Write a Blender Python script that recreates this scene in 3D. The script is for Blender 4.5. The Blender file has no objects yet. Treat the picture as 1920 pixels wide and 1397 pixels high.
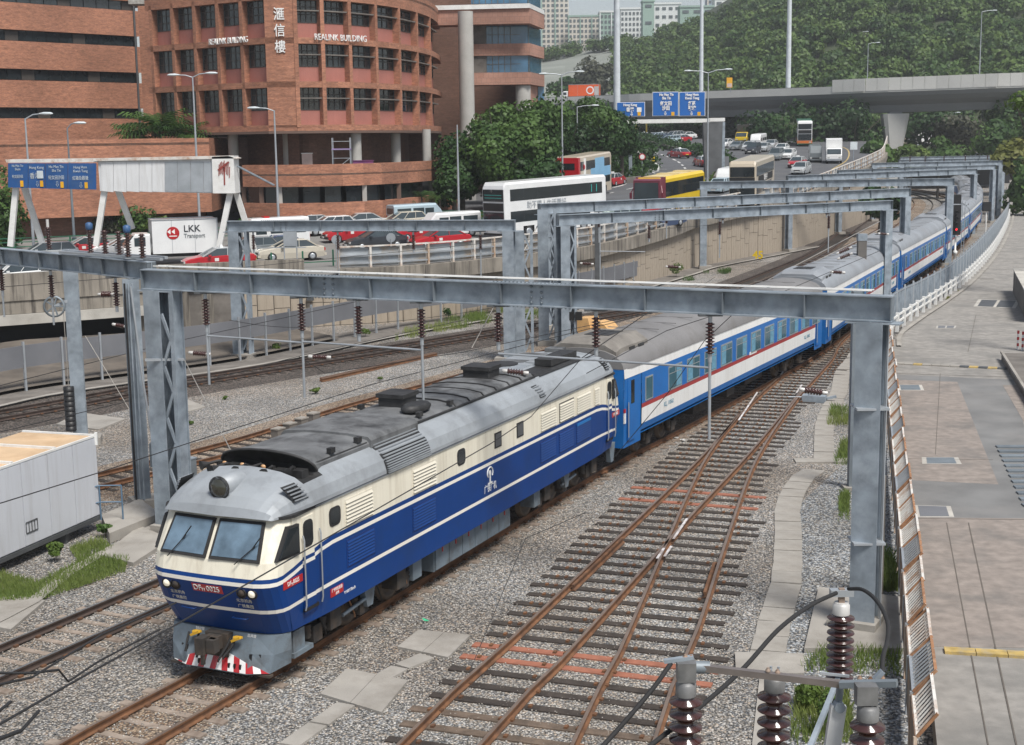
import bpy, math, random
import numpy as np
from mathutils import Vector, Matrix
random.seed(7); rng = np.random.default_rng(7)
SC = bpy.context.scene
PI = math.pi
# ---------------------------------------------------------------- camera, sky, sun, exposure
FPX, PITCH, ROLL, HC = 2663.1, 0.16158, -0.01402, 11.032
CX, CY = 960.0, 698.5
_R = Vector((1, 0, 0)); _F = Vector((0, math.cos(PITCH), -math.sin(PITCH))); _U = _R.cross(_F)
RR = math.cos(ROLL) * _R + math.sin(ROLL) * _U
UU = -math.sin(ROLL) * _R + math.cos(ROLL) * _U
cd = bpy.data.cameras.new('camera'); cam = bpy.data.objects.new('camera', cd); SC.collection.objects.link(cam)
cam.matrix_world = Matrix(((RR.x, UU.x, -_F.x, 0), (RR.y, UU.y, -_F.y, 0), (RR.z, UU.z, -_F.z, HC), (0, 0, 0, 1)))
cd.sensor_width = 36; cd.lens = 36 * FPX / 1920; cd.clip_start = .5; cd.clip_end = 6000
SC.camera = cam
SUN_EL, SUN_AZ = 58, 148      # azimuth: from +Y, clockwise (the sun stands behind the camera, to the right)
W = bpy.data.worlds.new('World'); SC.world = W; W.use_nodes = True
nt = W.node_tree; bg = nt.nodes['Background']; sky = nt.nodes.new('ShaderNodeTexSky')
sky.sky_type = 'NISHITA'; sky.sun_disc = False; sky.sun_elevation = math.radians(SUN_EL); sky.sun_rotation = math.radians(SUN_AZ)
sky.air_density = 1.0; sky.dust_density = 1.0; sky.ozone_density = 1.0
hs = nt.nodes.new('ShaderNodeHueSaturation'); hs.inputs['Saturation'].default_value = 0.55
nt.links.new(sky.outputs[0], hs.inputs['Color']); nt.links.new(hs.outputs[0], bg.inputs[0]); bg.inputs[1].default_value = 0.08
sl = bpy.data.lights.new('sun', 'SUN'); sl.energy = 3.4; sl.angle = math.radians(18); sl.color = (1, .96, .9)
so = bpy.data.objects.new('sun', sl); SC.collection.objects.link(so)
_el, _az = math.radians(SUN_EL), math.radians(SUN_AZ)
so.rotation_euler = Vector((math.sin(_az) * math.cos(_el), math.cos(_az) * math.cos(_el), math.sin(_el))).to_track_quat('Z', 'Y').to_euler()
SC.view_settings.view_transform = 'Standard'; SC.view_settings.look = 'None'; SC.view_settings.gamma = 1
SC.view_settings.exposure = 0.5
# ---------------------------------------------------------------- where a point of the survey lies
def ray(px, py): return RR * ((px - CX) / FPX) - UU * ((py - CY) / FPX) + _F
def at(px, py, z=0.0):
    d = ray(px, py); t = (z - HC) / d.z; return Vector((t * d.x, t * d.y, z))
def atY(px, py, Y):
    d = ray(px, py); t = Y / d.y; return Vector((t * d.x, Y, HC + t * d.z))
def zr(Y): return 3.2 + .043 * min(max(Y - 104, 0), 180) - .05 * min(max(92 - Y, 0), 30)         # height of the road
def road(px, py):
    d = ray(px, py); lo, hi = 60.0, 420.0
    for _ in range(50):
        m = (lo + hi) / 2
        if HC + m * d.z / d.y > zr(m): lo = m
        else: hi = m
    return Vector((lo * d.x / d.y, lo, zr(lo)))
def XY(px, Y):                                                   # x of a bearing at a given distance
    d = ray(px, 270); return d.x / d.y * Y
# ---------------------------------------------------------------- materials
MT = {}
def nodes(m): return m.node_tree.nodes, m.node_tree.links
def mt(name, col, rough=.6, metal=0.0, var=.12, vs=1.5, dirt=None, da=.5, ds=.6, dz=1.0, bump=0.0, bs=20, spec=.5, streak=False, coat=0):
    if name in MT: return MT[name]
    m = bpy.data.materials.new(name); m.use_nodes = True; N, L = nodes(m); p = N['Principled BSDF']
    p.inputs['Roughness'].default_value = rough; p.inputs['Metallic'].default_value = metal
    p.inputs['Specular IOR Level'].default_value = spec
    if coat: p.inputs['Coat Weight'].default_value = coat; p.inputs['Coat Roughness'].default_value = .15
    tc = N.new('ShaderNodeTexCoord'); c4 = (*col, 1)
    n1 = N.new('ShaderNodeTexNoise'); n1.inputs['Scale'].default_value = vs; n1.inputs['Detail'].default_value = 6
    L.new(tc.outputs['Object'], n1.inputs['Vector'])
    r1 = N.new('ShaderNodeMapRange'); r1.inputs[1].default_value = .3; r1.inputs[2].default_value = .7
    r1.inputs[3].default_value = 1 - var; r1.inputs[4].default_value = 1 + var
    L.new(n1.outputs[0], r1.inputs[0])
    mx = N.new('ShaderNodeVectorMath'); mx.operation = 'SCALE'; mx.inputs[0].default_value = col
    L.new(r1.outputs[0], mx.inputs['Scale']); out = mx.outputs[0]
    if dirt:
        n2 = N.new('ShaderNodeTexNoise'); n2.inputs['Scale'].default_value = ds; n2.inputs['Detail'].default_value = 8; n2.inputs['Roughness'].default_value = .65
        mp = N.new('ShaderNodeMapping'); mp.inputs['Scale'].default_value = (1, 1, dz) if not streak else (5, 5, .35)
        mp.inputs['Location'].default_value = (3.3, 7.1, 1.2)
        L.new(tc.outputs['Object'], mp.inputs[0]); L.new(mp.outputs[0], n2.inputs['Vector'])
        r2 = N.new('ShaderNodeMapRange'); r2.inputs[1].default_value = .47; r2.inputs[2].default_value = .68; r2.inputs[3].default_value = 0; r2.inputs[4].default_value = da
        L.new(n2.outputs[0], r2.inputs[0])
        m2 = N.new('ShaderNodeMix'); m2.data_type = 'RGBA'; m2.inputs[7].default_value = (*dirt, 1)
        L.new(r2.outputs[0], m2.inputs[0]); L.new(out, m2.inputs[6]); out = m2.outputs[2]
    L.new(out, p.inputs['Base Color'])
    if bump:
        n3 = N.new('ShaderNodeTexNoise'); n3.inputs['Scale'].default_value = bs; n3.inputs['Detail'].default_value = 4
        L.new(tc.outputs['Object'], n3.inputs['Vector']); b = N.new('ShaderNodeBump'); b.inputs['Strength'].default_value = bump; b.inputs['Distance'].default_value = .03
        L.new(n3.outputs[0], b.inputs['Height']); L.new(b.outputs[0], p.inputs['Normal'])
    MT[name] = m; return m
def mt_stones(name, cols, scale=17, bump=.9, big=(.75, 1.15), dirtcol=None, da=.5, ds=.25):
    m = bpy.data.materials.new(name); m.use_nodes = True; N, L = nodes(m); p = N['Principled BSDF']; p.inputs['Roughness'].default_value = .85
    tc = N.new('ShaderNodeTexCoord'); v = N.new('ShaderNodeTexVoronoi'); v.inputs['Scale'].default_value = scale
    L.new(tc.outputs['Object'], v.inputs['Vector'])
    sp = N.new('ShaderNodeSeparateColor'); L.new(v.outputs['Color'], sp.inputs[0])
    cr = N.new('ShaderNodeValToRGB'); cr.color_ramp.interpolation = 'CONSTANT'
    e = cr.color_ramp.elements; e[0].color = (*cols[0], 1); e[1].position = 1 / len(cols); e[1].color = (*cols[1], 1)
    for i in range(2, len(cols)): q = e.new(i / len(cols)); q.color = (*cols[i], 1)
    L.new(sp.outputs[0], cr.inputs[0])
    r0 = N.new('ShaderNodeMapRange'); r0.inputs[1].default_value = .25; r0.inputs[2].default_value = .75; r0.inputs[3].default_value = 1.5; r0.inputs[4].default_value = .35
    L.new(v.outputs['Distance'], r0.inputs[0])
    n = N.new('ShaderNodeTexNoise'); n.inputs['Scale'].default_value = .35; n.inputs['Detail'].default_value = 6; L.new(tc.outputs['Object'], n.inputs['Vector'])
    r = N.new('ShaderNodeMapRange'); r.inputs[1].default_value = .3; r.inputs[2].default_value = .7; r.inputs[3].default_value = big[0]; r.inputs[4].default_value = big[1]
    L.new(n.outputs[0], r.inputs[0]); mu = N.new('ShaderNodeMath'); mu.operation = 'MULTIPLY'; L.new(r0.outputs[0], mu.inputs[0]); L.new(r.outputs[0], mu.inputs[1])
    s = N.new('ShaderNodeVectorMath'); s.operation = 'SCALE'; L.new(cr.outputs[0], s.inputs[0]); L.new(mu.outputs[0], s.inputs['Scale']); out = s.outputs[0]
    if dirtcol:
        n2 = N.new('ShaderNodeTexNoise'); n2.inputs['Scale'].default_value = ds; n2.inputs['Detail'].default_value = 7; L.new(tc.outputs['Object'], n2.inputs['Vector'])
        r2 = N.new('ShaderNodeMapRange'); r2.inputs[1].default_value = .42; r2.inputs[2].default_value = .62; r2.inputs[4].default_value = da; L.new(n2.outputs[0], r2.inputs[0])
        m2 = N.new('ShaderNodeMix'); m2.data_type = 'RGBA'; m2.blend_type = 'MULTIPLY'; m2.inputs[7].default_value = (*dirtcol, 1)
        L.new(r2.outputs[0], m2.inputs[0]); L.new(out, m2.inputs[6]); out = m2.outputs[2]
    L.new(out, p.inputs['Base Color'])
    b = N.new('ShaderNodeBump'); b.inputs['Strength'].default_value = bump; b.inputs['Distance'].default_value = .05; b.invert = True
    L.new(v.outputs['Distance'], b.inputs['Height']); L.new(b.outputs[0], p.inputs['Normal'])
    MT[name] = m; return m
def mt_brick(name, c1, c2, mortar, sc=1.0, w=.22, h=.075, face='uv', streak=.35):
    m = bpy.data.materials.new(name); m.use_nodes = True; N, L = nodes(m); p = N['Principled BSDF']; p.inputs['Roughness'].default_value = .85
    tc = N.new('ShaderNodeTexCoord'); uv = tc.outputs['UV']
    b = N.new('ShaderNodeTexBrick'); b.inputs['Scale'].default_value = 1; b.inputs['Brick Width'].default_value = w; b.inputs['Row Height'].default_value = h
    b.inputs['Mortar Size'].default_value = .012; b.inputs['Color1'].default_value = (*c1, 1); b.inputs['Color2'].default_value = (*c2, 1); b.inputs['Mortar'].default_value = (*mortar, 1)
    L.new(uv, b.inputs['Vector'])
    n = N.new('ShaderNodeTexNoise'); n.inputs['Scale'].default_value = 2.6; n.inputs['Detail'].default_value = 8; n.inputs['Roughness'].default_value = .8
    mp = N.new('ShaderNodeMapping'); mp.inputs['Scale'].default_value = (.45, 1.6, 1); L.new(uv, mp.inputs[0]); L.new(mp.outputs[0], n.inputs['Vector'])
    r = N.new('ShaderNodeMapRange'); r.inputs[1].default_value = .3; r.inputs[2].default_value = .7; r.inputs[3].default_value = 1 - streak; r.inputs[4].default_value = 1 + streak
    L.new(n.outputs[0], r.inputs[0]); s = N.new('ShaderNodeVectorMath'); s.operation = 'SCALE'; L.new(b.outputs[0], s.inputs[0]); L.new(r.outputs[0], s.inputs['Scale'])
    n2 = N.new('ShaderNodeTexNoise'); n2.inputs['Scale'].default_value = .16; n2.inputs['Detail'].default_value = 3; L.new(uv, n2.inputs['Vector'])
    r3 = N.new('ShaderNodeMapRange'); r3.inputs[1].default_value = .35; r3.inputs[2].default_value = .65; r3.inputs[3].default_value = .82; r3.inputs[4].default_value = 1.16; L.new(n2.outputs[0], r3.inputs[0])
    s2 = N.new('ShaderNodeVectorMath'); s2.operation = 'SCALE'; L.new(s.outputs[0], s2.inputs[0]); L.new(r3.outputs[0], s2.inputs['Scale'])
    L.new(s2.outputs[0], p.inputs['Base Color']); MT[name] = m; return m
def mt_leaf(name, c1, c2, tr=.25):
    m = bpy.data.materials.new(name); m.use_nodes = True; N, L = nodes(m); p = N['Principled BSDF']; p.inputs['Roughness'].default_value = .55
    p.inputs['Specular IOR Level'].default_value = .3
    g = N.new('ShaderNodeNewGeometry'); mx = N.new('ShaderNodeMix'); mx.data_type = 'RGBA'; mx.inputs[6].default_value = (*c1, 1); mx.inputs[7].default_value = (*c2, 1)
    n = N.new('ShaderNodeTexNoise'); n.inputs['Scale'].default_value = .16; n.inputs['Detail'].default_value = 2; L.new(g.outputs['Position'], n.inputs['Vector'])
    a = N.new('ShaderNodeMath'); a.operation = 'MULTIPLY_ADD'; a.inputs[1].default_value = .35; a.inputs[2].default_value = -.02; L.new(g.outputs['Random Per Island'], a.inputs[0])
    r = N.new('ShaderNodeMapRange'); r.inputs[1].default_value = .35; r.inputs[2].default_value = .65; r.inputs[4].default_value = .75; L.new(n.outputs[0], r.inputs[0])
    ad = N.new('ShaderNodeMath'); ad.operation = 'ADD'; L.new(a.outputs[0], ad.inputs[0]); L.new(r.outputs[0], ad.inputs[1]); L.new(ad.outputs[0], mx.inputs[0])
    L.new(mx.outputs[2], p.inputs['Base Color'])
    t = N.new('ShaderNodeBsdfTranslucent'); L.new(mx.outputs[2], t.inputs[0]); ms = N.new('ShaderNodeMixShader'); ms.inputs[0].default_value = tr
    L.new(p.outputs[0], ms.inputs[1]); L.new(t.outputs[0], ms.inputs[2]); L.new(ms.outputs[0], N['Material Output'].inputs[0]); MT[name] = m; return m
def mt_glass(name, col, rough=.08, metal=0.0, spec=.8):
    return mt(name, col, rough, metal, var=.25, vs=.8, spec=spec)
def mt_emit(name, col, st):
    m = bpy.data.materials.new(name); m.use_nodes = True; N, L = nodes(m); p = N['Principled BSDF']; p.inputs['Base Color'].default_value = (*col, 1)
    p.inputs['Emission Color'].default_value = (*col, 1); p.inputs['Emission Strength'].default_value = st; MT[name] = m; return m

mt_stones('ballast', [(.24, .225, .205), (.37, .36, .34), (.13, .135, .14), (.48, .46, .43), (.26, .24, .215), (.31, .315, .32), (.40, .34, .28), (.19, .19, .19)], 19, dirtcol=(.80, .70, .60), da=.75, ds=.12)
mt_stones('ballast_brown', [(.24, .19, .145), (.36, .29, .22), (.14, .115, .10), (.42, .35, .27), (.25, .18, .13), (.30, .25, .21)], 18, dirtcol=(.7, .58, .46), da=.6)
mt_stones('ballast_dark', [(.075, .062, .052), (.12, .10, .085), (.05, .045, .04), (.16, .13, .11), (.09, .07, .06)], 15)
mt_stones('ballast_blue', [(.19, .205, .22), (.32, .34, .36), (.12, .13, .145), (.42, .43, .43), (.26, .27, .28), (.36, .34, .31)], 16, dirtcol=(.8, .72, .62), da=.4)
mt('rail_rust', (.16, .075, .035), .85, 0, .35, 3, dirt=(.06, .035, .025), da=.7, ds=2)
mt('rail_top', (.30, .22, .17), .4, .6, .2, 2)
mt('rail_bright', (.42, .40, .37), .3, .9, .15, 2)
mt('rail_dark', (.07, .05, .042), .7, .2, .3, 2)
mt('rail_paint', (.62, .60, .60), .6, 0, .2, 3, dirt=(.15, .08, .05), da=.8, ds=3)
mt('wood_sleeper', (.038, .030, .025), .9, 0, .35, 4, dirt=(.10, .08, .065), da=.35, ds=3, bump=.5, bs=30)
mt('wood_sleeper_brown', (.13, .095, .07), .9, 0, .3, 4, dirt=(.05, .04, .03), da=.6, ds=3, bump=.5, bs=30)
mt('orange_sleeper', (.30, .115, .07), .8, 0, .2, 4, dirt=(.2, .09, .06), da=.5, ds=4)
mt('concrete_sleeper', (.27, .22, .18), .9, 0, .25, 3, dirt=(.14, .10, .075), da=.7, ds=3)
mt('concrete', (.33, .31, .28), .9, 0, .14, .8, dirt=(.19, .17, .145), da=.65, ds=.7, bump=.25, bs=25)
mt('concrete_pale', (.47, .45, .41), .9, 0, .10, .8, dirt=(.25, .23, .20), da=.5, ds=.5, bump=.2, bs=25)
mt('concrete_streaked', (.25, .225, .19), .9, 0, .3, .5, dirt=(.06, .052, .045), da=.95, ds=.7, streak=True, bump=.25, bs=15)
mt('concrete_dark', (.16, .145, .13), .9, 0, .25, .8, dirt=(.08, .07, .06), da=.7, ds=1)
mt('path_concrete', (.265, .25, .23), .9, 0, .2, 2.5, dirt=(.17, .165, .155), da=.8, ds=.5, bump=.15, bs=30)
mt('path_pink', (.255, .22, .195), .9, 0, .2, 3, dirt=(.15, .14, .13), da=.8, ds=.6, bump=.15, bs=30)
mt('path_grey', (.17, .17, .168), .9, 0, .2, .6, dirt=(.24, .23, .22), da=.5, ds=.5, bump=.15, bs=30)
mt('crack', (.12, .105, .09), .95)
mt('asphalt', (.085, .088, .095), .9, 0, .15, .3, dirt=(.12, .12, .12), da=.5, ds=.15, bump=.1, bs=30)
mt('asphalt_light', (.19, .185, .175), .9, 0, .12, .3, dirt=(.17, .165, .155), da=.5, ds=.2)
mt('galv', (.25, .29, .33), .55, .15, .28, 2.2, dirt=(.40, .45, .50), da=.6, ds=1.5, spec=.35)
mt('galv_dark', (.20, .23, .255), .55, .3, .2, 1, dirt=(.12, .14, .16), da=.5, ds=1.2)
mt('galv_light', (.44, .47, .50), .45, .5, .12, 1, dirt=(.3, .33, .35), da=.4, ds=1.5)
mt('fence_grey', (.165, .17, .185), .6, .1, .1, .6, dirt=(.22, .22, .23), da=.4, ds=.7)
mt('steel_dark', (.10, .105, .11), .55, .3, .2, 2)
mt('steel_rusty', (.26, .20, .16), .7, .2, .3, 2, dirt=(.30, .13, .05), da=.8, ds=3)
mt('rust', (.30, .15, .075), .85, 0, .3, 3, dirt=(.42, .28, .18), da=.6, ds=4)
mt('rust_pale', (.50, .40, .31), .8, 0, .2, 3, dirt=(.32, .16, .08), da=.8, ds=3.5)
mt('white_rusty', (.66, .64, .60), .6, 0, .1, 1.5, dirt=(.36, .20, .11), da=.85, ds=1.8)
mt('white_paint', (.75, .75, .73), .5, 0, .06, 1.5, dirt=(.5, .48, .44), da=.4, ds=1.5)
mt('wire', (.03, .03, .032), .6, .3)
mt('wire_light', (.38, .36, .33), .5, .4)
mt('porcelain', (.052, .019, .016), .16, 0, .15, 3, spec=.9)
mt('porcelain_cap', (.58, .57, .55), .5, .2, .12, 6)
mt('black', (.012, .012, .013), .5, 0, .2, 3)
mt('rubber', (.02, .02, .021), .8, 0, .2, 3)
mt_glass('glass_dark', (.018, .024, .028), .1)
mt_glass('glass_car', (.035, .05, .058), .08)
mt_glass('glass_blue', (.05, .13, .22), .1)
mt('white', (.78, .78, .77), .35, 0, .04, 1, spec=.5)
mt('red', (.42, .018, .022), .3, 0, .06, 1, coat=.4)
# ---------------------------------------------------------------- mesh builder
class MB:
    def __init__(s): s.v = []; s.f = []; s.m = []; s.sm = []; s.uv = {}
    def add(s, vs, fs, m=0, sm=False):
        o = len(s.v); s.v.extend([tuple(v) for v in vs])
        for f in fs: s.f.append(tuple(i + o for i in f)); s.m.append(m); s.sm.append(sm)
        return s
    def hexa(s, p, m=0): return s.add(p, [(0, 3, 2, 1), (4, 5, 6, 7), (0, 1, 5, 4), (1, 2, 6, 5), (2, 3, 7, 6), (3, 0, 4, 7)], m)
    def box(s, x0, x1, y0, y1, z0, z1, m=0):
        return s.hexa([(x0, y0, z0), (x1, y0, z0), (x1, y1, z0), (x0, y1, z0), (x0, y0, z1), (x1, y0, z1), (x1, y1, z1), (x0, y1, z1)], m)
    def cbox(s, x, y, z, a, b, c, m=0): return s.box(x - a / 2, x + a / 2, y - b / 2, y + b / 2, z - c / 2, z + c / 2, m)
    def bar(s, p, q, w, h, m=0, up=(0, 0, 1)):
        p = Vector(p); q = Vector(q); d = (q - p).normalized(); u = Vector(up)
        if abs(d.dot(u)) > .98: u = Vector((0, 1, 0)) if abs(d.y) < .9 else Vector((1, 0, 0))
        r = d.cross(u).normalized() * (w / 2); t = r.cross(d).normalized() * (h / 2)
        return s.hexa([p - r - t, p + r - t, q + r - t, q - r - t, p - r + t, p + r + t, q + r + t, q - r + t], m)
    def slab(s, pts, t, m=0):          # flat polygon (counter clockwise) with a thickness downwards
        n = len(pts); P = [Vector(p) for p in pts]
        return s.add(P + [p - Vector((0, 0, t)) for p in P], [tuple(range(n)), tuple(range(2 * n - 1, n - 1, -1))] + [(i, i + n, (i + 1) % n + n, (i + 1) % n) for i in range(n)], m)
    def quad(s, a, b, c, d, m=0): return s.add([a, b, c, d], [(0, 1, 2, 3)], m)
    def prism(s, poly, a0, a1, ax='x', m=0, sm=False):
        n = len(poly)
        def P(u, w, a): return (a, u, w) if ax == 'x' else ((u, a, w) if ax == 'y' else (u, w, a))
        vs = [P(u, w, a0) for u, w in poly] + [P(u, w, a1) for u, w in poly]
        s.add(vs, [tuple(range(n)), tuple(range(2 * n - 1, n - 1, -1))], m)
        o = len(s.v) - 2 * n
        for i in range(n): s.f.append((o + i, o + i + n, o + (i + 1) % n + n, o + (i + 1) % n)); s.m.append(m); s.sm.append(sm)
        return s
    def loft(s, rings, m=0, closed=True, caps=True, sm=False):
        n = len(rings[0]); vs = [p for r in rings for p in r]; fs = []
        for k in range(len(rings) - 1):
            for i in range(n if closed else n - 1):
                j = (i + 1) % n; fs.append((k * n + i, k * n + j, (k + 1) * n + j, (k + 1) * n + i))
        s.add(vs, fs, m, sm)
        if caps: s.add(rings[0], [tuple(range(n - 1, -1, -1))], m); s.add(rings[-1], [tuple(range(n))], m)
        return s
    def tube(s, pts, r, n=6, m=0, caps=True, sm=True):
        P = [Vector(p) for p in pts]; rings = []
        for i, p in enumerate(P):
            d = (P[min(i + 1, len(P) - 1)] - P[max(i - 1, 0)]).normalized()
            u = Vector((0, 0, 1)) if abs(d.z) < .9 else Vector((1, 0, 0))
            a = d.cross(u).normalized(); b = a.cross(d)
            rr = r[i] if isinstance(r, (list, tuple)) else r
            rings.append([p + (a * math.cos(2 * PI * k / n) + b * math.sin(2 * PI * k / n)) * rr for k in range(n)])
        return s.loft(rings, m, True, caps, sm)
    def lathe(s, p, axis, prof, n=12, m=0, sm=True, caps=True):
        p = Vector(p); d = Vector(axis).normalized(); u = Vector((0, 0, 1)) if abs(d.z) < .9 else Vector((1, 0, 0))
        a = d.cross(u).normalized(); b = a.cross(d)
        return s.loft([[p + d * h + (a * math.cos(2 * PI * k / n) + b * math.sin(2 * PI * k / n)) * r for k in range(n)] for r, h in prof], m, True, caps, sm)
    def mesh(s, name, mats):
        me = bpy.data.meshes.new(name); me.from_pydata([tuple(v) for v in s.v], [], s.f)
        for k in (mats if isinstance(mats, (list, tuple)) else [mats]): me.materials.append(MT[k] if isinstance(k, str) else k)
        me.polygons.foreach_set('material_index', s.m); me.polygons.foreach_set('use_smooth', s.sm)
        me.update(); return me
    def build(s, name, mats, parent=None, loc=None, rz=None, uv=False):
        me = s.mesh(name, mats)
        if uv: planar_uv(me)
        return link(name, me, parent, loc, rz)
def planar_uv(me):
    l = me.uv_layers.new(name='uv')
    for p in me.polygons:
        n = p.normal
        if abs(n.z) > .7: a = Vector((1, 0, 0)); b = Vector((0, 1, 0))
        else: a = Vector((-n.y, n.x, 0)).normalized(); b = Vector((0, 0, 1))
        for li in p.loop_indices:
            c = me.vertices[me.loops[li].vertex_index].co; l.data[li].uv = (c.dot(a), c.dot(b))
def link(name, me, parent=None, loc=None, rz=None):
    o = bpy.data.objects.new(name, me); SC.collection.objects.link(o)
    if parent is not None: o.parent = parent
    if loc is not None: o.location = loc
    if rz is not None: o.rotation_euler = (0, 0, rz)
    return o
def tag(o, label=None, cat=None, group=None, kind=None):
    if label: o['label'] = label
    if cat: o['category'] = cat
    if group: o['group'] = group
    if kind: o['kind'] = kind
    return o
def T(name, label, cat, loc=(0, 0, 0), rz=0.0, group=None):
    return tag(link(name, None, None, loc, rz), label, cat, group)
def ST(o, label=None): o['kind'] = 'structure'; return tag(o, label) if label else o
def copy_tree(root, loc=None, rz=None, label=None):
    r = root.copy(); SC.collection.objects.link(r)
    if loc is not None: r.location = loc
    if rz is not None: r.rotation_euler = (0, 0, rz)
    if label: r['label'] = label
    for ch in list(root.children):
        c = ch.copy(); SC.collection.objects.link(c); c.parent = r
        for g in list(ch.children):
            d = g.copy(); SC.collection.objects.link(d); d.parent = c
    return r
def text(name, s, size, mat, parent, M, ext=.004, sx=1.0, align='CENTER', bold=0):
    c = bpy.data.curves.new('lettering', 'FONT'); c.body = s; c.size = size; c.extrude = ext; c.align_x = align; c.align_y = 'CENTER'; c.offset = bold
    c.resolution_u = 2
    o = bpy.data.objects.new('lettering', c); SC.collection.objects.link(o)
    dg = bpy.context.evaluated_depsgraph_get(); me = bpy.data.meshes.new_from_object(o.evaluated_get(dg)); bpy.data.objects.remove(o); bpy.data.curves.remove(c)
    me.transform(M @ Matrix.Diagonal((sx, 1, 1, 1))); me.materials.clear(); me.materials.append(MT[mat])
    return link(name, me, parent)
def frame(o, right, up):               # matrix for lettering: text runs along right, stands along up
    r = Vector(right).normalized(); u = Vector(up).normalized(); n = r.cross(u)
    return Matrix(((r.x, u.x, n.x, o[0]), (r.y, u.y, n.y, o[1]), (r.z, u.z, n.z, o[2]), (0, 0, 0, 1)))
def hd(deg): a = math.radians(deg); return Vector((math.sin(a), math.cos(a), 0))
# leaves as numpy quads, each facing roughly outwards from its clump
def leaf_mesh(name, centers, size, mat, flat=0.3, parent=None, jitter=.5):
    c = np.asarray(centers, dtype=np.float64); n = len(c); nn = None
    if c.shape[1] == 6: nn = c[:, 3:]; c = c[:, :3]
    sz = (np.asarray(size) if np.ndim(size) else np.full(n, size)) * rng.uniform(1 - jitter, 1 + jitter, n)
    a = rng.normal(size=(n, 3)); a[:, 2] *= flat; a /= np.linalg.norm(a, axis=1)[:, None]
    b = rng.normal(size=(n, 3)); b -= (b * a).sum(1)[:, None] * a; b /= np.linalg.norm(b, axis=1)[:, None]
    if nn is not None:
        w = nn + rng.normal(size=(n, 3)) * .45; w /= np.linalg.norm(w, axis=1)[:, None]; a -= (a * w).sum(1)[:, None] * w; a /= np.linalg.norm(a, axis=1)[:, None]; b = np.cross(w, a)
    b *= .7
    v = np.stack([c - a * sz[:, None] / 2, c + b * sz[:, None] / 2, c + a * sz[:, None] / 2, c - b * sz[:, None] / 2], 1).reshape(-1, 3)
    me = bpy.data.meshes.new(name); me.vertices.add(4 * n); me.vertices.foreach_set('co', v.ravel())
    me.loops.add(4 * n); me.loops.foreach_set('vertex_index', np.arange(4 * n, dtype=np.int32))
    me.polygons.add(n); me.polygons.foreach_set('loop_start', np.arange(0, 4 * n, 4, dtype=np.int32)); me.polygons.foreach_set('loop_total', np.full(n, 4, dtype=np.int32))
    me.update(calc_edges=True); me.materials.append(MT[mat])
    return link(name, me, parent)
def blob_points(c, r, n, shell=.6):
    d = rng.normal(size=(n, 3)); d /= np.linalg.norm(d, axis=1)[:, None]
    rad = rng.uniform(shell, 1.0, n)[:, None]
    return np.asarray(c) + d * rad * np.asarray(r)
def crown_points(c, r, nb, nl, spread=.65, sub=.45):
    """leaf positions in clumps spread over an uneven crown"""
    out = []
    d = rng.normal(size=(nb, 3)); d /= np.linalg.norm(d, axis=1)[:, None]
    rad = rng.uniform(.35, 1.0, nb)[:, None] * spread
    c = np.asarray(c, dtype=float); cc = c + d * rad * np.asarray(r)
    for k in range(nb):
        s = sub * rng.uniform(.6, 1.15); q = blob_points(cc[k], np.asarray(r) * s * np.array([1, 1, .75]), nl, .7); w = (q - cc[k]) / (np.asarray(r) * s) + .5 * (q - c) / np.asarray(r) + np.array([0, 0, .25])
        out.append(np.hstack([q, w / (np.linalg.norm(w, axis=1)[:, None] + 1e-6)]))
    return np.concatenate(out)
def smooth_line(pts, step=2.0):
    P = [Vector(p) for p in pts]; P = [P[0] * 2 - P[1]] + P + [P[-1] * 2 - P[-2]]; out = []
    for i in range(1, len(P) - 2):
        n = max(2, int((P[i + 1] - P[i]).length / step))
        for k in range(n):
            t = k / n; a, b, c, d = P[i - 1], P[i], P[i + 1], P[i + 2]
            out.append(.5 * ((2 * b) + (c - a) * t + (2 * a - 5 * b + 4 * c - d) * t * t + (3 * b - a - 3 * c + d) * t ** 3))
    out.append(P[-2].copy()); return out
def offs(P, o):
    out = []
    for i, p in enumerate(P):
        d = (P[min(i + 1, len(P) - 1)] - P[max(i - 1, 0)]); d.z = 0; d.normalize(); out.append(p + Vector((d.y, -d.x, 0)) * o)
    return out
def along(P, step, start=0.0):
    """points and headings every step metres"""
    out = []; acc = start; tot = 0
    for i in range(len(P) - 1):
        d = P[i + 1] - P[i]; L = d.length
        while acc <= tot + L + 1e-9:
            t = (acc - tot) / L; out.append((P[i] + d * t, d.normalized())); acc += step
        tot += L
    return out
def rot_of(d): return -math.atan2(d.x, d.y)
# ---------------------------------------------------------------- the ground and the yard
GZ = -.2
b = MB(); b.box(-1200, 1200, -100, 1500, -2.0, -.9); MT['earth'] = mt('earth', (.10, .095, .06), .95, 0, .3, .02)
ST(b.build('ground', 'earth'), 'bare earth far beyond the railway yard')
b = MB(); n = 0
b.slab([(-70, 2, GZ), (160, 2, GZ), (160, 470, GZ), (-70, 470, GZ)], .6)
ST(b.build('ballast', 'ballast'), 'grey and tan ballast of the railway yard')
def strip(name, line, w0, w1, z, m, label, t=.05):
    A = offs(line, w0); B = offs(line, w1); b = MB()
    for i in range(len(line) - 1):
        b.add([(A[i].x, A[i].y, z), (B[i].x, B[i].y, z), (B[i + 1].x, B[i + 1].y, z), (A[i + 1].x, A[i + 1].y, z)], [(0, 1, 2, 3)])
    return ST(b.build(name, m), label)
V = lambda *p: Vector((p[0], p[1], p[2] if len(p) > 2 else 0.0))
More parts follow.
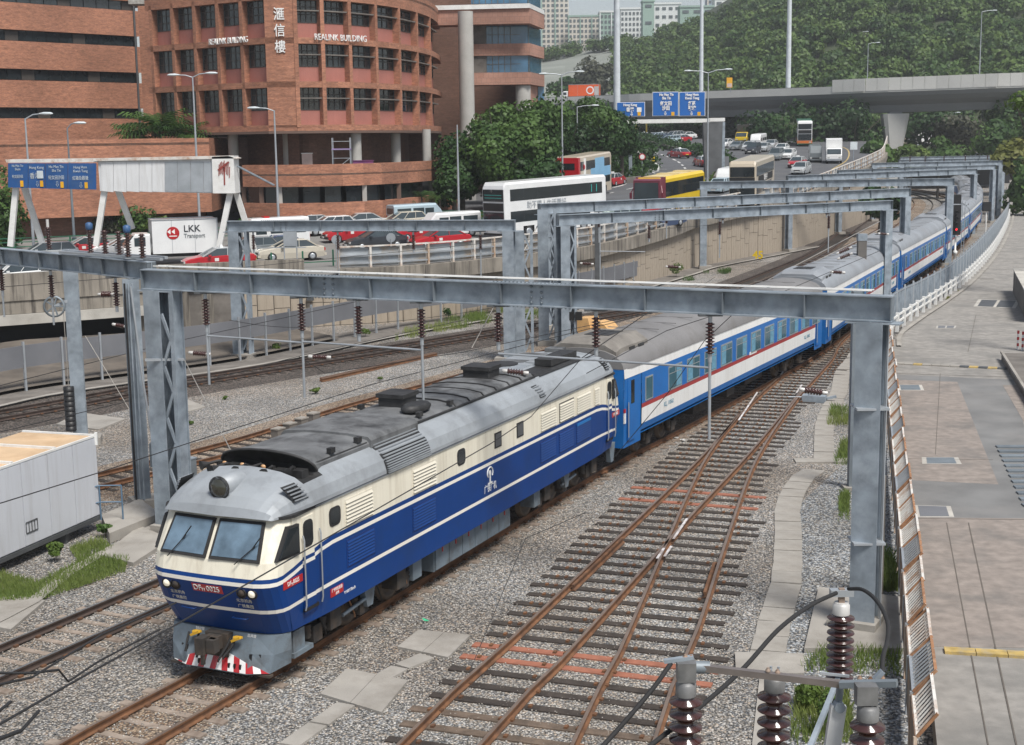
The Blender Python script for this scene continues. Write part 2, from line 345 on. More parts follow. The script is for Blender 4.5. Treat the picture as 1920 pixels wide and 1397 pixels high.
T1 = smooth_line([V(-14.3, 10), V(-8.95, 20.5), V(-7.9, 24.9), V(-6.37, 28.08), V(2.24, 47.2), V(4.64, 51.8), V(9.4, 61.1), V(14.2, 70.8), V(17.8, 79.0), V(26.0, 98.6), V(33.1, 114.9), V(44, 142), V(53.7, 167.4), V(66, 205), V(78, 250), V(84, 300), V(87, 400)])
T2 = smooth_line([V(-21, 10), V(-11.3, 29.6), V(-8.9, 34.4), V(-3, 46.6), V(7.0, 67.2), V(12.5, 80), V(21, 100), V(29, 118), V(48, 166), V(62, 208), V(74, 250), V(80, 300), V(83, 400)])
T3 = smooth_line([V(-30, 26), V(-20, 38.6), V(-13.95, 46.8), V(-10.2, 52.2), V(-6.3, 59.8), V(-2.0, 67), V(6, 81.5), V(15, 99), V(23.5, 116), V(43, 166), V(58, 210), V(70, 252), V(76, 300), V(79, 400)])
T4 = smooth_line([V(-44, 34), V(-32, 47), V(-21.6, 58.8), V(-16, 66.3), V(-9, 74), V(-.6, 83.3), V(8.5, 93), V(16, 105), V(21.5, 117), V(30, 138), V(39, 166), V(54, 212), V(66, 254), V(72, 300), V(75, 400)])
TA = smooth_line([V(-6.5, 10), V(-1.52, 24.64), V(1.14, 32.76), V(4.27, 42.4), V(7.33, 50.8), V(10.8, 60.2), V(13.6, 68.6)])
TB = smooth_line([V(-1.6, 8), V(1.78, 24.93), V(3.13, 30.45), V(3.88, 33.2), V(5.83, 41.4), V(8.63, 51.15), V(12.8, 63.5), V(17.3, 76.4), V(21.6, 87.5), V(26.4, 98.7)])
strip('ballast_bed', T4, -2.6, 3.0, GZ + .004, 'ballast_dark', 'dark oil stained ballast under the far track')
strip('ballast_bed', T3, -2.2, 2.6, GZ + .006, 'ballast_brown', 'brown ballast under the middle track')
strip('ballast_bed', offs(T1, 0), -1.2, 1.1, GZ + .008, 'ballast_brown', 'rust stained ballast between the rails of the train track')
strip('ballast_bed', offs(TA, 1.0)[:45], -2.2, 2.9, GZ + .010, 'ballast', 'ballast between the timbers of the points')
b = MB(); b.slab([(5.0, 16, GZ + .006), (8.0, 16, GZ + .006), (9.6, 30, GZ + .006), (14.2, 50, GZ + .006), (12.6, 50.5, GZ + .006), (8, 41, GZ + .006), (5.6, 30, GZ + .006), (3.2, 18, GZ + .006)], .02)
ST(b.build('ballast_bed', 'ballast_blue'), 'fresh bluish ballast beside the walkway slabs')

RP = [(-.07, -.16), (.07, -.16), (.07, -.145), (.014, -.12), (.014, -.045), (.036, -.038), (.036, -.002), (-.036, -.002), (-.036, -.038), (-.014, -.045), (-.014, -.12), (-.07, -.145)]
def rail_mesh(line, top='rail_top', body='rail_rust', z=0.0):
    b = MB(); rings = []
    for i, p in enumerate(line):
        d = (line[min(i + 1, len(line) - 1)] - line[max(i - 1, 0)]); d.z = 0; d.normalize(); r = Vector((d.y, -d.x, 0))
        rings.append([p + r * u + Vector((0, 0, w + z)) for u, w in RP])
    b.loft(rings, 0); o = len(b.v)
    for i in range(len(rings) - 1):
        q = [rings[i][6], rings[i][7], rings[i + 1][7], rings[i + 1][6]]
        b.add([v + Vector((0, 0, .003)) for v in q], [(0, 1, 2, 3)], 1)
    return b, [body, top]
def cut(line, y0, y1): return [p for p in line if y0 <= p.y <= y1]
def rail(parent, line, top='rail_top', body='rail_rust', label=None):
    b, ms = rail_mesh(line, top, body); return tag(b.build('rail', ms, parent), label)
def sleeper_mesh(kind, L=2.6):
    b = MB()
    if kind == 'concrete_sleeper':
        for s in (-1, 1): b.hexa([(s * L / 2, -.13, -.24), (s * .3, -.10, -.24), (s * .3, .10, -.24), (s * L / 2, .13, -.24), (s * L / 2, -.11, -.158), (s * .3, -.09, -.175), (s * .3, .09, -.175), (s * L / 2, .11, -.158)][::1] if s > 0 else
                         [(s * .3, -.10, -.24), (s * L / 2, -.13, -.24), (s * L / 2, .13, -.24), (s * .3, .10, -.24), (s * .3, -.09, -.175), (s * L / 2, -.11, -.158), (s * L / 2, .11, -.158), (s * .3, .09, -.175)][::1])
        b.box(-.3, .3, -.09, .09, -.24, -.178)
    else: b.box(-L / 2, L / 2, -.115, .115, -.26, -.172)
    return b
def fixings(b, xs):
    for x in xs:
        for s in (-1, 1): b.box(x + s * .12 - .035, x + s * .12 + .035, -.06, .06, -.157, -.115, 1)
    return b
def track(label, line, kind, top='rail_top', body='rail_rust', cols=None, limit=300, y1=200, y0=14, step=.68, mats2='rail_rust'):
    line = cut(line, y0, 400); root = T('railway_track', label, 'railway track', tuple(line[0]))
    inv = -line[0]; L = [p + inv for p in line]
    for s in (-1, 1): rail(root, offs(L, s * .7525), top, body)
    me = fixings(sleeper_mesh(kind), (-.7525, .7525)).mesh('sleeper', [kind, mats2])
    pts = [q for q in along(L, step) if q[0].y - inv.y < y1]
    for p, d in pts[:limit]:
        o = link('sleeper', me, root); o.location = p; o.rotation_euler = (0, 0, rot_of(d) + random.uniform(-.01, .01))
    if len(pts) > limit:
        b = MB()
        for p, d in pts[limit:]:
            r = Vector((d.y, -d.x, 0)); b.bar(p - r * 1.3 + V(0, 0, -.2), p + r * 1.3 + V(0, 0, -.2), .25, .09)
        tag(b.build('sleepers', kind, root), kind='stuff')
    return root
track('track the blue train stands on with rusty rails on pale sleepers', T1, 'concrete_sleeper', y1=150, limit=230)
track('track in front of the white container with concrete sleepers and dark rails', T2, 'concrete_sleeper', 'rail_bright', 'rail_dark', y1=120)
track('empty middle track with rusty rails between the portal posts', T3, 'wood_sleeper', 'rail_top', 'rail_rust', y1=150, y0=27)
track('dark oily track along the foot of the retaining wall', T4, 'wood_sleeper', 'rail_dark', 'rail_dark', y1=170, y0=35)
# the points (turnout) with their long timbers
TO = T('railway_points', 'crossing tracks of the points on long dark timbers beside the train', 'railway points')
rA = cut(TA, 10, 69)
def rl(pre, px, post=()): return smooth_line([V(*p) for p in pre] + [at(*q, 0) for q in px] + [V(*p) for p in post])
r1 = rl([(-7.2, 9)], [(745, 1397), (960, 1195), (1160, 1006), (1310, 861), (1410, 753), (1480, 690)])
r2 = rl([(-5.7, 9)], [(898, 1397), (1050, 1238), (1220, 1050), (1310, 950), (1410, 843), (1500, 735)])
r3 = rl([(-2.2, 9)], [(1072, 1397), (1160, 1223), (1245, 1028), (1290, 925), (1330, 848), (1385, 775)])
r4 = rl([(-.6, 9)], [(1224, 1397), (1310, 1172), (1366, 1000), (1422, 853), (1497, 743), (1560, 672)], [(17.9, 76.5), (22.2, 87.2), (27.0, 98.4)])
rail(TO, r1); rail(TO, r2); rail(TO, r3); rail(TO, r4)
rail(TO, offs(cut(r4, 33, 38.5), -.12), 'rail_rust'); rail(TO, offs(cut(r1, 34, 39), .12), 'rail_rust')
def xat(L, y):
    for i in range(len(L) - 1):
        if L[i].y <= y <= L[i + 1].y: t = (y - L[i].y) / (L[i + 1].y - L[i].y); return L[i].x + (L[i + 1].x - L[i].x) * t
    return L[-1].x
ml = {}
for k, (p, d) in enumerate(along(cut(TA, 14, 69) + [V(14.0, 69.6), V(17.5, 78.6), V(21, 87)], .76)):
    r = Vector((d.y, -d.x, 0)); y = p.y
    if y > 86: break
    xr = xat(r4, y - 1.0 if y < 60 else y)
    L = min(max((xr - p.x) * 1.02 + .75 + 1.35, 2.6), 6.3); L = round(L * 2.5) / 2.5
    col = 'orange_sleeper' if (29.3 < y < 30.75) or (44.4 < y < 45.2) or (42.6 < y < 43.3) else ('wood_sleeper_brown' if (y < 27 and k % 3) else 'wood_sleeper')
    if (L, col) not in ml:
        b = MB(); b.box(-1.3, L - 1.3, -.125, .125, -.26, -.158)
        for x in (-.7525, .7525, L - 2.0, L - 2.05 - 1.45): fixings(b, (x,))
        ml[(L, col)] = b.mesh('sleeper', [col, 'rail_rust'])
    o = link('sleeper', ml[(L, col)], TO); o.location = p + r * random.uniform(-.1, .1) + V(0, 0, -.004 * (k % 2)); o.rotation_euler = (0, 0, rot_of(d) - .03 + random.uniform(-.012, .012))
def paint_piece(q, w, l, h):
    b = MB(); p = at(*q); d = (at(q[0] + 30, q[1] - 45) - p).normalized(); b.bar(p, p + d * l, w, .012); return tag(b.build('crossing_paint', 'rail_paint', TO), 'whitewashed rail nose at the crossing')
for q, l in (((1232, 1047), 1.0), ((1246, 1043), 1.0), ((1263, 1010), 2.2), ((1464, 703), 1.6), ((1385, 788), 6.5), ((1493, 737), 2.2)): paint_piece(q, .07, l, 0)
# old rails lying between the tracks
OR = T('stacked_rails', 'three rusty old rails lying on the ballast between tracks', 'rails', tuple(at(600, 706, GZ)))
for o_ in (0, .2, .38):
    a = at(600, 708, GZ + .17); e = at(815, 660, GZ + .17); dd = Vector((.35, -.9, 0)) * o_
    b, ms = rail_mesh([a + dd - OR.location, e + dd - OR.location]); b.build('rail', ms, OR)
# loose stones lying on the near ballast
mst = mt('loose_stone', (.33, .32, .30), .9, 0, .0, 1); N, L = nodes(mst); g_ = N.new('ShaderNodeNewGeometry'); cr_ = N.new('ShaderNodeValToRGB'); e_ = cr_.color_ramp.elements; e_[0].color = (.13, .13, .13, 1); e_[1].color = (.50, .48, .45, 1); q_ = e_.new(.5); q_.color = (.31, .28, .24, 1)
L.new(g_.outputs['Random Per Island'], cr_.inputs[0]); L.new(cr_.outputs[0], N['Principled BSDF'].inputs['Base Color'])
ns = 52000; yy = 21.5 + 26 * rng.random(ns) ** 1.25; xx = -15 + (yy - 22) * -.12 + rng.random(ns) * (23.5 + (yy - 22) * .42); ok = np.abs(xx - (-6.0 + (yy - 28.9) * .449)) > .0
px6 = np.array([[1, 0, 0], [-1, 0, 0], [0, 1, 0], [0, -1, 0], [0, 0, 1], [0, 0, -1]], float); f8 = np.array([[0, 2, 4], [2, 1, 4], [1, 3, 4], [3, 0, 4], [2, 0, 5], [1, 2, 5], [3, 1, 5], [0, 3, 5]])
sv = px6[None] * rng.uniform(.5, 1.1, (ns, 6, 1)) * rng.uniform(.018, .036, (ns, 1, 1)) * np.array([1, 1, .75]); an = rng.uniform(0, 6.28, ns); ca, sa = np.cos(an)[:, None], np.sin(an)[:, None]
sv = np.stack([sv[..., 0] * ca - sv[..., 1] * sa + xx[:, None], sv[..., 0] * sa + sv[..., 1] * ca + yy[:, None], sv[..., 2] + GZ + .012 + rng.uniform(0, .018, ns)[:, None]], -1).reshape(-1, 3)
fv = (f8[None] + 6 * np.arange(ns)[:, None, None]).reshape(-1).astype(np.int32); me = bpy.data.meshes.new('loose_stones'); me.vertices.add(len(sv)); me.vertices.foreach_set('co', sv.ravel()); me.loops.add(len(fv)); me.loops.foreach_set('vertex_index', fv)
me.polygons.add(len(fv) // 3); me.polygons.foreach_set('loop_start', np.arange(0, len(fv), 3, dtype=np.int32)); me.polygons.foreach_set('loop_total', np.full(len(fv) // 3, 3, dtype=np.int32)); me.update(calc_edges=True); me.materials.append(mst)
tag(link('gravel', me), 'loose stones of the near ballast', kind='stuff')
# ---------------------------------------------------------------- walkway slabs of the cable duct
DU = T('cable_duct', 'winding walkway of pale concrete duct covers beside the points', 'walkway')
dl = smooth_line([at(*q, GZ) for q in ((1436, 1240), (1455, 1160), (1474, 1090), (1478, 1010), (1478, 950), (1500, 905), (1529, 880))], .4)
me = MB().box(-.38, .38, -.485, .485, -.03, .05).mesh('duct_cover', 'concrete')
def covers(line, step=.5, w=1.0):
    for p, d in along(line, step):
        o = link('duct_cover', me, DU); o.location = p + V(0, 0, random.uniform(-.01, .02)); o.rotation_euler = (random.uniform(-.02, .02), random.uniform(-.02, .02), rot_of(d) + random.uniform(-.03, .03)); o.scale = (w, 1, 1)
covers(dl, 1.0)
covers(smooth_line([at(*q, GZ) for q in ((1545, 856), (1546, 800), (1556, 770), (1573, 735), (1580, 700), (1598, 676), (1612, 655), (1630, 630))], .5), 1.0, .95)
me2 = MB().box(-.3, .3, -1.2, 1.2, -.03, .07).mesh('duct_cover', 'concrete')
o = link('duct_cover', me2, DU); o.location = at(1555, 866, GZ); o.rotation_euler = (0, 0, -1.62)
b = MB(); Q = [at(*q, GZ + .1) for q in ((1380, 1262), (1508, 1262), (1508, 1225), (1378, 1222))]; b.slab(Q, .2)
b.build('lid', 'concrete', DU)
b = MB(); Q = [at(*q, GZ + .06) for q in ((1410, 1397), (1438, 1397), (1452, 1270), (1424, 1270))]; b.slab(Q, .2); b.build('duct_cover', 'concrete', DU)
# concrete covers in front of the train
for k, (qs, lab) in enumerate((([(600, 1300), (715, 1335), (765, 1275), (650, 1253)], 'square concrete cable pit lid nearest the bottom edge of the ballast'),
                              ([(745, 1212), (840, 1232), (882, 1190), (785, 1180)], 'square concrete cable pit lid below the green litter'))):
    o = T('pit_lid', lab, 'pit lid', (0, 0, 0), group='concrete lids beside the train')
    Q = [at(*q, GZ + .06) for q in qs]; m1 = (Q[0] + Q[3]) / 2; m2 = (Q[1] + Q[2]) / 2; g = (m2 - m1).normalized() * .008
    MB().slab([Q[0], m1 * 0 + (Q[0] + Q[1]) / 2 - g, (Q[3] + Q[2]) / 2 - g, Q[3]], .2).build('slab', 'concrete', o); MB().slab([(Q[0] + Q[1]) / 2 + g, Q[1], Q[2], (Q[3] + Q[2]) / 2 + g], .2).build('slab', 'concrete', o)
SL = T('slab_path', 'narrow strip of worn concrete slabs linking the pit lids', 'slab path')
for qa, qb in (((540, 1397), (650, 1318)), ((702, 1277), (750, 1250)), ((752, 1249), (802, 1228))):
    a = at(*qa, GZ + .05); e = at(*qb, GZ + .05); nn = max(1, int((e - a).length / .75))
    for i in range(nn):
        p = a + (e - a) * ((i + .03) / nn); q = a + (e - a) * ((i + .97) / nn); MB().bar(p - V(0, 0, .05), q - V(0, 0, .05), .42, .1).build('slab', 'concrete', SL)
b = MB(); b.slab([at(*q, GZ + .12) for q in ((1508, 1215), (1700, 1215), (1700, 1120), (1535, 1100))], .4); tag(b.build('concrete_pad', 'concrete'), 'stained concrete pad under the near right portal post', 'concrete pad')
# ---------------------------------------------------------------- the service road on the right
PZ = .3
edge = [at(*q, PZ) for q in ((1768, 1500), (1757, 1397), (1737, 1200), (1716, 1000), (1697, 850), (1676, 720), (1668, 650), (1700, 603), (1760, 563), (1815, 522), (1862, 465), (1886, 425), (1893, 395))]
b = MB()
for i in range(len(edge) - 1):
    a, e = edge[i], edge[i + 1]; b.add([a, (a.x + 60, a.y, PZ), (e.x + 60, e.y, PZ), e], [(0, 1, 2, 3)]); b.add([a, e, (e.x, e.y, -.5), (a.x, a.y, -.5)], [(0, 1, 2, 3)])
a = edge[0]; b.add([(a.x, 0, PZ), (a.x + 60, 0, PZ), (a.x + 60, a.y, PZ), a], [(0, 1, 2, 3)])
e = edge[-1]; b.add([e, (e.x + 60, e.y, PZ), (e.x + 160, 420, PZ), (e.x + 70, 420, PZ)], [(0, 1, 2, 3)])
ST(b.build('road', 'path_concrete'), 'pale concrete service road beside the railway fence')
def sheet(name, qs, m, z, label, t=.03):
    b = MB(); b.slab([at(*q, z) for q in qs][::-1] if False else [at(*q, z) for q in qs], t); return ST(b.build(name, m), label)
sheet('pavement', [(1672, 702), (1900, 712), (1990, 1100), (2100, 1397), (1990, 1397), (1880, 980), (1715, 975), (1697, 850)][::-1], 'path_grey', PZ + .004, 'grey asphalt strip of the service road')
sheet('pavement', [(1683, 712), (1795, 716), (1872, 908), (1708, 900)][::-1], 'path_pink', PZ + .008, 'pinkish concrete slab let into the asphalt strip')
sheet('pavement', [(1716, 970), (1925, 972), (2000, 1215), (1742, 1212)][::-1], 'path_pink', PZ + .008, 'large pinkish concrete slab before the yellow kerb')
sheet('pavement', [(1880, 722), (1925, 722), (1960, 800), (1925, 800)][::-1], 'path_pink', PZ + .009, 'small pinkish concrete slab at the picture edge')
for k, (qa, qb, w) in enumerate((((1763, 700), (1754, 852), .02), ((1775, 980), (1853, 1397), .025), ((1816, 980), (1906, 1397), .03), ((1700, 860), (1862, 862), .02), ((1680, 700), (1900, 707), .03), ((1760, 560), (1900, 575), .03), ((1830, 590), (1815, 660), .02), ((1715, 972), (1925, 974), .03), ((1785, 500), (1900, 506), .04))):
    p = at(*qa, PZ + .013); q = at(*qb, PZ + .013); ST(MB().bar(p, q, w, .004).build('joint', 'crack'), 'dark joint across the service road')
HB = T('speed_hump', 'low speed hump with yellow and black blocks across the service road', 'speed hump')
mt('yellow_paint', (.46, .33, .11), .8, 0, .25, 4, dirt=(.30, .27, .22), da=.8, ds=4)
A = at(1678, 682, PZ); Bp = at(1888, 692, PZ)
for i in range(12):
    p = A + (Bp - A) * (i + .04) / 12; q = A + (Bp - A) * (i + .96) / 12
    MB().bar(p + V(0, 0, .025), q + V(0, 0, .025), .42, .05).build('block', 'concrete' if i < 7 and i != 2 else ('yellow_paint' if i % 2 == 0 else 'steel_dark'), HB)
KB = T('kerb_strip', 'cracked yellow painted kerb strip across the near service road', 'kerb')
A = at(1770, 1222, PZ); Bp = at(2010, 1236, PZ)
for i in range(4):
    p = A + (Bp - A) * (i + .01) / 4; q = A + (Bp - A) * (i + .985) / 4; MB().bar(p + V(0, 0, .03), q + V(0, 0, .03), .30, .07).build('block', 'yellow_paint', KB)
def grate(name, label, qs, m='galv_dark', n=9, z=PZ + .012, fr='concrete_pale'):
    o = T(name, label, 'manhole cover'); Q = [at(*q, z) for q in qs]; c = sum(Q, Vector()) / 4
    MB().slab([c + (p - c) * 1.12 for p in Q][::-1], .02).build('frame', fr, o)
    Q = [p + V(0, 0, .006) for p in Q]
    for i in range(n):
        a = Q[0] + (Q[1] - Q[0]) * (i + .08) / n; e = Q[0] + (Q[1] - Q[0]) * (i + .92) / n; a2 = Q[3] + (Q[2] - Q[3]) * (i + .08) / n; e2 = Q[3] + (Q[2] - Q[3]) * (i + .92) / n
        MB().slab([a, e, e2, a2], .012).build('plate', m, o)
grate('drain_cover', 'steel drain cover in a pale frame in the pinkish slab', [(1732, 858), (1793, 858), (1799, 869), (1733, 869)], n=1)
grate('drain_cover', 'small steel cover just behind the speed hump', [(1684, 722), (1726, 722), (1730, 731), (1686, 731)], n=1)
grate('drain_cover', 'square grey cover beside the fence in the asphalt strip', [(1716, 948), (1779, 950), (1785, 968), (1720, 968)], n=1, m='fence_grey')
grate('drain_cover', 'wide dark steel cover on the far part of the service road', [(1838, 562), (1908, 564), (1900, 577), (1830, 574)], n=2, m='steel_dark')
grate('drain_cover', 'small square cover near the bend of the white railing', [(1758, 611), (1791, 611), (1789, 615), (1757, 615)], n=2, m='fence_grey')
o = T('steel_decking', 'ribbed steel trench plates laid along the right edge of the road', 'steel plates')
Q = [at(*q, PZ + .03) for q in ((1870, 838), (1990, 838), (2085, 960), (1925, 960))]
for i in range(12):
    a = Q[0] + (Q[3] - Q[0]) * (i + .06) / 12; a2 = Q[1] + (Q[2] - Q[1]) * (i + .06) / 12; MB().bar(a + V(0, .1, 0), a2 + V(0, .1, 0), .30, .05).build('rib', 'galv_dark', o)
for qs, lab in (([(1868, 482), (1880, 484)], 'far'), ([(1870, 487), (1882, 489)], 'mid')): pass
for (qx, qy) in ((1845, 485), (1875, 463), (1850, 523)):
    c = at(qx, qy, PZ + .01); ST(MB().box(c.x - .5, c.x + .5, c.y - .12, c.y + .12, PZ, PZ + .012).build('drain_slot', 'crack'), 'narrow dark drain slot')
o = T('loading_platform', 'low dark concrete platform corner at the right edge below the bollards', 'platform'); MB().slab([at(*q, PZ + .35) for q in ((1878, 662), (1990, 662), (2060, 790), (1960, 790))], .4).build('slab', 'concrete_dark', o); MB().bar(at(1878, 660, PZ + .36), at(1960, 790, PZ + .36), .12, .1).build('edge', 'concrete', o)
PL = T('planter', 'tall concrete planter wall jutting in from the right edge', 'planter')
Q = [at(*q, PZ) for q in ((1899, 548), (1925, 605), (2060, 605), (2060, 548))]; cz = PZ + 1.55
b = MB(); b.slab([q + V(0, 0, 1.55) for q in Q], 1.55); b.build('wall', 'concrete_dark', PL)
b = MB(); cc = sum(Q, Vector()) / 4; b.slab([cc + (q - cc) * 1.02 + V(0, 0, 1.61) for q in Q], .06); b.build('coping', 'concrete_pale', PL)
# ---------------------------------------------------------------- retaining wall and the raised road behind it
WL = [(-130, 30), (-60, 62)] + [(XY(px, Y), Y) for px, Y in ((0, 80), (300, 84.5), (560, 87.5), (743, 89.5), (899, 94), (1125, 106), (1249, 117.5), (1300, 125), (1400, 135), (1500, 147), (1600, 179), (1640, 199), (1655, 213), (1662, 250))]
WL.append((WL[-1][0] + 25, 420))
WP = [V(x, y) for x, y in WL]
def wx(Y):
    for i in range(len(WP) - 1):
        if WP[i].y <= Y <= WP[i + 1].y: t = (Y - WP[i].y) / (WP[i + 1].y - WP[i].y); return WP[i].x + (WP[i + 1].x - WP[i].x) * t
    return WP[-1].x
def wz(Y): return max(zr(Y), 3.2)
ys = sorted(set([30, 45, 62] + [p.y for p in WP] + list(range(70, 420, 6)) + [420])); ys = [y for y in ys if y >= 30]
b = MB(); b2 = MB()
for i in range(len(ys) - 1):
    a, e = ys[i], ys[i + 1]; (b2 if e <= 118 else b).add([(-260, a, zr(a)), (wx(a) - .02, a, zr(a)), (wx(e) - .02, e, zr(e)), (-260, e, zr(e))], [(0, 1, 2, 3)])
ST(b.build('road_surface', 'asphalt'), 'dark asphalt of the climbing road')
ST(b2.build('road_surface', 'asphalt_light'), 'pale worn surface of the road by the wall')
# wall body: under-cladding, ledge and parapet
RW = T('retaining_wall', 'long concrete retaining wall clad in beige panels below the road', 'retaining wall')
wl = smooth_line([p for p in WP if p.y >= 60 and p.y < 260], 2.0)
def wallband(z0f, z1f, t0, t1, y0, y1, name, m, parent=RW):
    L = [p for p in wl if y0 <= p.y <= y1]; A = offs(L, t0); B_ = offs(L, t1); rings = []
    for i, p in enumerate(L):
        z0, z1 = z0f(p.y), z1f(p.y); rings.append([V(A[i].x, A[i].y, z0), V(B_[i].x, B_[i].y, z0), V(B_[i].x, B_[i].y, z1), V(A[i].x, A[i].y, z1)])
    return MB().loft(rings).build(name, m, parent)
yA = 87.9
wallband(lambda y: wz(y) - .75, lambda y: wz(y) + .18, -.3, .55, yA, 259, 'ledge', 'concrete_streaked')
wallband(lambda y: wz(y) - .70, lambda y: wz(y) + .85, -.1, .28, 60, yA, 'parapet', 'concrete_streaked')
wallband(lambda y: 1.75, lambda y: wz(y) - .72, -.4, .20, 60, yA - 3, 'fascia', 'concrete_streaked')
wallband(lambda y: 1.15, lambda y: 1.73, -.5, .40, 60, yA - 3, 'beam_edge', 'concrete_pale')
wallband(lambda y: -.6, lambda y: wz(y) - .76, -.6, .02, 84.4, 259, 'backing', 'concrete_dark')
wallband(lambda y: -.6, lambda y: .9, -4, -3.0, 60, 84.6, 'underpass_darkness', 'black')  # flat black band painted as the darkness inside the underpass opening
for px_, w_ in ((262, 1.3), (300, .6), (330, .6), (372, .8), (430, .8)):
    p = V(XY(px_, 84.4 + (px_ - 300) * .012), 84.4 + (px_ - 262) * .012); MB().box(-w_ / 2, w_ / 2, -.5, .15, -.4, 2.6).build('pier', 'concrete_streaked', RW, (p.x, p.y, 0), -.16)
# beige panels, each with recessed joints; long thin panels in a broken pattern
mt('wall_panel', (.37, .315, .25), .9, 0, .14, .6, dirt=(.20, .165, .125), da=.6, ds=.8, bump=.2, bs=12, streak=True)
PW = [p for p in wl if 85.6 <= p.y <= 259]
pan = along(PW, 1.02); cnt = 0; far = MB(); pm = {}
for k, (p, d) in enumerate(pan):
    H_ = wz(p.y) - .80; r = Vector((d.y, -d.x, 0)); c = p + d * .5 + r * .06
    cuts = [-.3] + sorted([H_ * (.30 + .12 * ((k * 7) % 3)), H_ * (.68 + .07 * ((k * 5) % 3))][:(2 if k % 2 else 1)]) + [H_]
    if k % 2 == 0: cuts = [-.3, H_ * (.45 + .1 * (k % 4 == 0)), H_]
    for j in range(len(cuts) - 1):
        z0, z1 = cuts[j] + .02, cuts[j + 1] - .02; off = random.uniform(-.012, .012)
        if cnt < 280:
            o = link('panel', MB().box(-.485, .485, -.06 + off, .06 + off, 0, z1 - z0).mesh('panel', 'wall_panel'), RW, (c.x, c.y, z0)); o.rotation_euler = (0, 0, math.atan2(d.y, d.x)); cnt += 1
        else: far.bar(c + V(0, 0, (z0 + z1) / 2) - d * .485, c + V(0, 0, (z0 + z1) / 2) + d * .485, .12, z1 - z0)
tag(far.build('panels', 'wall_panel', RW), kind='stuff')
for px_, y_, Y_ in ((563, 392 + 168, 84.5), (742, 0, 0),) [:0]: pass
# small drain boxes on the panels
for px_, py_ in ((583, 558), (1007, 498), (1136, 482), (1263, 462), (1365, 446)):
    d = ray(px_, py_); best = None
    for i in range(len(PW) - 1):
        p = PW[i]; t = p.y / d.y
        if abs(t * d.x - p.x) < 1.3: best = V(t * d.x, p.y, HC + t * d.z)
    if best:
        MB().cbox(0, -.25, 0, .42, .25, .3).build('drain_box', 'steel_dark', RW, best)
# embankment in front of the underpass and the concrete margin at the foot of the wall
fl = smooth_line([at(*q, 0) for q in ((-300, 800), (-120, 762), (33, 729), (182, 707), (440, 672), (700, 620), (941, 580), (1125, 545), (1249, 512), (1300, 497), (1400, 478), (1500, 459))], 1.5)
b = MB(); L = [p for p in fl if p.y < 82]
for i in range(len(L) - 1):
    q = []
    for p in (L[i], L[i + 1]):
        yy = 76 + (p.x + 23) * .42 + 3.5; q.append((V(p.x, p.y, .0), V(p.x - 4.5, min(yy, p.y + 15), .35)))
    b.add([q[0][0], q[1][0], q[1][1], q[0][1]], [(0, 1, 2, 3)])
mt('slope_dirt', (.13, .11, .09), .95, 0, .3, .6, dirt=(.06, .055, .05), da=.7, ds=.6); ST(b.build('embankment', 'slope_dirt'), 'dirty concrete slope under the road bridge')
strip('pavement', fl, -1.8, 2.3, GZ + .03, 'concrete_dark', 'dirty concrete margin at the foot of the wall')
strip('kerb', offs(fl, 2.2), -.15, .15, GZ + .12, 'concrete', 'low concrete kerb beside the far track')
# grey panel fence on posts
NF = T('panel_fence', 'low grey fence of sheet panels on posts before the wall', 'fence')
fp = along([p for p in fl], 2.0)
for k, (p, d) in enumerate(fp):
    hz = 1.0 if p.y < 90 else .55
    MB().box(-.05, .05, -.05, .05, -.2, 2.15 if p.y < 90 else 1.75).build('post', 'galv_light', NF, p, rot_of(d))
    if k < len(fp) - 1:
        e = fp[k + 1][0]; z0, z1 = (.95, 1.98) if p.y < 90 else (.45, 1.6)
        MB().bar(p + d * .07 + V(0, 0, (z0 + z1) / 2), e - d * .07 + V(0, 0, (z0 + z1) / 2), .05, z1 - z0).build('sheet_panel', 'fence_grey', NF)
# rusty steel railing on the ledge: posts, three rails, worn infill sheets
RG = T('road_railing', 'rust stained white steel railing on the edge of the road', 'railing')
mt('infill', (.38, .41, .43), .6, .1, .2, .8, dirt=(.33, .23, .13), da=.9, ds=.55)
RL = [p for p in offs(wl, .1) if 88.0 <= p.y <= 258]; rp = along(RL, 2.0)
def wzv(p, h): return V(p.x, p.y, wz(p.y) + h)
for k, (p, d) in enumerate(rp):
    MB().box(-.09, .09, -.07, .07, .1, 1.45).build('post', 'white_rusty' if k % 3 else 'rust_pale', RG, (p.x, p.y, wz(p.y)), rot_of(d))
    if k < len(rp) - 1:
        e, d2 = rp[k + 1]
        for h in (.45, .92, 1.5):
            MB().bar(wzv(p, h), wzv(e, h), .13, .09).build('rail', 'white_rusty' if h > 1 else 'galv_light', RG)
        if p.y < 150: MB().bar(wzv(p + Vector((-d.y, d.x, 0)) * .14, .82) + d * .1, wzv(e + Vector((-d.y, d.x, 0)) * .14, .82) - d * .1, .02, 1.15).build('sheet', 'infill', RG)
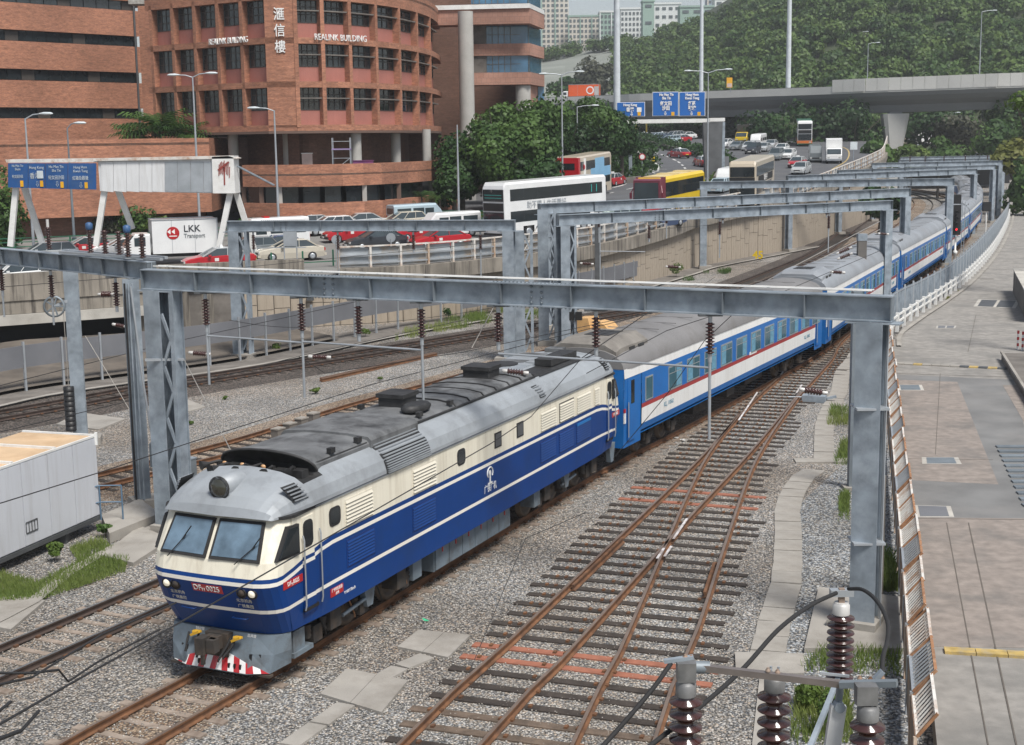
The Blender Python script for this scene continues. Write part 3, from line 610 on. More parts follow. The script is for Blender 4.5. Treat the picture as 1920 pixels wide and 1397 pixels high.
# ---------------------------------------------------------------- fences along the service road
fe = smooth_line([at(*q, GZ) for q in ((1712, 1500), (1704, 1397), (1692, 1200), (1678, 1000), (1667, 850), (1657, 720), (1652, 655))], 1.0)
BF = T('panel_fence', 'leaning fence of rusty barred panels beside the near service road', 'fence')
for k, (p, d) in enumerate(along(fe, 1.9)):
    L = 1.86; ld = Vector((d.y, -d.x, 0)); cM = 'white_rusty' if k % 4 != 1 else 'galv_light'; sag = random.uniform(-.04, .06)
    q = p + d * L; h = 1.15 + .06 * (k % 2); b = MB()
    for t in (0.0, 1.0): b.bar(p + d * L * t, p + d * L * t + V(0, 0, h), .06, .05)
    b.build('post_frame', 'galv_light' if k % 2 else 'rust_pale', BF)
    b = MB(); b.bar(p + V(0, 0, .7), q + V(0, 0, .7), .02, .95); b.build('mesh_sheet', 'steel_rusty', BF)
    top = ld * (.34 + sag) + V(0, 0, .42); b = MB(); p0 = p + V(0, 0, h) + ld * .03; q0 = q + V(0, 0, h) + ld * .03
    n = 10
    for i in range(n + 1):
        a = p0 + (q0 - p0) * i / n; b.bar(a, a + top * (1.0 if i % 3 else 1.06), .026, .026)
    b.build('bars', cM, BF)
    for t in (0, 1): MB().bar(p0 + top * t, q0 + top * t, .055, .05).build('rail', 'rust' if t and k % 2 else cM, BF)
    for a in (p0, q0 - d * .04): MB().bar(a, a + top * 1.05, .05, .05).build('rail', 'rust', BF)
G2 = smooth_line([at(*q, 0) for q in ((1652, 668), (1668, 612), (1732, 574), (1788, 536), (1845, 476), (1886, 418), (1893, 392))], 2.0)
GF = T('palisade_fence', 'tall grey barred fence between the tracks and the service road', 'fence')
gp = along(G2, 2.4)
for k, (p, d) in enumerate(gp[:-1]):
    q = gp[k + 1][0]; MB().box(-.05, .05, -.05, .05, -.2, 2.0).build('post', 'galv_light', GF, p)
    b = MB(); n = 14
    for i in range(1, n): a = p + (q - p) * i / n; b.box(a.x - .018, a.x + .018, a.y - .018, a.y + .018, .1, 1.85)
    b.build('bars', 'galv', GF)
    for h in (.25, 1.75): MB().bar(p + V(0, 0, h), q + V(0, 0, h), .05, .05).build('rail', 'galv_light', GF)
W2 = smooth_line([at(*q, PZ) for q in ((1668, 650), (1672, 628), (1712, 598), (1770, 560), (1820, 521), (1864, 470), (1888, 424), (1894, 398))], 1.5)
WR = T('railing', 'white two bar railing curving along the service road', 'railing')
wp = along(W2, 2.2)
for k, (p, d) in enumerate(wp[:-1]):
    q = wp[k + 1][0]; MB().box(-.09, .09, -.09, .09, -.1, .98).build('post', 'white_paint', WR, p, rot_of(d))
    for h in (.45, .82): MB().bar(p + V(0, 0, h), q + V(0, 0, h), .07, .10).build('rail', 'white_paint', WR)
b = MB(); A = offs(W2, .4); Bq = offs(W2, .8)
strip('kerb', W2, .35, .6, PZ + .08, 'concrete', 'low brown kerb at the foot of the white railing')
# bollards and the striped pole at the right edge
for k, (px_, lab) in enumerate(((1908, 'red and white banded bollard nearer the planter edge'), (1917, 'red and white banded bollard at the very picture edge'))):
    p = at(px_, 655 + 2 * k, PZ); o = T('bollard', lab, 'bollard', tuple(p), group='banded bollards')
    for i in range(6): MB().lathe((0, 0, i * .16), (0, 0, 1), [(.06, 0), (.06, .155)], 8).build('band', 'red' if i % 2 else 'white', o)
p = at(1916, 384, PZ); o = T('striped_pole', 'slim black and white banded pole at the right edge', 'pole', tuple(p))
for i in range(9): MB().lathe((0, 0, i * .35), (0, 0, 1), [(.09, 0), (.09, .345)], 8).build('band', 'black' if i % 2 else 'white', o)

# ---------------------------------------------------------------- portals over the tracks
def insulator_prof(n, r0, r1, h): # sheds
    pr = [(r0, 0)]
    for i in range(n):
        z = h * (i + .15) / n; pr += [(r0, z), (r1, z + h * .30 / n), (r1 * .97, z + h * .42 / n), (r0, z + h * .62 / n)]
    pr.append((r0, h)); return pr
INS = MB().lathe((0, 0, -.95), (0, 0, 1), insulator_prof(9, .055, .115, .75), 10).mesh('insulator', 'porcelain')
INSL = MB().lathe((0, 0, -1.15), (0, 0, 1), [(.05, 0), (.05, .22)], 8).mesh('insulator_cap', 'galv_light'); INSU = MB().lathe((0, 0, -.22), (0, 0, 1), [(.05, 0), (.05, .22)], 8).mesh('insulator_cap', 'galv_light')
DR = {}
def hanger(parent, p, drop, short=False):
    """an insulator and its drop tube under the beam"""
    b = MB().box(-.28, .28, -.12, .12, -.05, 0); o = b.build('bracket', 'steel_dark', parent, p)
    i = link('insulator', INS, parent, p); j = link('insulator_cap', INSL, parent, p); link('insulator_cap', INSU, parent, p)
    if drop > 0: MB().tube([(0, 0, -1.1), (0, 0, -1.1 - drop)], .036, 8).build('drop_tube', 'galv_light', parent, p)
def lattice_post(parent, base, dirb, h, w=.46, d=.58, gap=.66, side=1, lat=True, m='galv'):
    """I-section column; behind it a lighter chord joined by zigzag lacing. dirb: unit vector away from the first column"""
    base = Vector(base); t = Vector(dirb); n = Vector((-t.y, t.x, 0))
    def ib(c, w_, d_, nm, mm, z1):
        b = MB()
        for s in (-1, 1): b.bar(c + n * s * (w_ / 2) + V(0, 0, GZ), c + n * s * (w_ / 2) + V(0, 0, z1), d_, .03, up=tuple(n))
        b.bar(c + V(0, 0, GZ), c + V(0, 0, z1), .03, w_, up=tuple(n)); return b.build(nm, mm, parent)
    ib(base, w, d, 'column', m, h)
    if lat:
        c2 = base + t * gap; ib(c2, w * .8, .14, 'chord', m, h)
        z = .3; k = 0
        while z < h - .9:
            a, e = (base + t * d / 2, c2 - t * .07) if k % 2 == 0 else (c2 - t * .07, base + t * d / 2)
            s = -1; MB().bar(a + n * s * w * .38 + V(0, 0, z), e + n * s * w * .38 + V(0, 0, z + .75), .05, .09).build('lacing', m, parent)
            z += .75; k += 1
    MB().box(-.55, .55, -.45, .45, GZ - .1, GZ + .28).build('footing', 'concrete', parent, (base + t * .2), math.atan2(t.y, t.x))
def beam(parent, A, Bv, ztop, dep=.56, w=.34, m='galv', stiff=True, nst=7, bolts=(.32, .68)):
    A = Vector(A); B_ = Vector(Bv); L = (B_ - A); ln = L.length; d = L.normalized(); n = Vector((-d.y, d.x, 0))
    def P(s, o, z): return A + d * s + n * o + V(0, 0, z)
    for z in (ztop - .015, ztop - dep + .015): MB().bar(P(0, 0, z), P(ln, 0, z), w, .03).build('flange', m, parent)
    MB().bar(P(0, 0, ztop - dep / 2), P(ln, 0, ztop - dep / 2), .03, dep - .062).build('web', m, parent)
    if stiff:
        for i in range(nst + 1):
            s = .02 + (ln - .04) * i / nst; 
            for sd in (-1, 1): MB().bar(P(s, sd * w * .28, ztop - dep + .032), P(s, sd * w * .28, ztop - .032), .02, w * .40, up=tuple(n)).build('stiffener', 'galv_dark', parent)
    for f in bolts:
        b = MB()
        for i in range(2):
            for j in range(4): c = P(ln * f + (i - .5) * .28, -.03, ztop - dep + .09 + j * (dep - .18) / 3); b.lathe(c, tuple(-n), [(.035, 0), (.035, .03), (.012, .04)], 6)
        for i in range(22): c = P(ln * f + (i - 10.5) * .11, -w * .3, ztop); b.box(c.x - .02, c.x + .02, c.y - .02, c.y + .02, c.z, c.z + .035); b.box(c.x - .02, c.x + .02, c.y - .02, c.y + .02, c.z - dep - .03, c.z - dep)
        b.build('bolts', 'galv_dark', parent)
def portal(label, A, Bv, ztop=7.55, dep=.56, la=True, lb=True, side='in', drops=(), lat=True, over=.35, m='galv', bolts=(.32, .68), nst=7, rods=False, name='portal_frame', w=.48):
    A = V(*A); B_ = V(*Bv); root = T(name, label, 'portal frame', tuple(A)); o = -A
    d = (B_ - A).normalized(); a = V(0, 0); e = B_ - A
    n = Vector((-d.y, d.x, 0))
    if la: lattice_post(root, a + V(0, 0, 0), d, ztop - dep - .0, lat=lat, m=m, w=w)
    if lb: lattice_post(root, e, -d, ztop - dep, lat=False, m=m, w=w)
    beam(root, a - d * over, e + d * over, ztop, dep, m=m, bolts=bolts, nst=nst)
    for s, bb in ((0, la), (1, lb)):
        if bb:
            c = (a if s == 0 else e); MB().bar(c - d * (.55) + V(0, 0, ztop - dep - .03), c + d * (.65) + V(0, 0, ztop - dep - .03), .5, .03).build('cap_plate', m, root)
    if rods:
        for off in (-.10, .12): MB().tube([a + n * off + V(0, 0, ztop + .1), a + (e - a) * .5 + n * off + V(0, 0, ztop + .1), e + n * off + V(0, 0, ztop + .1)], .016, 5).build('conduit', 'white_paint', root)
        ln = (e - a).length; k = 0; s = .5
        while s < ln - 1: MB().bar(a + d * s + n * (-.1) + V(0, 0, ztop + .1), a + d * (s + 1.3) + n * .12 + V(0, 0, ztop + .1), .05, .015).build('stay', 'galv_light', root); s += 1.75
    for f, dr in drops: hanger(root, a + (e - a) * f + V(0, 0, ztop - dep), dr)
    return root
P1a = at(318, 985); P1b = at(1620, 1165)
P1 = portal('nearest portal frame with conduit on its beam over the locomotive', P1a, P1b, 7.55, .58, over=.45, rods=True, bolts=(.30, .59), nst=11,
            drops=((.085, 1.55), (.245, 1.7), (.335, 0), (.43, 1.75), (.54, 0), (.672, 0), (.815, 1.9)), w=.52)
def reg_arm(parent, p, q, r=.03, m='galv_light'): return MB().tube([p, q], r, 6).build('cross_tube', m, parent)
_a = V(0, 0); _e = P1b - P1a; _z = 7.55 - .58
for f0, f1 in ((.085, .245), (.245, .43), (.54, .815)): reg_arm(P1, _a + _e * f0 + V(0, 0, _z - 1.25), _a + _e * f1 + V(0, 0, _z - 1.28))
P2 = portal('portal frame over the far left tracks behind the nearest one', at(450, 665), at(957, 672), 7.1, .55, drops=((.07, 0), (.385, 1.2), (.66, 0), (.9, 1.2)), bolts=(.2, .58), nst=6)
lattice_post(P2, at(975, 668) - at(450, 665), Vector((1, 0, 0)), 6.5, w=.4)
P3 = portal('portal frame just right of the lattice mast over the train', at(1057, 648), at(1626, 560) + V(-1.2, -9, 0), 7.1, .58, drops=((.45, 1.2), (.24, 0), (.8, 1.3)), bolts=(.27, .78), nst=7)
P4 = portal('portal frame seen above the white bus and green van', at(1022, 612) , at(1693, 546), 7.35, .62, drops=((.13, .8), (.3, .8), (.45, 0), (.75, 0)), bolts=(.62,), nst=8)
P5 = portal('portal frame whose left column stands on the beige wall side', at(1318, 500), at(1776, 494), 7.35, .62, bolts=(.5,), lat=False, nst=6)
P6 = portal('portal frame behind the signal post over the third carriage', at(1478, 468), at(1822, 440), 7.3, .6, bolts=(.5,), lat=False, nst=6, drops=((.3, 0), (.6, 0)))
P7 = portal('short portal frame next behind the signal over the curve', at(1572, 436), at(1858, 415), 7.2, .6, bolts=(), lat=False, nst=5)
for lab, Y, x0, x1 in (('portal frame with small insulators on top, fourth from the farthest', 190, 1640, 1876), ('dark portal frame third from the farthest', 212, 1690, 1880), ('slim portal frame second from the farthest', 240, 1692, 1882), ('farthest portal frame below the trees', 275, 1685, 1868)):
    q = portal(lab, (XY(x0, Y), Y), (XY(x1, Y + 4), Y + 4), 7.5, .6, bolts=(), lat=False, nst=4)
    if Y == 190:
        for f in (.28, .4, .55, .72, .9): link('insulator', INS, q, (P1a * 0 + (V(XY(x1, Y + 4), Y + 4) - V(XY(x0, Y), Y)) * f + V(0, 0, 8.5)))
# lattice mast between portals 2 and 3 with a guy rope
LM = T('lattice_mast', 'lattice mast with a slanting guy rope beside the middle portal', 'mast', tuple(at(1020, 640)))
lattice_post(LM, (0, 0, 0), Vector((1, 0, 0)), 7.3, w=.4)
MB().tube([(-.3, 0, 6.4), (-3.9, -4.2, .3)], .03, 5).build('guy_rope', 'wire_light', LM)
DP = T('concrete_mast', 'dark slim mast in front of the beige wall between portals', 'mast', tuple(at(1120, 560)))
MB().box(-.16, .16, -.2, .2, GZ, 6.0).build('shaft', 'steel_dark', DP); MB().box(.16, .24, -.12, .12, GZ, 5.4).build('conduit', 'galv_light', DP)
MB().tube([(.2, -.2, 3.35), (3.3, -.6, 3.3)], .03, 6).build('arm', 'galv_light', DP)
# left group: double column, weight mast and pulley
LP = T('portal_frame', 'portal beam with switches on top reaching out of the left edge', 'portal frame', tuple(at(268, 938)))
B0 = at(268, 938)
lattice_post(LP, (0, 0, 0), Vector((.85, .5, 0)), 7.0, w=.34, d=.42, lat=False)
e1 = atY(272, 508, B0.y) - B0; e0 = atY(-60, 438, 52) - B0; e1.z = e0.z = 0
beam(LP, e1 + (e0 - e1).normalized() * -.4, e0, 7.55, .56, bolts=(), nst=9)
for s in (.15, .5, .8): hanger(LP, e1 + (e0 - e1) * s + V(0, 0, 6.99), .8 if s != .15 else 0)
for s, hh in ((.0, .9), (.07, 1.0), (.13, 1.0), (.2, .95), (.27, 1.0), (.5, .8), (.86, .8)):
    p_ = e1 + (e0 - e1) * s + V(0, random.uniform(-.2, .2), 7.6); o = link('switch_insulator', INS, LP, p_ + V(0, 0, 1.0))
    if s in (.07, .27): MB().lathe(p_ + V(0, 0, .80), (0, 0, 1), [(.09, 0), (.12, .05), (.12, .2), (.05, .24)], 8).build('blue_cap', mt('blue_paint', (.04, .10, .22), .5), LP)
    elif s > .4: MB().lathe(p_ + V(0, 0, .80), (0, 0, 1), [(.05, 0), (.05, .25)], 8).build('white_cap', 'porcelain_cap', LP)
MB().bar(e1 + V(.6, .3, 7.62), e1 + (e0 - e1) * .42 + V(0, .3, 7.62), .12, .08).build('switch_rail', 'galv_light', LP)
MB().bar(e1 + V(.6, -.3, 7.62), e1 + (e0 - e1) * .42 + V(0, -.3, 7.62), .12, .08).build('switch_rail', 'galv_light', LP)
for k in range(3): MB().tube([(-.1 + .12 * k, -.35, GZ + .3), (-.1 + .12 * k, -.35, 6.9)], .03, 6).build('conduit', 'galv' if k else 'wire', LP)
MB().tube([(.1, -.38, 6.8), (.32, -.45, 4), (.55, -.5, 1.9)], .035, 6).build('operating_rod', 'galv_light', LP)
MB().box(.45, .75, -.62, -.4, 1.2, 1.95).build('switch_drive', 'galv_dark', LP)
LW = T('weight_mast', 'tall mast with a tensioning pulley wheel at the left edge', 'mast', tuple(at(152, 822)))
lattice_post(LW, (0, 0, 0), Vector((1, .2, 0)), 7.25, lat=False, w=.45, d=.5)
b = MB(); c = V(-.55, -.45, 5.15)
b.lathe(c + V(0, -.04, 0), (0, 1, 0), [(.35, 0), (.41, .0), (.41, .09), (.35, .09), (.35, 0)], 20, caps=False)
for i in range(5): a = 2 * PI * i / 5; b.bar(c, c + V(math.cos(a) * .37, 0, math.sin(a) * .37), .05, .05)
b.build('pulley_wheel', 'galv_dark', LW); MB().bar(c, c + V(.6, .3, .25), .08, .1).build('arm', 'galv_light', LW)
for i in range(9): MB().lathe((-.22, -.42, .4 + i * .19), (0, 0, 1), [(.2, 0), (.2, .17), (.08, .18)], 10).build('weight', 'black', LW)
MB().tube([(-.22, -.42, 2.0), (-.22, -.45, 5.1)], .015, 5).build('cable', 'wire_light', LW)
LW['label'] = 'tall mast with a tensioning pulley wheel at the left edge'
# post by the right portal and grey mast ahead of it
o = T('signal_post', 'grey square post left of the near right portal column', 'post', tuple(at(1598, 905)))
MB().box(-.14, .14, -.14, .14, GZ, 6.2).build('shaft', 'galv_dark', o); MB().box(-.3, .3, -.3, .3, GZ - .1, GZ + .1).build('footing', 'concrete', o)
mt('mast_brown', (.13, .12, .11), .7); o = T('mast_stub', 'short brown topped square mast behind the near beam end', 'mast', tuple(at(1612, 610)))
MB().box(-.25, .25, -.2, .2, GZ, 5.0).build('shaft', 'mast_brown', o); MB().box(-.27, .27, -.22, .22, 5.0, 5.4).build('cap', 'galv', o)
o = T('cable_box', 'flat grey cable cabinet fixed behind the near right column', 'cabinet', tuple(at(1642, 1105)))
MB().box(-.14, .14, -.15, .15, -.2, 2.9).build('body', 'concrete_dark', o)
# steel right-hand column details: band clamps and conduits
for zc in (1.9, 5.0): MB().box(-.36, .36, -.34, .34, zc, zc + .05).build('clamp', 'galv_light', P1, P1b - P1a)
for k in range(2): MB().tube([P1b - P1a + V(.34, -.1 + .12 * k, GZ), P1b - P1a + V(.34, -.1 + .12 * k, 6.9)], .025, 5).build('conduit', 'galv_light', P1)
MB().box(-.36, .75, -.36, -.3, 4.95, 5.02).build('clamp', 'galv_light', P1)
# ---------------------------------------------------------------- the locomotive (local frame: x to the right side, y backwards, z up)
mt('loco_blue', (.002, .040, .19), .4, 0, .08, 1, dirt=(.01, .035, .12), da=.5, ds=.8, spec=.3)
mt('loco_blue_worn', (.01, .14, .40), .5, 0, .1, 2)
mt('loco_cream', (.76, .72, .60), .42, 0, .05, .7, dirt=(.48, .42, .32), da=.5, ds=1.1, streak=True)
mt('loco_line', (.80, .77, .70), .45, 0, .04, 1)
mt('roof_grey', (.31, .335, .36), .5, .1, .10, .7, dirt=(.19, .20, .21), da=.6, ds=1.3)
mt('roof_soot', (.15, .155, .16), .62, .1, .35, 1.3, dirt=(.025, .025, .026), da=.9, ds=1.2)
mt('roof_black', (.022, .022, .023), .6, .1, .3, 2, dirt=(.08, .08, .08), da=.4, ds=2)
mt('under_grey', (.16, .20, .235), .6, .1, .15, 1.5, dirt=(.08, .075, .07), da=.7, ds=2)
mt('under_dark', (.045, .04, .036), .8, .1, .3, 3, dirt=(.11, .075, .05), da=.7, ds=3)
mt('wheel_steel', (.13, .105, .085), .6, .5, .2, 3)
mt('vent_white', (.62, .585, .49), .5, 0, .05, 1)
mt('glass_cab', (.12, .18, .24), .1, 0, .35, 2.2, spec=.8)
LO = T('locomotive', 'blue and cream diesel locomotive with grey sooty roof leading the train', 'locomotive', (-6.366, 28.083, 0), -.4225)
LL = 21.12
def sst(a, b_, x): t = min(max((x - a) / (b_ - a), 0), 1); return t * t * (3 - 2 * t)
YS = [.95, 1.25, 1.6, 2.0, 2.5, 3.2, 6.0, 10.56, 15.1, 17.9, 18.6, 19.1, 19.5, 19.87, 20.17]
ROWS = [(1.02, 0, .55, 1.46), (1.60, .06, .26, 1.53), (1.685, .06, .23, 1.54), (2.49, .33, .03, 1.55), (2.575, .33, .03, 1.55), (2.68, .35, .05, 1.55), (3.0, .36, .13, 1.55), (3.46, .03, .62, 1.54)]
def row_ring(r, out=0.0):
    z, D, yf, hw = r; rc = .42; pts = []
    def dip(y): return z - D * (1 - sst(.25, 2.5, min(y, LL - y)))
    half = []   # front centre to back centre on the +x side
    for x in (0, .35, .75, hw - rc): half.append((x, yf + .10 * (x / hw) ** 2))
    for k in (1, 2, 3, 4): a = PI / 2 * k / 4; half.append((hw - rc + rc * math.sin(a), yf + .08 + rc * (1 - math.cos(a)) * 1.0))
    half += [(hw + (1.55 - hw) * sst(.9, 2.5, min(y, LL - y)), y) for y in YS]
    for k in (4, 3, 2, 1): a = PI / 2 * k / 4; half.append((hw - rc + rc * math.sin(a), LL - (yf + .08 + rc * (1 - math.cos(a)))))
    for x in (hw - rc, .75, .35, 0): half.append((x, LL - (yf + .10 * (x / hw) ** 2)))
    ring = half + [(-x, y) for x, y in half[-2:0:-1]]
    return [Vector((x * (1 + out), y, dip(y))) for x, y in ring]
rings = [row_ring(r) for r in ROWS]
b = MB(); bandm = [0, 1, 0, 1, 0, 2, 2]
for i in range(len(rings) - 1): b.loft([rings[i], rings[i + 1]], bandm[i], True, False, False)
b.add(rings[0], [tuple(range(len(rings[0]) - 1, -1, -1))], 0)
body = b.build('body_shell', ['loco_blue', 'loco_line', 'loco_cream'], LO)
# roof: two curved shoulders, sloping domes at both ends, sunk equipment deck behind the front dome
RX = [(1.585, 0), (1.575, .13), (1.50, .36), (1.36, .53), (1.15, .66), (.8, .76), (.4, .81), (0, .83)]
st = [(.53, .02, .84), (.60, .26, .86), (.78, .50, .90), (1.05, .70, .94), (1.4, .84, .97), (1.75, .94, .99), (1.80, .95, .99), (2.45, 1, 1), (2.5, 1, 1), (4.9, 1, 1), (7.3, 1, 1), (14.6, 1, 1), (18.4, 1, 1), (19.3, .97, .99), (19.9, .88, .975), (20.25, .74, .95), (20.5, .5, .9), (20.6, .05, .85)]
rr = []
for y, f, w in st:
    sunk = 1.78 < y < 2.47
    def pt(x, h, s):
        z = 3.47 + h * f
        if sunk and x < 1.16: z = min(z, 3.98)
        return Vector((s * x * w, y + .10 * (1 - x / 1.6) * (-1 if y < 1 else (1 if y > 20 else 0)), z))
    L_ = [pt(x, h, 1) for x, h in RX] + [pt(x, h, -1) for x, h in RX[-2::-1]]; rr.append(L_)
b = MB()
for i in range(len(rr) - 1):
    m = 0
    for j in range(14): b.loft([rr[i][j:j + 2], rr[i + 1][j:j + 2]], 1 if 1.74 < st[i][0] < 2.46 and 3 <= j <= 10 else 0, False, False, True)
b.add(rr[0], [tuple(range(len(rr[0])))], 0); b.add(rr[-1], [tuple(range(len(rr[0]) - 1, -1, -1))], 0)
b.build('roof', ['roof_grey', 'roof_black'], LO)
g = [Vector(p) + V(0, 0, 0) for p in row_ring((3.455, 0, .55, 1.60))]; g2 = [p + V(0, 0, .06) for p in g]
MB().loft([g, g2], 0, True, True).build('gutter', 'roof_black', LO)
# hood sections with seams
def hood(y0, y1, x, z0, z1, m, name='roof_hood', crown=.06, drop0=0):
    pr = [(x, z0), (x, z1 - .10), (x - .08, z1 - .02), (x * .5, z1 + crown * .8), (0, z1 + crown), (-x * .5, z1 + crown * .8), (-x + .08, z1 - .02), (-x, z1 - .10), (-x, z0)]
    return MB().loft([[Vector((u, y0, w)) for u, w in pr], [Vector((u, y1, w)) for u, w in pr]], 0, True, True).build(name, m, LO)
hood(2.50, 4.85, 1.17, 4.05, 4.30, 'roof_soot'); hood(7.2, 9.6, 1.05, 4.05, 4.29, 'roof_soot')
hood(4.85, 7.15, 1.22, 4.0, 4.37, 'roof_soot', 'radiator_housing', .04)
for k in range(6): hood(9.62 + k * .86, 9.62 + (k + .97) * .86, 1.02, 4.05, 4.30 + .01 * (k % 2), 'roof_soot')
hood(14.85, 18.6, 1.05, 4.0, 4.27, 'roof_black', 'fan_deck', .0)
for k in range(6): hood(9.6 + k * .86, 9.64 + k * .86, 1.035, 4.05, 4.33, 'roof_black', 'seam')
for k in range(5): MB().box(-.85 + (k % 2) * .05, .35, 15.4 + k * .16, 15.5 + k * .16, 4.27, 4.30).build('deck_slat', 'galv_light', LO)
for k in range(4):
    for j in range(2): MB().box(-.9 + j * .9, -.06 + j * .9, 16.5 + k * .5, 16.95 + k * .5, 4.27, 4.31 + .01 * j).build('deck_panel', 'roof_grey' if (k + j) % 3 else 'roof_soot', LO)
MB().box(.45, 1.0, 16.2, 18.3, 4.28, 4.48).build('vent_box', 'roof_black', LO)
MB().box(-.35, .2, 18.9, 19.4, 4.28, 4.40).build('roof_hatch', 'roof_soot', LO)
MB().lathe((-.55, 16.0, 4.28), (0, 0, 1), [(.5, 0), (.5, .05)], 20).build('fan_ring', 'roof_black', LO)
for y, x0, x1, h, nm in ((8.35, -.55, .15, .34, 'exhaust_box'), (13.1, -.45, .35, .34, 'exhaust_box')):
    b = MB(); b.box(x0, x1, y, y + .75, 4.34, 4.34 + h * .7, 0); b.box(x0 - .05, x1 + .05, y - .05, y + .8, 4.34 + h * .7, 4.34 + h, 0); b.build(nm, 'roof_black', LO)
MB().loft([[Vector((.62 + r_ * math.cos(a) * .32, 8.2 + r_ * math.sin(a) * .6, z)) for a in [2 * PI * k / 12 for k in range(12)]] for r_, z in ((.9, 4.36), (1.0, 4.44), (.8, 4.52))], 0, True, True, True).build('silencer_cap', 'roof_black', LO)
for y, x in ((3.2, 1.12), (4.4, 1.1), (7.6, 1.0), (9.3, 1.0), (8.0, -.9), (14.2, .95)): MB().box(x - .08, x + .04, y, y + .18, 4.30, 4.42).build('lifting_eye', 'roof_black', LO)
b = MB(); b.tube([(1.12, y, 4.22) for y in (2.5, 4.8)], .03, 5); b.tube([(1.06, y, 4.2) for y in (7.25, 14.8)], .035, 5); b.tube([(1.12, y, 4.18) for y in (15, 20)], .02, 5); b.build('roof_pipe', 'roof_black', LO)
# side radiator louvre on the shoulder: slats follow the roof curve
def shx(z): # x of the shoulder at height z
    P = [(p[0], 3.47 + p[1]) for p in RX]
    for i in range(len(P) - 1):
        if P[i][1] <= z <= P[i + 1][1]: t = (z - P[i][1]) / (P[i + 1][1] - P[i][1]); return P[i][0] + (P[i + 1][0] - P[i][0]) * t
    return 1.15
for s in (-1, 1):
    b = MB(); pr = [(s * (shx(3.50) + .012), 3.50), (s * (shx(3.7) + .02), 3.7), (s * (shx(3.9) + .02), 3.9), (s * (shx(4.08) + .02), 4.08), (s * 1.15, 4.2), (s * .9, 4.2), (s * .9, 3.5)]
    b.prism([(x, z) for x, z in pr], 4.9, 7.1, 'y'); b.build('radiator_grille', 'roof_black', LO)
    for k in range(12):
        z = 3.53 + .62 * (k / 11) ** 1.15; x = s * (shx(min(z, 4.12)) + .03)
        MB().bar((x, 4.95, z), (x, 7.05, z), .05, .024).build('slat', 'roof_grey', LO)
    for y0 in (.0,):
        for yy, w_ in ((1.02, .5), (13.9, .42), (19.3, .4)):
            b = MB()
            z0, z1 = (3.72, 4.05)
            b.add([(s * (shx(z0) + .02) * (.955 if yy < 2 else 1), yy + .15, z0), (s * (shx(z0) + .02) * (.975 if yy < 2 else 1), yy + .15 + w_, z0), (s * (shx(z1) + .02) * (.975 if yy < 2 else 1), yy + w_, z1), (s * (shx(z1) + .03) * (.95 if yy < 2 else 1), yy, z1)], [(0, 1, 2, 3)])
            b.build('roof_grille', 'roof_black', LO)
            for k in range(5):
                f = (k + .5) / 5; z = z0 + (z1 - z0) * f; sc_ = .962 if yy < 2 else 1
                MB().bar((s * (shx(z) + .035) * sc_, yy + .15 * (1 - f) + .02, z), (s * (shx(z) + .035) * (sc_ + .012 if yy < 2 else 1), yy + .15 * (1 - f) + w_, z), .03, .022).build('slat', 'roof_grey', LO)
# black arch behind the front dome, with horns and lamps
arch = []
for k in range(15):
    a = PI * k / 14; arch.append(Vector((-1.22 * math.cos(a), 2.5 - .28 * math.sin(a), 4.08 + .42 * math.sin(a) ** .8)))
MB().tube(arch, .035, 6).build('arch_rim', 'roof_black', LO)
b = MB(); b.add([p for p in arch] + [Vector((1.2, 2.5, 3.95)), Vector((-1.2, 2.5, 3.95))], [tuple(range(17))]); b.build('arch_plate', 'roof_black', LO)
b = MB(); L_ = [p + V(0, 0, .0) for p in arch] ; R_ = [Vector((p.x * .95, 2.95, min(p.z, 4.40))) for p in arch]; b.loft([L_, R_], 0, False, False); b.build('arch_cover', 'roof_soot', LO)
for x, y, a, s in ((-1.05, 1.9, -.5, 1), (-.75, 1.75, -.2, 1.1), (-.3, 1.8, .1, 1), (.0, 1.95, -.3, .9), (.35, 1.85, .2, 1.1), (.8, 1.95, .3, .9)):
    d = Vector((math.sin(a), -math.cos(a), -.1)); MB().lathe((x, y + .25, 4.2), d, [(.03, 0), (.035, .25 * s), (.09, .42 * s), (.11, .45 * s)], 10).build('horn', 'roof_black', LO)
    MB().box(x - .05, x + .05, y + .2, y + .3, 3.98, 4.2).build('bracket', 'roof_black', LO)
for x in (-.88, -.42, .12): MB().lathe((x, 2.12, 4.16), (0, -1, 0), [(.05, 0), (.06, .04), (.0, .05)], 10).build('lamp', mt('amber_lens', (.55, .32, .16), .3), LO)
for x, y in ((-.7, 2.2), (.55, 2.1), (.95, 2.2)): MB().box(x - .15, x + .15, y - .12, y + .15, 3.98, 4.15).build('equipment', 'roof_black', LO)
# headlight in its grey hood
b = MB(); b.lathe((0, 1.35, 4.02), (0, -1, 0), [(.24, 0), (.24, .72), (.20, .72)], 18); b.box(-.22, .22, .68, 1.3, 3.72, 4.0); b.build('headlight_hood', 'roof_grey', LO)
MB().lathe((0, .66, 4.02), (0, -1, 0), [(.25, 0), (.25, .03), (.19, .03)], 18).build('headlight_rim', 'roof_black', LO)
MB().lathe((0, .62, 4.02), (0, -1, 0), [(.19, 0), (.17, .02), (.10, .05), (0, .06)], 18).build('headlight', mt('lamp_glass', (.035, .035, .025), .06, 0, spec=1), LO)
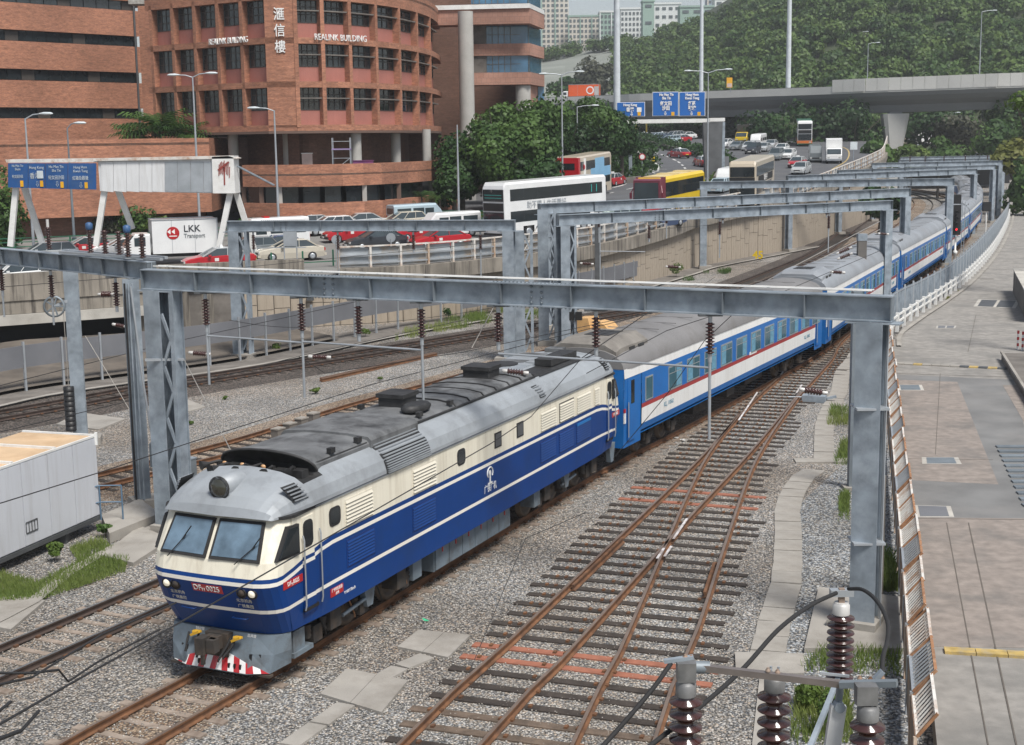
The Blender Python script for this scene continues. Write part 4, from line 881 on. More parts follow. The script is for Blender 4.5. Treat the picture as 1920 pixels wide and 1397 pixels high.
# windscreens
def ws_pt(x, z, out): t = (z - 2.66) / .8; y = .11 + .5 * t + .10 * (x / 1.5) ** 2; return Vector((x, y - out, z + out * .5))
for s in (-1, 1):
    x0, x1 = (.05, 1.22) if s > 0 else (-1.22, -.05)
    def q(m, o): return [ws_pt(x0 + m, 2.66 + m, o), ws_pt(x1 - m, 2.66 + m, o), ws_pt(x1 - m - .10 * (s > 0), 3.40 - m, o), ws_pt(x0 + m + .10 * (s < 0), 3.40 - m, o)]
    b = MB(); b.loft([q(0, -.05), q(0, .02)], 0, True, True); b.build('window_frame', 'rubber', LO)
    b = MB(); b.loft([q(.055, -.02), q(.055, .026)], 0, True, True); wsn = b.build('windscreen', 'glass_cab', LO)
    a = ws_pt(.82 * s if s > 0 else -.95, 2.60, .06); e = ws_pt((.35 if s > 0 else -.62), 3.02, .07)
    if s > 0: a = ws_pt(.72, 2.6, .06); e = ws_pt(1.08, 2.95, .06)
    b = MB(); b.tube([a, e], .012, 5); b.tube([e + V(-.16, 0, -.17), e + V(.14, 0, .2)], .014, 5); b.build('wiper', 'black', LO)
    # side cab window, front and rear
    for y0, yb in ((.62, 1), (LL - .62, -1)):
        P = [(y0 - .24 * yb, 2.66), (y0 + .50 * yb, 2.66), (y0 + .50 * yb, 3.30), (y0 + .19 * yb, 3.30)]
        def sx(y): return .965 + .03 * sst(.3, 1.4, min(y, LL - y))
        def rx(y, z): yy = min(y, LL - y); q_ = min(1, max(0, (yy - (.13 + (z - 2.66) * .60) - .08) / .42)); return 1.135 + .42 * math.sqrt(1 - (1 - q_) ** 2)
        b = MB(); b.loft([[Vector((s * (rx(y, z) - .06), y, z)) for y, z in P], [Vector((s * (rx(y, z) + .055), y, z)) for y, z in P]], 0, True, True); b.build('window_frame', 'rubber', LO)
        c = (sum(p[0] for p in P) / 4, sum(p[1] for p in P) / 4); P2 = [(c[0] + (y - c[0]) * .86, c[1] + (z - c[1]) * .84) for y, z in P]
        b = MB(); b.loft([[Vector((s * (rx(y, z) - .05), y, z)) for y, z in P2], [Vector((s * (rx(y, z) + .065), y, z)) for y, z in P2]], 0, True, True); b.build('cab_window', 'glass_dark', LO)
def sidebox(name, s, y0, y1, z0, z1, t, m, x=1.55, rnd=0): 
    if rnd:
        P = []
        for cy, cz, a0 in ((y1 - rnd, z1 - rnd, 0), (y0 + rnd, z1 - rnd, 90), (y0 + rnd, z0 + rnd, 180), (y1 - rnd, z0 + rnd, 270)):
            for k in range(4): a = math.radians(a0 + 30 * k); P.append((cy + rnd * math.cos(a), cz + rnd * math.sin(a)))
        return MB().prism(P, s * (x - .02), s * (x + t), 'x').build(name, m, LO)
    return MB().box(min(s * (x - .02), s * (x + t)), max(s * (x - .02), s * (x + t)), y0, y1, z0, z1).build(name, m, LO)
def louvre(s, y0, y1, z0, z1, m, sm, n, cm=None):
    sidebox('louvre_frame', s, y0, y1, z0, z1, .006, m); D_ = 1.595 if sm == 'vent_white' else 1.575
    for k in range(n):
        z = z0 + .03 + (z1 - z0 - .06) * (k + .5) / n; h = (z1 - z0) / n
        MB().add([(s * 1.558, y0 + .04, z - h * .42), (s * 1.558, y1 - .04, z - h * .42), (s * D_, y1 - .04, z - h * .30), (s * D_, y0 + .04, z - h * .30), (s * 1.558, y1 - .04, z + h * .3), (s * 1.558, y0 + .04, z + h * .3)], [(0, 1, 2, 3), (3, 2, 4, 5), (0, 3, 5), (1, 4, 2)]).build('slat', sm, LO)
mt('louvre_blue', (.006, .03, .15), .5, 0, .1, 1); mt('louvre_dark', (.10, .095, .08), .6)
for s in (-1, 1):
    for y0, y1 in ((3.03, 4.28), (6.17, 7.42)): louvre(s, y0, y1, 2.70, 3.34, 'loco_cream', 'vent_white', 7)
    for y0, y1, fr in ((14.0, 15.22, 'loco_cream'), (15.45, 16.64, 'louvre_dark'), (16.84, 18.08, 'loco_cream'), (18.36, 18.86, 'loco_cream')): louvre(s, y0, y1, 2.70, 3.30, fr, 'vent_white', 7)
    for y0, y1 in ((3.06, 4.32), (6.13, 7.38), (13.98, 15.2), (15.42, 16.62), (16.82, 18.06)): louvre(s, y0, y1, 1.78, 2.42, 'louvre_blue', 'loco_blue', 8)
    sidebox('worn_panel', s, 16.86, 18.02, 2.34, 2.42, .03, 'loco_blue_worn')
    for y0, y1 in ((2.38, 2.85), (8.60, 9.06)):
        sidebox('window', s, y0, y1, 2.87, 3.29, .014, 'rubber', rnd=.12); sidebox('pane', s, y0 + .045, y1 - .045, 2.915, 3.245, .02, 'glass_dark', rnd=.1)
    for y0, y1 in ((10.86, 11.30), (12.33, 12.79)): sidebox('window', s, y0, y1, 2.87, 3.29, .014, 'rubber'); sidebox('pane', s, y0 + .05, y1 - .05, 2.91, 3.25, .02, 'steel_dark')
    for y0, yb in ((1.33, 1), (19.56, 1)):
        sidebox('door', s, y0 - .03, y0 + .42, 1.28, 3.36, .010, 'loco_blue' if False else 'loco_cream'); sidebox('door_panel', s, y0 - .032, y0 + .422, 1.28, 2.52, .0125, 'loco_blue')
        sidebox('door_window', s, y0, y0 + .38, 2.70, 3.28, .02, 'rubber', rnd=.12); sidebox('pane', s, y0 + .04, y0 + .34, 2.74, 3.24, .026, 'glass_dark', rnd=.1)
        sidebox('stripe', s, y0 - .034, y0 + .424, 1.585, 1.67, .015, 'loco_line'); sidebox('stripe', s, y0 - .034, y0 + .424, 2.36 if y0 < 5 else 2.36, 2.44, .015, 'loco_line')
        for yy in (y0 - .07, y0 + .58): MB().tube([(s * 1.6, yy, 1.38), (s * 1.63, yy, 1.5), (s * 1.63, yy, 2.9), (s * 1.6, yy, 3.0)], .018, 6).build('handrail', 'galv_light', LO)
        sidebox('step', s, y0 - .05, y0 + .5, 1.33, 1.40, .03, 'black')
# front face: lamps, number plate, handles, ladders of small print
def fp(x, z, out=0.02):
    zs = [1.02, 1.54, 1.63, 2.16, 2.25, 2.33, 2.64]; ys_ = [.55, .26, .23, .03, .03, .05, .13]
    for i in range(len(zs) - 1):
        if zs[i] <= z <= zs[i + 1]: t = (z - zs[i]) / (zs[i + 1] - zs[i]); y = ys_[i] + (ys_[i + 1] - ys_[i]) * t; break
    return Vector((x, y + .10 * (x / 1.5) ** 2 - out, z))
for s in (-1, 1):
    for x, m, r in ((s * 1.06, 'lens', .085), (s * .82, 'under_dark', .085)):
        p = fp(x, 2.02, 0); MB().lathe(p + V(0, .03, 0), (0, -1, -.1), [(.12, 0), (.12, .05), (.10, .06), (.10, .03)], 14).build('lamp_ring', 'black', LO)
        if m == 'lens' and 'lens' not in MT: mt_emit('lens', (.8, .74, .6), .25)
        MB().lathe(p + V(0, -.01, 0), (0, -1, -.1), [(r, 0), (r * .8, .03), (0, .04)], 14).build('marker_lamp', m, LO)
    z0 = 1.50 if s < 0 else 1.40
    a, e = fp(s * .62 - .17, z0, .02), fp(s * .62 + .17, z0, .02)
    MB().tube([a, a + V(0, -.07, 0), e + V(0, -.07, 0), e], .014, 6).build('handle', 'loco_blue', LO)
    up = fp(0, 2.0) - fp(0, 1.9); nx = Vector((1, .04 * s, 0))
    text('lettering', '北京机务', .095, 'vent_white', LO, frame(fp(s * .83, 1.83, .005), nx, up), .003); text('lettering', '广铁集团', .095, 'vent_white', LO, frame(fp(s * .83, 1.70, .005), nx, up), .003)
up = fp(0, 2.1) - fp(0, 1.8)
pa = [fp(-.37, 1.94, .012), fp(.37, 1.94, .012), fp(.37, 2.12, .012), fp(-.37, 2.12, .012)]; c = sum(pa, Vector()) / 4
MB().loft([[p + V(0, .02, 0) for p in pa], pa], 0, True, True).build('number_plate', 'red', LO)
text('number', 'DF', .19, 'white', LO, frame(c + V(-.235, -.014, 0), (1, 0, 0), up), .004, .9); text('number', '11', .11, 'white', LO, frame(c + V(-.085, -.014, -.03), (1, 0, 0), up), .004, .9); text('number', '0025', .19, 'white', LO, frame(c + V(.15, -.014, 0), (1, 0, 0), up), .004, .88)
for s in (-1, 1):
    rt = (0, s, 0)
    for yc in (.90, 20.35):
        sidebox('number_plate', s, yc - .36, yc + .36, 2.03, 2.19, .012, 'red', x=1.548)
        text('number', 'DF₁₁0025', .13, 'white', LO, frame((s * 1.563, yc, 2.11), rt, (0, 0, 1)), .003, sx=.9)
    sidebox('notice_plate', s, 2.34, 2.86, 1.32, 1.51, .01, 'red')
    text('lettering', '广州机务段', .09, 'white', LO, frame((s * 1.562, 2.6, 1.455), rt, (0, 0, 1)), .003); text('lettering', '深圳', .07, 'white', LO, frame((s * 1.562, 2.6, 1.36), rt, (0, 0, 1)), .003)
    text('lettering', 'V:160/170km/h', .1, 'white', LO, frame((s * 1.552, 3.15, 1.26), rt, (0, 0, 1)), .003, sx=.8)
    text('lettering', '广铁广机', .24, 'white', LO, frame((s * 1.553, 10.56, 1.87), rt, (0, 0, 1)), .004, sx=.8)
    em = MB(); cc = (10.53, 2.26); pts = []
    for k in range(21): a = math.radians(-40 + 260 * k / 20); pts.append(Vector((s * 1.562, cc[0] + .17 * math.cos(a) * s, cc[1] + .15 * math.sin(a) + .03)))
    em.tube(pts, .022, 4); em.box(s * 1.562 - .006, s * 1.562 + .006, cc[0] - .035, cc[0] + .035, 2.02, 2.30); em.box(s * 1.562 - .006, s * 1.562 + .006, cc[0] - .13, cc[0] + .13, 1.985, 2.03); em.lathe((s * 1.555, cc[0], 2.29), (s, 0, 0), [(.07, 0), (.07, .012)], 10)
    em.build('railway_emblem', 'white', LO)
    MB().lathe((s * 1.54, .95, 1.35), (s, 0, 0), [(.03, 0), (.03, .03)], 8).build('socket', 'under_grey', LO) if s < 0 else None
# plough, coupler, hoses
zb0 = 1.02
b = MB(); top_ = [(-1.42, .95, 1.0), (-1.30, .60, 1.0), (-.8, .52, 1.0), (.8, .52, 1.0), (1.30, .60, 1.0), (1.42, .95, 1.0)]
mid = [(-1.42, .95, .62), (-1.28, .50, .62), (-.8, .38, .62), (.8, .38, .62), (1.28, .50, .62), (1.42, .95, .62)]
bot = [(-1.36, 1.0, .30), (-1.22, .42, .24), (-.75, .22, .22), (.75, .22, .22), (1.22, .42, .24), (1.36, 1.0, .30)]
b.loft([[Vector(p) for p in top_], [Vector(p) for p in mid], [Vector(p) for p in bot]], 0, False, False)
b.add([Vector(p) + V(0, 0, 0) for p in top_], [tuple(range(6))], 0); b.build('plough', 'under_grey', LO)
def pf(x, z, out=.012):      # front of the plough at height z
    t = (z - .22) / .4; y0 = .22 + (.38 - .22) * t; y = y0 + max(0, abs(x) - .75) * (.42 - .22) / .47; return Vector((x, y - out, z))
MB().bar(pf(-1.25, .19, .0), pf(1.25, .19, .0), .14, .05).build('plough_edge', 'under_dark', LO)
n = 16
for k in range(n):
    x0 = -1.2 + 2.4 * k / n; x1 = -1.2 + 2.4 * (k + 1) / n
    def hh(x): return .25 + .42 * (1 - min(1, abs(x) / 1.2)) ** .8
    sh = -.10 if x0 < 0 else .10
    P = [pf(x0, .24), pf(x1, .24), pf(x1 - sh * hh(x1), hh(x1)), pf(x0 - sh * hh(x0), hh(x0))]
    MB().loft([[p + V(0, .02, 0) for p in P], P], 0, True, True).build('warning_stripe', 'red' if k % 2 else 'white', LO)
for x in (-.95, -.80, .80, .98, -1.15, 1.15): MB().box(x - .025, x + .025, pf(x, .5).y - .0, pf(x, .5).y + .05, .42, .62).build('slot', 'black', LO)
for x in (.32, .46, .60, -.3, -.44): q = pf(x, .33, .02); MB().box(x - .022, x + .022, q.y - .005, q.y + .03, .29, .40).build('slot', 'black', LO)
b = MB(); b.box(-.16, .16, .0, .55, .70, .98); b.box(-.2, .0, -.18, .1, .66, 1.02); b.box(.02, .22, -.1, .1, .70, .98); b.bar((-.05, -.12, .45), (-.05, -.12, .7), .07, .07); b.box(-.28, .28, .30, .5, .5, 1.0); b.build('coupler', 'under_dark', LO)
for x in (-.55, .48): b = MB(); b.lathe((x - .06, .34, .93), (1, 0, .2), [(.045, 0), (.05, .08), (.03, .2)], 8); b.bar((x - .1, .3, .87), (x + .12, .3, .97), .05, .05); b.build('cock', mt('yellow', (.62, .36, .03), .45), LO)
for x0, x1, zl in ((-.5, -.42, .45), (.42, .25, .5), (-.75, -.7, .55), (.3, .12, .42)): MB().tube([(x0, .38, .9), (x0 * .95, .25, .75), (x1, .18, zl + .05), (x1, .16, zl)], .028, 6).build('hose', 'rubber', LO)
for x, s_ in ((-.55, '制动管'), (.75, '总风管')): text('lettering', s_, .075, 'white', LO, frame((x, .50, 1.0 - .04), (1, 0, 0), (0, .2, 1)), .003)
# bogies
WD = MB().lathe((-.07, 0, 0), (1, 0, 0), [(.56, 0), (.56, .03), (.525, .035), (.525, .12), (.40, .13), (.38, .09), (.15, .08), (.15, .16)], 20).mesh('wheel', 'wheel_steel')
def bogie(parent, yc, offs_, r=1.0, W_=1.22, gm='under_dark', spring=True):
    for dy in offs_:
        for s in (-1, 1):
            o = link('wheel', WD, parent, (s * .75, yc + dy, .52 * r)); o.scale = (s, r, r)
            MB().box(min(s * .98, s * 1.25), max(s * .98, s * 1.25), yc + dy - .18, yc + dy + .18, .34, .72).build('axle_box', 'under_grey' if gm != 'under_dark' else gm, parent)
            if spring:
                for e in (-.32, .32): MB().lathe((s * 1.16, yc + dy + e, .5), (0, 0, 1), [(.09, 0), (.11, .05), (.09, .1), (.11, .15), (.09, .2), (.11, .25), (.09, .3)], 8).build('spring', gm, parent)
    y0, y1 = yc + min(offs_) - .6, yc + max(offs_) + .6
    for s in (-1, 1):
        b = MB(); x0, x1 = sorted((s * .98, s * 1.10)); b.box(x0, x1, y0, y1, .72, .90)
        for dy in offs_: b.box(x0, x1, yc + dy - .28, yc + dy + .28, .55, .73)
        b.build('side_frame', gm, parent)
bogie(LO, 4.25, (-2.0, 0, 2.0), gm='under_dark'); bogie(LO, 16.6, (-2.0, 0, 2.0))
for s in (-1, 1):
    for y, h in ((4.35, .55), (9.9, .0), (16.5, .55), (20.55, .62)):
        if h: MB().prism([(y - .28, 1.05), (y + .28, 1.05), (y + .12, 1.05 - h), (y - .12, 1.05 - h)], s * 1.20, s * 1.36, 'x').build('sand_bracket', 'under_grey', LO)
    for y in (1.35, 2.85, 5.9, 6.7, 14.2, 15.0, 18.9): MB().box(min(s * .9, s * 1.33), max(s * .9, s * 1.33), y - .2, y + .25, .45, .9).build('equipment_box', 'under_grey' if y in (1.35, 6.7, 14.2) else 'under_dark', LO)
    MB().prism([(1.1, .35), (1.85, .35), (1.85, .45), (1.1, .45)], s * 1.05, s * 1.38, 'x').build('step', 'under_grey', LO)
    MB().tube([(s * 1.30, 3.2, .62), (s * 1.32, 4.3, .72)], .045, 8).build('damper', 'loco_blue_worn' if False else 'under_grey', LO); MB().tube([(s * 1.30, 16.2, .62), (s * 1.32, 17.3, .72)], .045, 8).build('damper', 'under_grey', LO)
    for k in range(4): y = 2.3 + k * 1.25; MB().tube([(s * 1.24, y, .95), (s * 1.28, y + .2, .5), (s * 1.2, y + .35, .35)], .02, 5).build('hose', 'rust' if k % 2 else 'rubber', LO)
b = MB(); b.box(-1.25, 1.25, 7.75, 12.4, .30, 1.0); b.build('fuel_tank', 'under_grey', LO)
for s in (-1, 1):
    for k in range(6): MB().box(min(s * 1.24, s * 1.30), max(s * 1.24, s * 1.30), 7.8 + k * .765, 8.53 + k * .765, .34, .96).build('battery_door', 'under_grey', LO); MB().box(min(s * 1.3, s * 1.32), max(s * 1.3, s * 1.32), 8.13 + k * .765, 8.17 + k * .765, .74, .86).build('latch', 'red', LO)
MB().box(-.9, .9, 1.0, 20.2, .75, 1.02).build('underframe', 'under_dark', LO)
# ---------------------------------------------------------------- the carriages
mt('coach_blue', (.012, .135, .42), .35, 0, .07, .8, dirt=(.02, .10, .30), da=.4, ds=1, spec=.3)
mt('coach_white', (.74, .74, .73), .4, 0, .05, .6, dirt=(.55, .53, .49), da=.4, ds=.8, streak=True)
mt('coach_red', (.33, .035, .035), .4, 0, .06, 1)
mt('coach_roof', (.205, .20, .20), .6, .1, .12, .6, dirt=(.13, .12, .11), da=.6, ds=.6)
mt('coach_roof_pale', (.27, .29, .315), .55, .1, .12, .6, dirt=(.22, .22, .23), da=.6, ds=.6)
mt_glass('glass_coach', (.05, .13, .17), .1); mt('curtain', (.11, .26, .36), .8, 0, .2, 6); mt('win_frame', (.42, .45, .46), .4, .5)
def coach(P0, P1_, label, near=2, roofm='coach_roof'):
    d = (P1_ - P0); Lc = d.length; root = T('carriage', label, 'railway carriage', tuple(P0), rot_of(d), 'carriages of the blue train')
    L = 25.9; y0 = .1
    sec = [(1.10, 1.50, 0), (1.33, 1.54, 1), (1.88, 1.55, 2), (2.03, 1.55, 0), (3.12, 1.55, 1), (3.44, 1.53, 3)]
    b = MB()
    for i in range(5):
        z, w, m = sec[i]; z2, w2, _ = sec[i + 1]
        for s in (-1, 1): b.quad((s * w, y0 + (0 if i > 3 else 1.55), z), (s * w, L - (0 if i > 3 else 1.4), z), (s * w2, L - (0 if i > 3 else 1.4), z2), (s * w2, y0 + (0 if i > 3 else 1.55), z2), m)
    for (ya, yb) in ((y0, y0 + 1.55), (L - 1.4, L)):
        for s in (-1, 1): b.quad((s * 1.5, ya, .75), (s * 1.5, yb, .75), (s * 1.54, yb, 3.12), (s * 1.54, ya, 3.12), 0)
    for y in (y0, L): b.quad((-1.5, y, .75), (1.5, y, .75), (1.53, y, 3.44), (-1.53, y, 3.44), 0)
    b.quad((-1.5, y0, 1.0), (1.5, y0, 1.0), (1.5, L, 1.0), (-1.5, L, 1.0), 0)
    b.build('body_shell', ['coach_blue', 'coach_white', 'coach_red'], root)
    pr = [(1.56, 3.42), (1.53, 3.60), (1.42, 3.80), (1.2, 3.98), (.85, 4.12), (.4, 4.2), (0, 4.22)]; pr = pr + [(-x, z) for x, z in pr[-2::-1]]
    b = MB(); rs = [[Vector((x * w, y, 3.42 + (z - 3.42) * f)) for x, z in pr] for y, f, w in ((y0, .86, .97), (y0 + .7, .97, 1), (y0 + 1.6, 1, 1), (L - 1.6, 1, 1), (L - .7, .97, 1), (L, .86, .97))]
    b.loft(rs, 0, False, False, True); b.add(rs[0], [tuple(range(len(pr)))]); b.add(rs[-1], [tuple(range(len(pr)))]); b.build('roof', roofm, root)
    MB().box(-.62, .62, y0 - .5, y0 + .1, 1.15, 3.3).build('gangway', 'black', root); MB().box(-.62, .62, L - .1, L + .35, 1.15, 3.3).build('gangway', 'black', root)
    # air conditioner housing at one end
    P = [(-1.25, 3.75), (-1.22, 4.1), (-.8, 4.38), (.8, 4.38), (1.22, 4.1), (1.25, 3.75)]
    MB().loft([[Vector((x * w_, y_, 3.6 + (z - 3.6) * h_)) for x, z in P] for y_, w_, h_ in ((.15, 1.0, .80), (.6, 1, .97), (1.0, 1, 1), (3.0, 1, 1), (3.4, .9, .75))], 0, True, True).build('air_conditioner', mt('ac_tan', (.20, .185, .165), .7, 0, .15, 2, dirt=(.11, .10, .09), da=.6, ds=1.5) if roofm == 'coach_roof' else 'coach_roof_pale', root)
    for s in (0,):
        for k in range(3): MB().box(-.45 + k * .32, -.17 + k * .32, 1.3, 2.6, 4.37, 4.40).build('vent_grille', 'roof_black', root)
    MB().box(1.2, 1.26, 1.3, 1.75, 3.86, 4.04).build('vent_grille', 'roof_black', root); MB().box(1.2, 1.26, 2.1, 2.6, 3.86, 4.04).build('vent_grille', 'roof_black', root)
    if roofm != 'coach_roof' or near > 1:
        for k in range(1, 12): MB().box(-1.0, 1.0, 2.9 + k * 1.8, 2.94 + k * 1.8, 4.2, 4.225).build('roof_seam', 'coach_roof', root)
    sides = (1, -1) if near > 1 else (1,)
    if 'wf' not in MM:
        MM['wf'] = MB().box(-.02, .018, -.70, .70, 0, .88).mesh('window', 'win_frame'); MM['wp'] = MB().box(-.02, .024, -.645, .645, .055, .825).mesh('pane', 'glass_coach')
        MM['wc'] = MB().box(0, .026, -.62, -.10, .07, .81).mesh('curtain', 'curtain'); MM['wb'] = MB().box(0, .028, -.645, .645, .60, .625).box(0, .028, -.02, .02, .6, .825).mesh('bar', 'win_frame')
        MM['df'] = MB().box(-.02, .018, -.36, .36, 0, .84).mesh('window', 'win_frame'); MM['dp'] = MB().box(-.02, .024, -.30, .30, .05, .79).mesh('pane', 'glass_coach')
    for s in sides:
        for k in range(11):
            y = 4.93 + 1.965 * k
            for nm in (('window', 'wf'), ('pane', 'wp'), ('curtain', 'wc'), ('bar', 'wb'))[:4 if near > 0 else 2]:
                o = link(nm[0], MM[nm[1]], root, (s * 1.55, y, 2.05)); o.scale = (s, 1 if k % 2 else -1, 1)
        for y in (2.33,):
            for nm in (('window', 'df'), ('pane', 'dp')): o = link(nm[0], MM[nm[1]], root, (s * 1.55, y, 2.07)); o.scale = (s, 1, 1)
        for y in (.72, L - .85):
            MB().box(min(s * 1.5, s * 1.553), max(s * 1.5, s * 1.553), y - .32, y + .33, .95, 3.1).build('door', 'coach_blue', root); MB().box(min(s * 1.5, s * 1.56), max(s * 1.5, s * 1.56), y - .05, y + .25, 2.2, 3.0).build('door_window', 'glass_dark', root)
            MB().tube([(s * 1.6, y - .38, 1.1), (s * 1.6, y - .38, 2.3)], .02, 5).build('handrail', 'win_frame', root)
        MB().box(min(s * 1.5, s * 1.55), max(s * 1.5, s * 1.55), y0 - .0, y0 + .12, 1.6, 1.95).build('end_board', 'white', root); MB().box(min(s * 1.5, s * 1.55), max(s * 1.5, s * 1.55), y0, y0 + .12, 1.97, 2.1).build('end_board', 'red', root)
        MB().box(min(s * 1.5, s * 1.562), max(s * 1.5, s * 1.562), 13.9, 14.9, 1.99, 2.12).build('route_board', 'white', root)
        if near > 0: text('lettering', 'RZ₂ 110562', .22, 'curtain', root, frame((s * 1.552, 4.3, 1.62), (0, s, 0), (0, 0, 1)), .003, sx=.9); text('lettering', 'RZ₂ 110562', .22, 'curtain', root, frame((s * 1.552, 23.0, 1.62), (0, s, 0), (0, 0, 1)), .003, sx=.9)
    bogie(root, 4.3, (-1.25, 1.25), .88, spring=near > 1); bogie(root, 21.7, (-1.25, 1.25), .88, spring=near > 1)
    MB().box(-1.1, 1.1, 8.2, 10.3, .45, 1.0).build('battery_box', 'under_dark', root); MB().box(-1.2, 1.2, 12.0, 13.0, .5, 1.0).build('battery_box', 'under_dark', root); MB().box(-1.0, 1.0, 15, 17.5, .5, 1.0).build('battery_box', 'under_dark', root)
    return root
MM = {}
labs = ['first blue and white carriage coupled behind the locomotive', 'second carriage, its pale roof passing under the near portal column', 'third carriage seen between two portal columns beside the barred fence', 'fourth carriage standing behind the signal post', 'fifth carriage partly hidden by portal columns on the curve', 'sixth carriage far along the curve', 'seventh carriage, small and distant near the dark bridge', 'last visible carriage of the train in the distance']
Lp = [p for p in T1 if p.y > 40]; cum = [0.0]
for i in range(1, len(Lp)): cum.append(cum[-1] + (Lp[i] - Lp[i - 1]).length)
def onT1(s):
    for i in range(1, len(cum)):
        if cum[i] >= s: t = (s - cum[i - 1]) / (cum[i] - cum[i - 1]); return Lp[i - 1] + (Lp[i] - Lp[i - 1]) * t
    return Lp[-1]
s0 = min(range(len(Lp)), key=lambda i: (Lp[i] - V(2.55, 47.75)).length); s0 = cum[s0] + .0
for k in range(8): coach(onT1(s0 + 26.6 * k + .2), onT1(s0 + 26.6 * k + 26.2), labs[k], 2 if k < 2 else (1 if k < 4 else 0), 'coach_roof' if k in (0,) else 'coach_roof_pale')
# ---------------------------------------------------------------- hill and far slope
def lerp_tab(tab, x):
    if x <= tab[0][0]: return tab[0][1]
    for (a, va), (c, vc) in zip(tab, tab[1:]):
        if x <= c: return va + (vc - va) * (x - a) / (c - a)
    return tab[-1][1]
RY = [(700, 118), (1020, 112), (1100, 108), (1190, 92), (1240, 78), (1300, 66), (1350, 55), (1380, 30), (1420, 8), (1450, -22), (1500, -55), (1700, -80), (2300, -80)]
RD = [(700, 640), (1190, 620), (1380, 560), (1500, 530), (2300, 520)]
def hill(u, t):
    Yr = lerp_tab(RD, u); zt = 11 + (262 - lerp_tab(RY, u)) * Yr / FPX; Y = 335 + (Yr - 335) * t
    z = 7 + (zt - 7) * t ** .85 + 1.5 * math.sin(u * .031 + t * 5) * t; return Vector((XY(u, Y), Y, z))
US = list(range(620, 2320, 40)); TS = [0, .12, .25, .4, .55, .7, .85, 1.0]
b = MB(); g = [[hill(u, t) for t in TS] + [hill(u, 1) + V(0, 300, 3)] for u in US]
for i in range(len(US) - 1):
    for j in range(len(TS)): b.add([g[i][j], g[i + 1][j], g[i + 1][j + 1], g[i][j + 1]], [(0, 1, 2, 3)], 1 if US[i] < 1160 and 2 <= j < 7 else 0, True)
mt('hill_soil', (.035, .05, .02), .95, 0, .3, .05); mt('shotcrete', (.22, .235, .21), .95, 0, .12, .05, dirt=(.13, .15, .12), da=.6, ds=.08)
ST(b.build('hill', ['hill_soil', 'shotcrete']), 'steep wooded hill behind the flyover')
mt_leaf('leaf_hill', (.018, .052, .014), (.105, .165, .036), .15); mt_leaf('leaf_grass', (.12, .20, .045), (.30, .34, .11), .4)
mt_leaf('leaf_dark', (.010, .030, .009), (.040, .090, .022), .2)
mt_leaf('leaf_mid', (.026, .065, .016), (.09, .16, .038), .25)
mt_leaf('leaf_light', (.05, .10, .02), (.13, .19, .04), .3)
mt_leaf('leaf_grey', (.05, .058, .036), (.10, .105, .07), .2)
mt_leaf('leaf_yellow', (.10, .12, .025), (.20, .20, .05), .3)
mt('bark', (.12, .10, .08), .9, 0, .3, 4)
haze_box = MB().box(-1300, 1300, -150, 1600, -3, 190)
P = []; SZ = []; P2 = []; P3 = []
for k in range(1150):
    u = random.uniform(1165, 2050); t = random.random() ** .9; c = hill(u, t); r = random.uniform(3.2, 6.2) * (1 if t > .1 else .8)
    if u < 1195 and .25 < t < .85: continue
    q = crown_points((c.x, c.y, c.z + r * .55), (r, r, r * .8), 8, 62, .55, .55)
    (P if k % 9 else P2).append(q)
for k in range(60):
    u = random.uniform(700, 1180); t = random.uniform(.93, 1.0); c = hill(u, t); r = random.uniform(3, 5.5); P.append(crown_points((c.x, c.y, c.z + r * .6), (r, r, r * .85), 9, 30, .62, .5))
for k in range(40):
    u = random.uniform(1150, 1215); t = random.uniform(.1, 1.0); c = hill(u, t); r = random.uniform(3.5, 5.5); P.append(crown_points((c.x, c.y, c.z + r * .6), (r, r, r * .85), 9, 30, .62, .5))
tag(leaf_mesh('forest', np.concatenate(P), 1.0, 'leaf_hill', 1.0), 'dense green wood covering the hillside', kind='stuff')
tag(leaf_mesh('forest', np.concatenate(P2), .95, 'leaf_mid', 1.0), 'lighter crowns scattered through the hillside wood', kind='stuff')
# ---------------------------------------------------------------- trees that can be told apart
def tree(label, c, r, nb, nl, leaf, mat, trunk=True, group=None, zb=None, spread=.62, sub=.42, cat='tree', name='tree', flat=.6):
    base = V(c[0], c[1], zb if zb is not None else zr(c[1])); o = T(name, label, cat, tuple(base), group=group)
    q = crown_points(c, r, nb, nl, spread, sub) - np.array([base.x, base.y, base.z, 0, 0, 0])
    leaf_mesh('crown', q, leaf, mat, flat, o)
    if trunk:
        b = MB(); h = c[2] - base.z; b.tube([(0, 0, 0), (.1, 0, h * .45), (.05, .1, h * .85)], [.28, .2, .12], 7)
        for k in range(6):
            a = k * 1.1 + random.random(); e = Vector((math.cos(a) * r[0] * .6, math.sin(a) * r[1] * .6, h + random.uniform(-.2, .5) * r[2])); b.tube([(.08, 0, h * .5), e * .5 + Vector((0, 0, h * .3)), e], [.12, .08, .03], 5)
        b.build('trunk', 'bark', o)
    return o
def tp(px, py, Y): p = atY(px, py, Y); return (p.x, p.y, p.z)
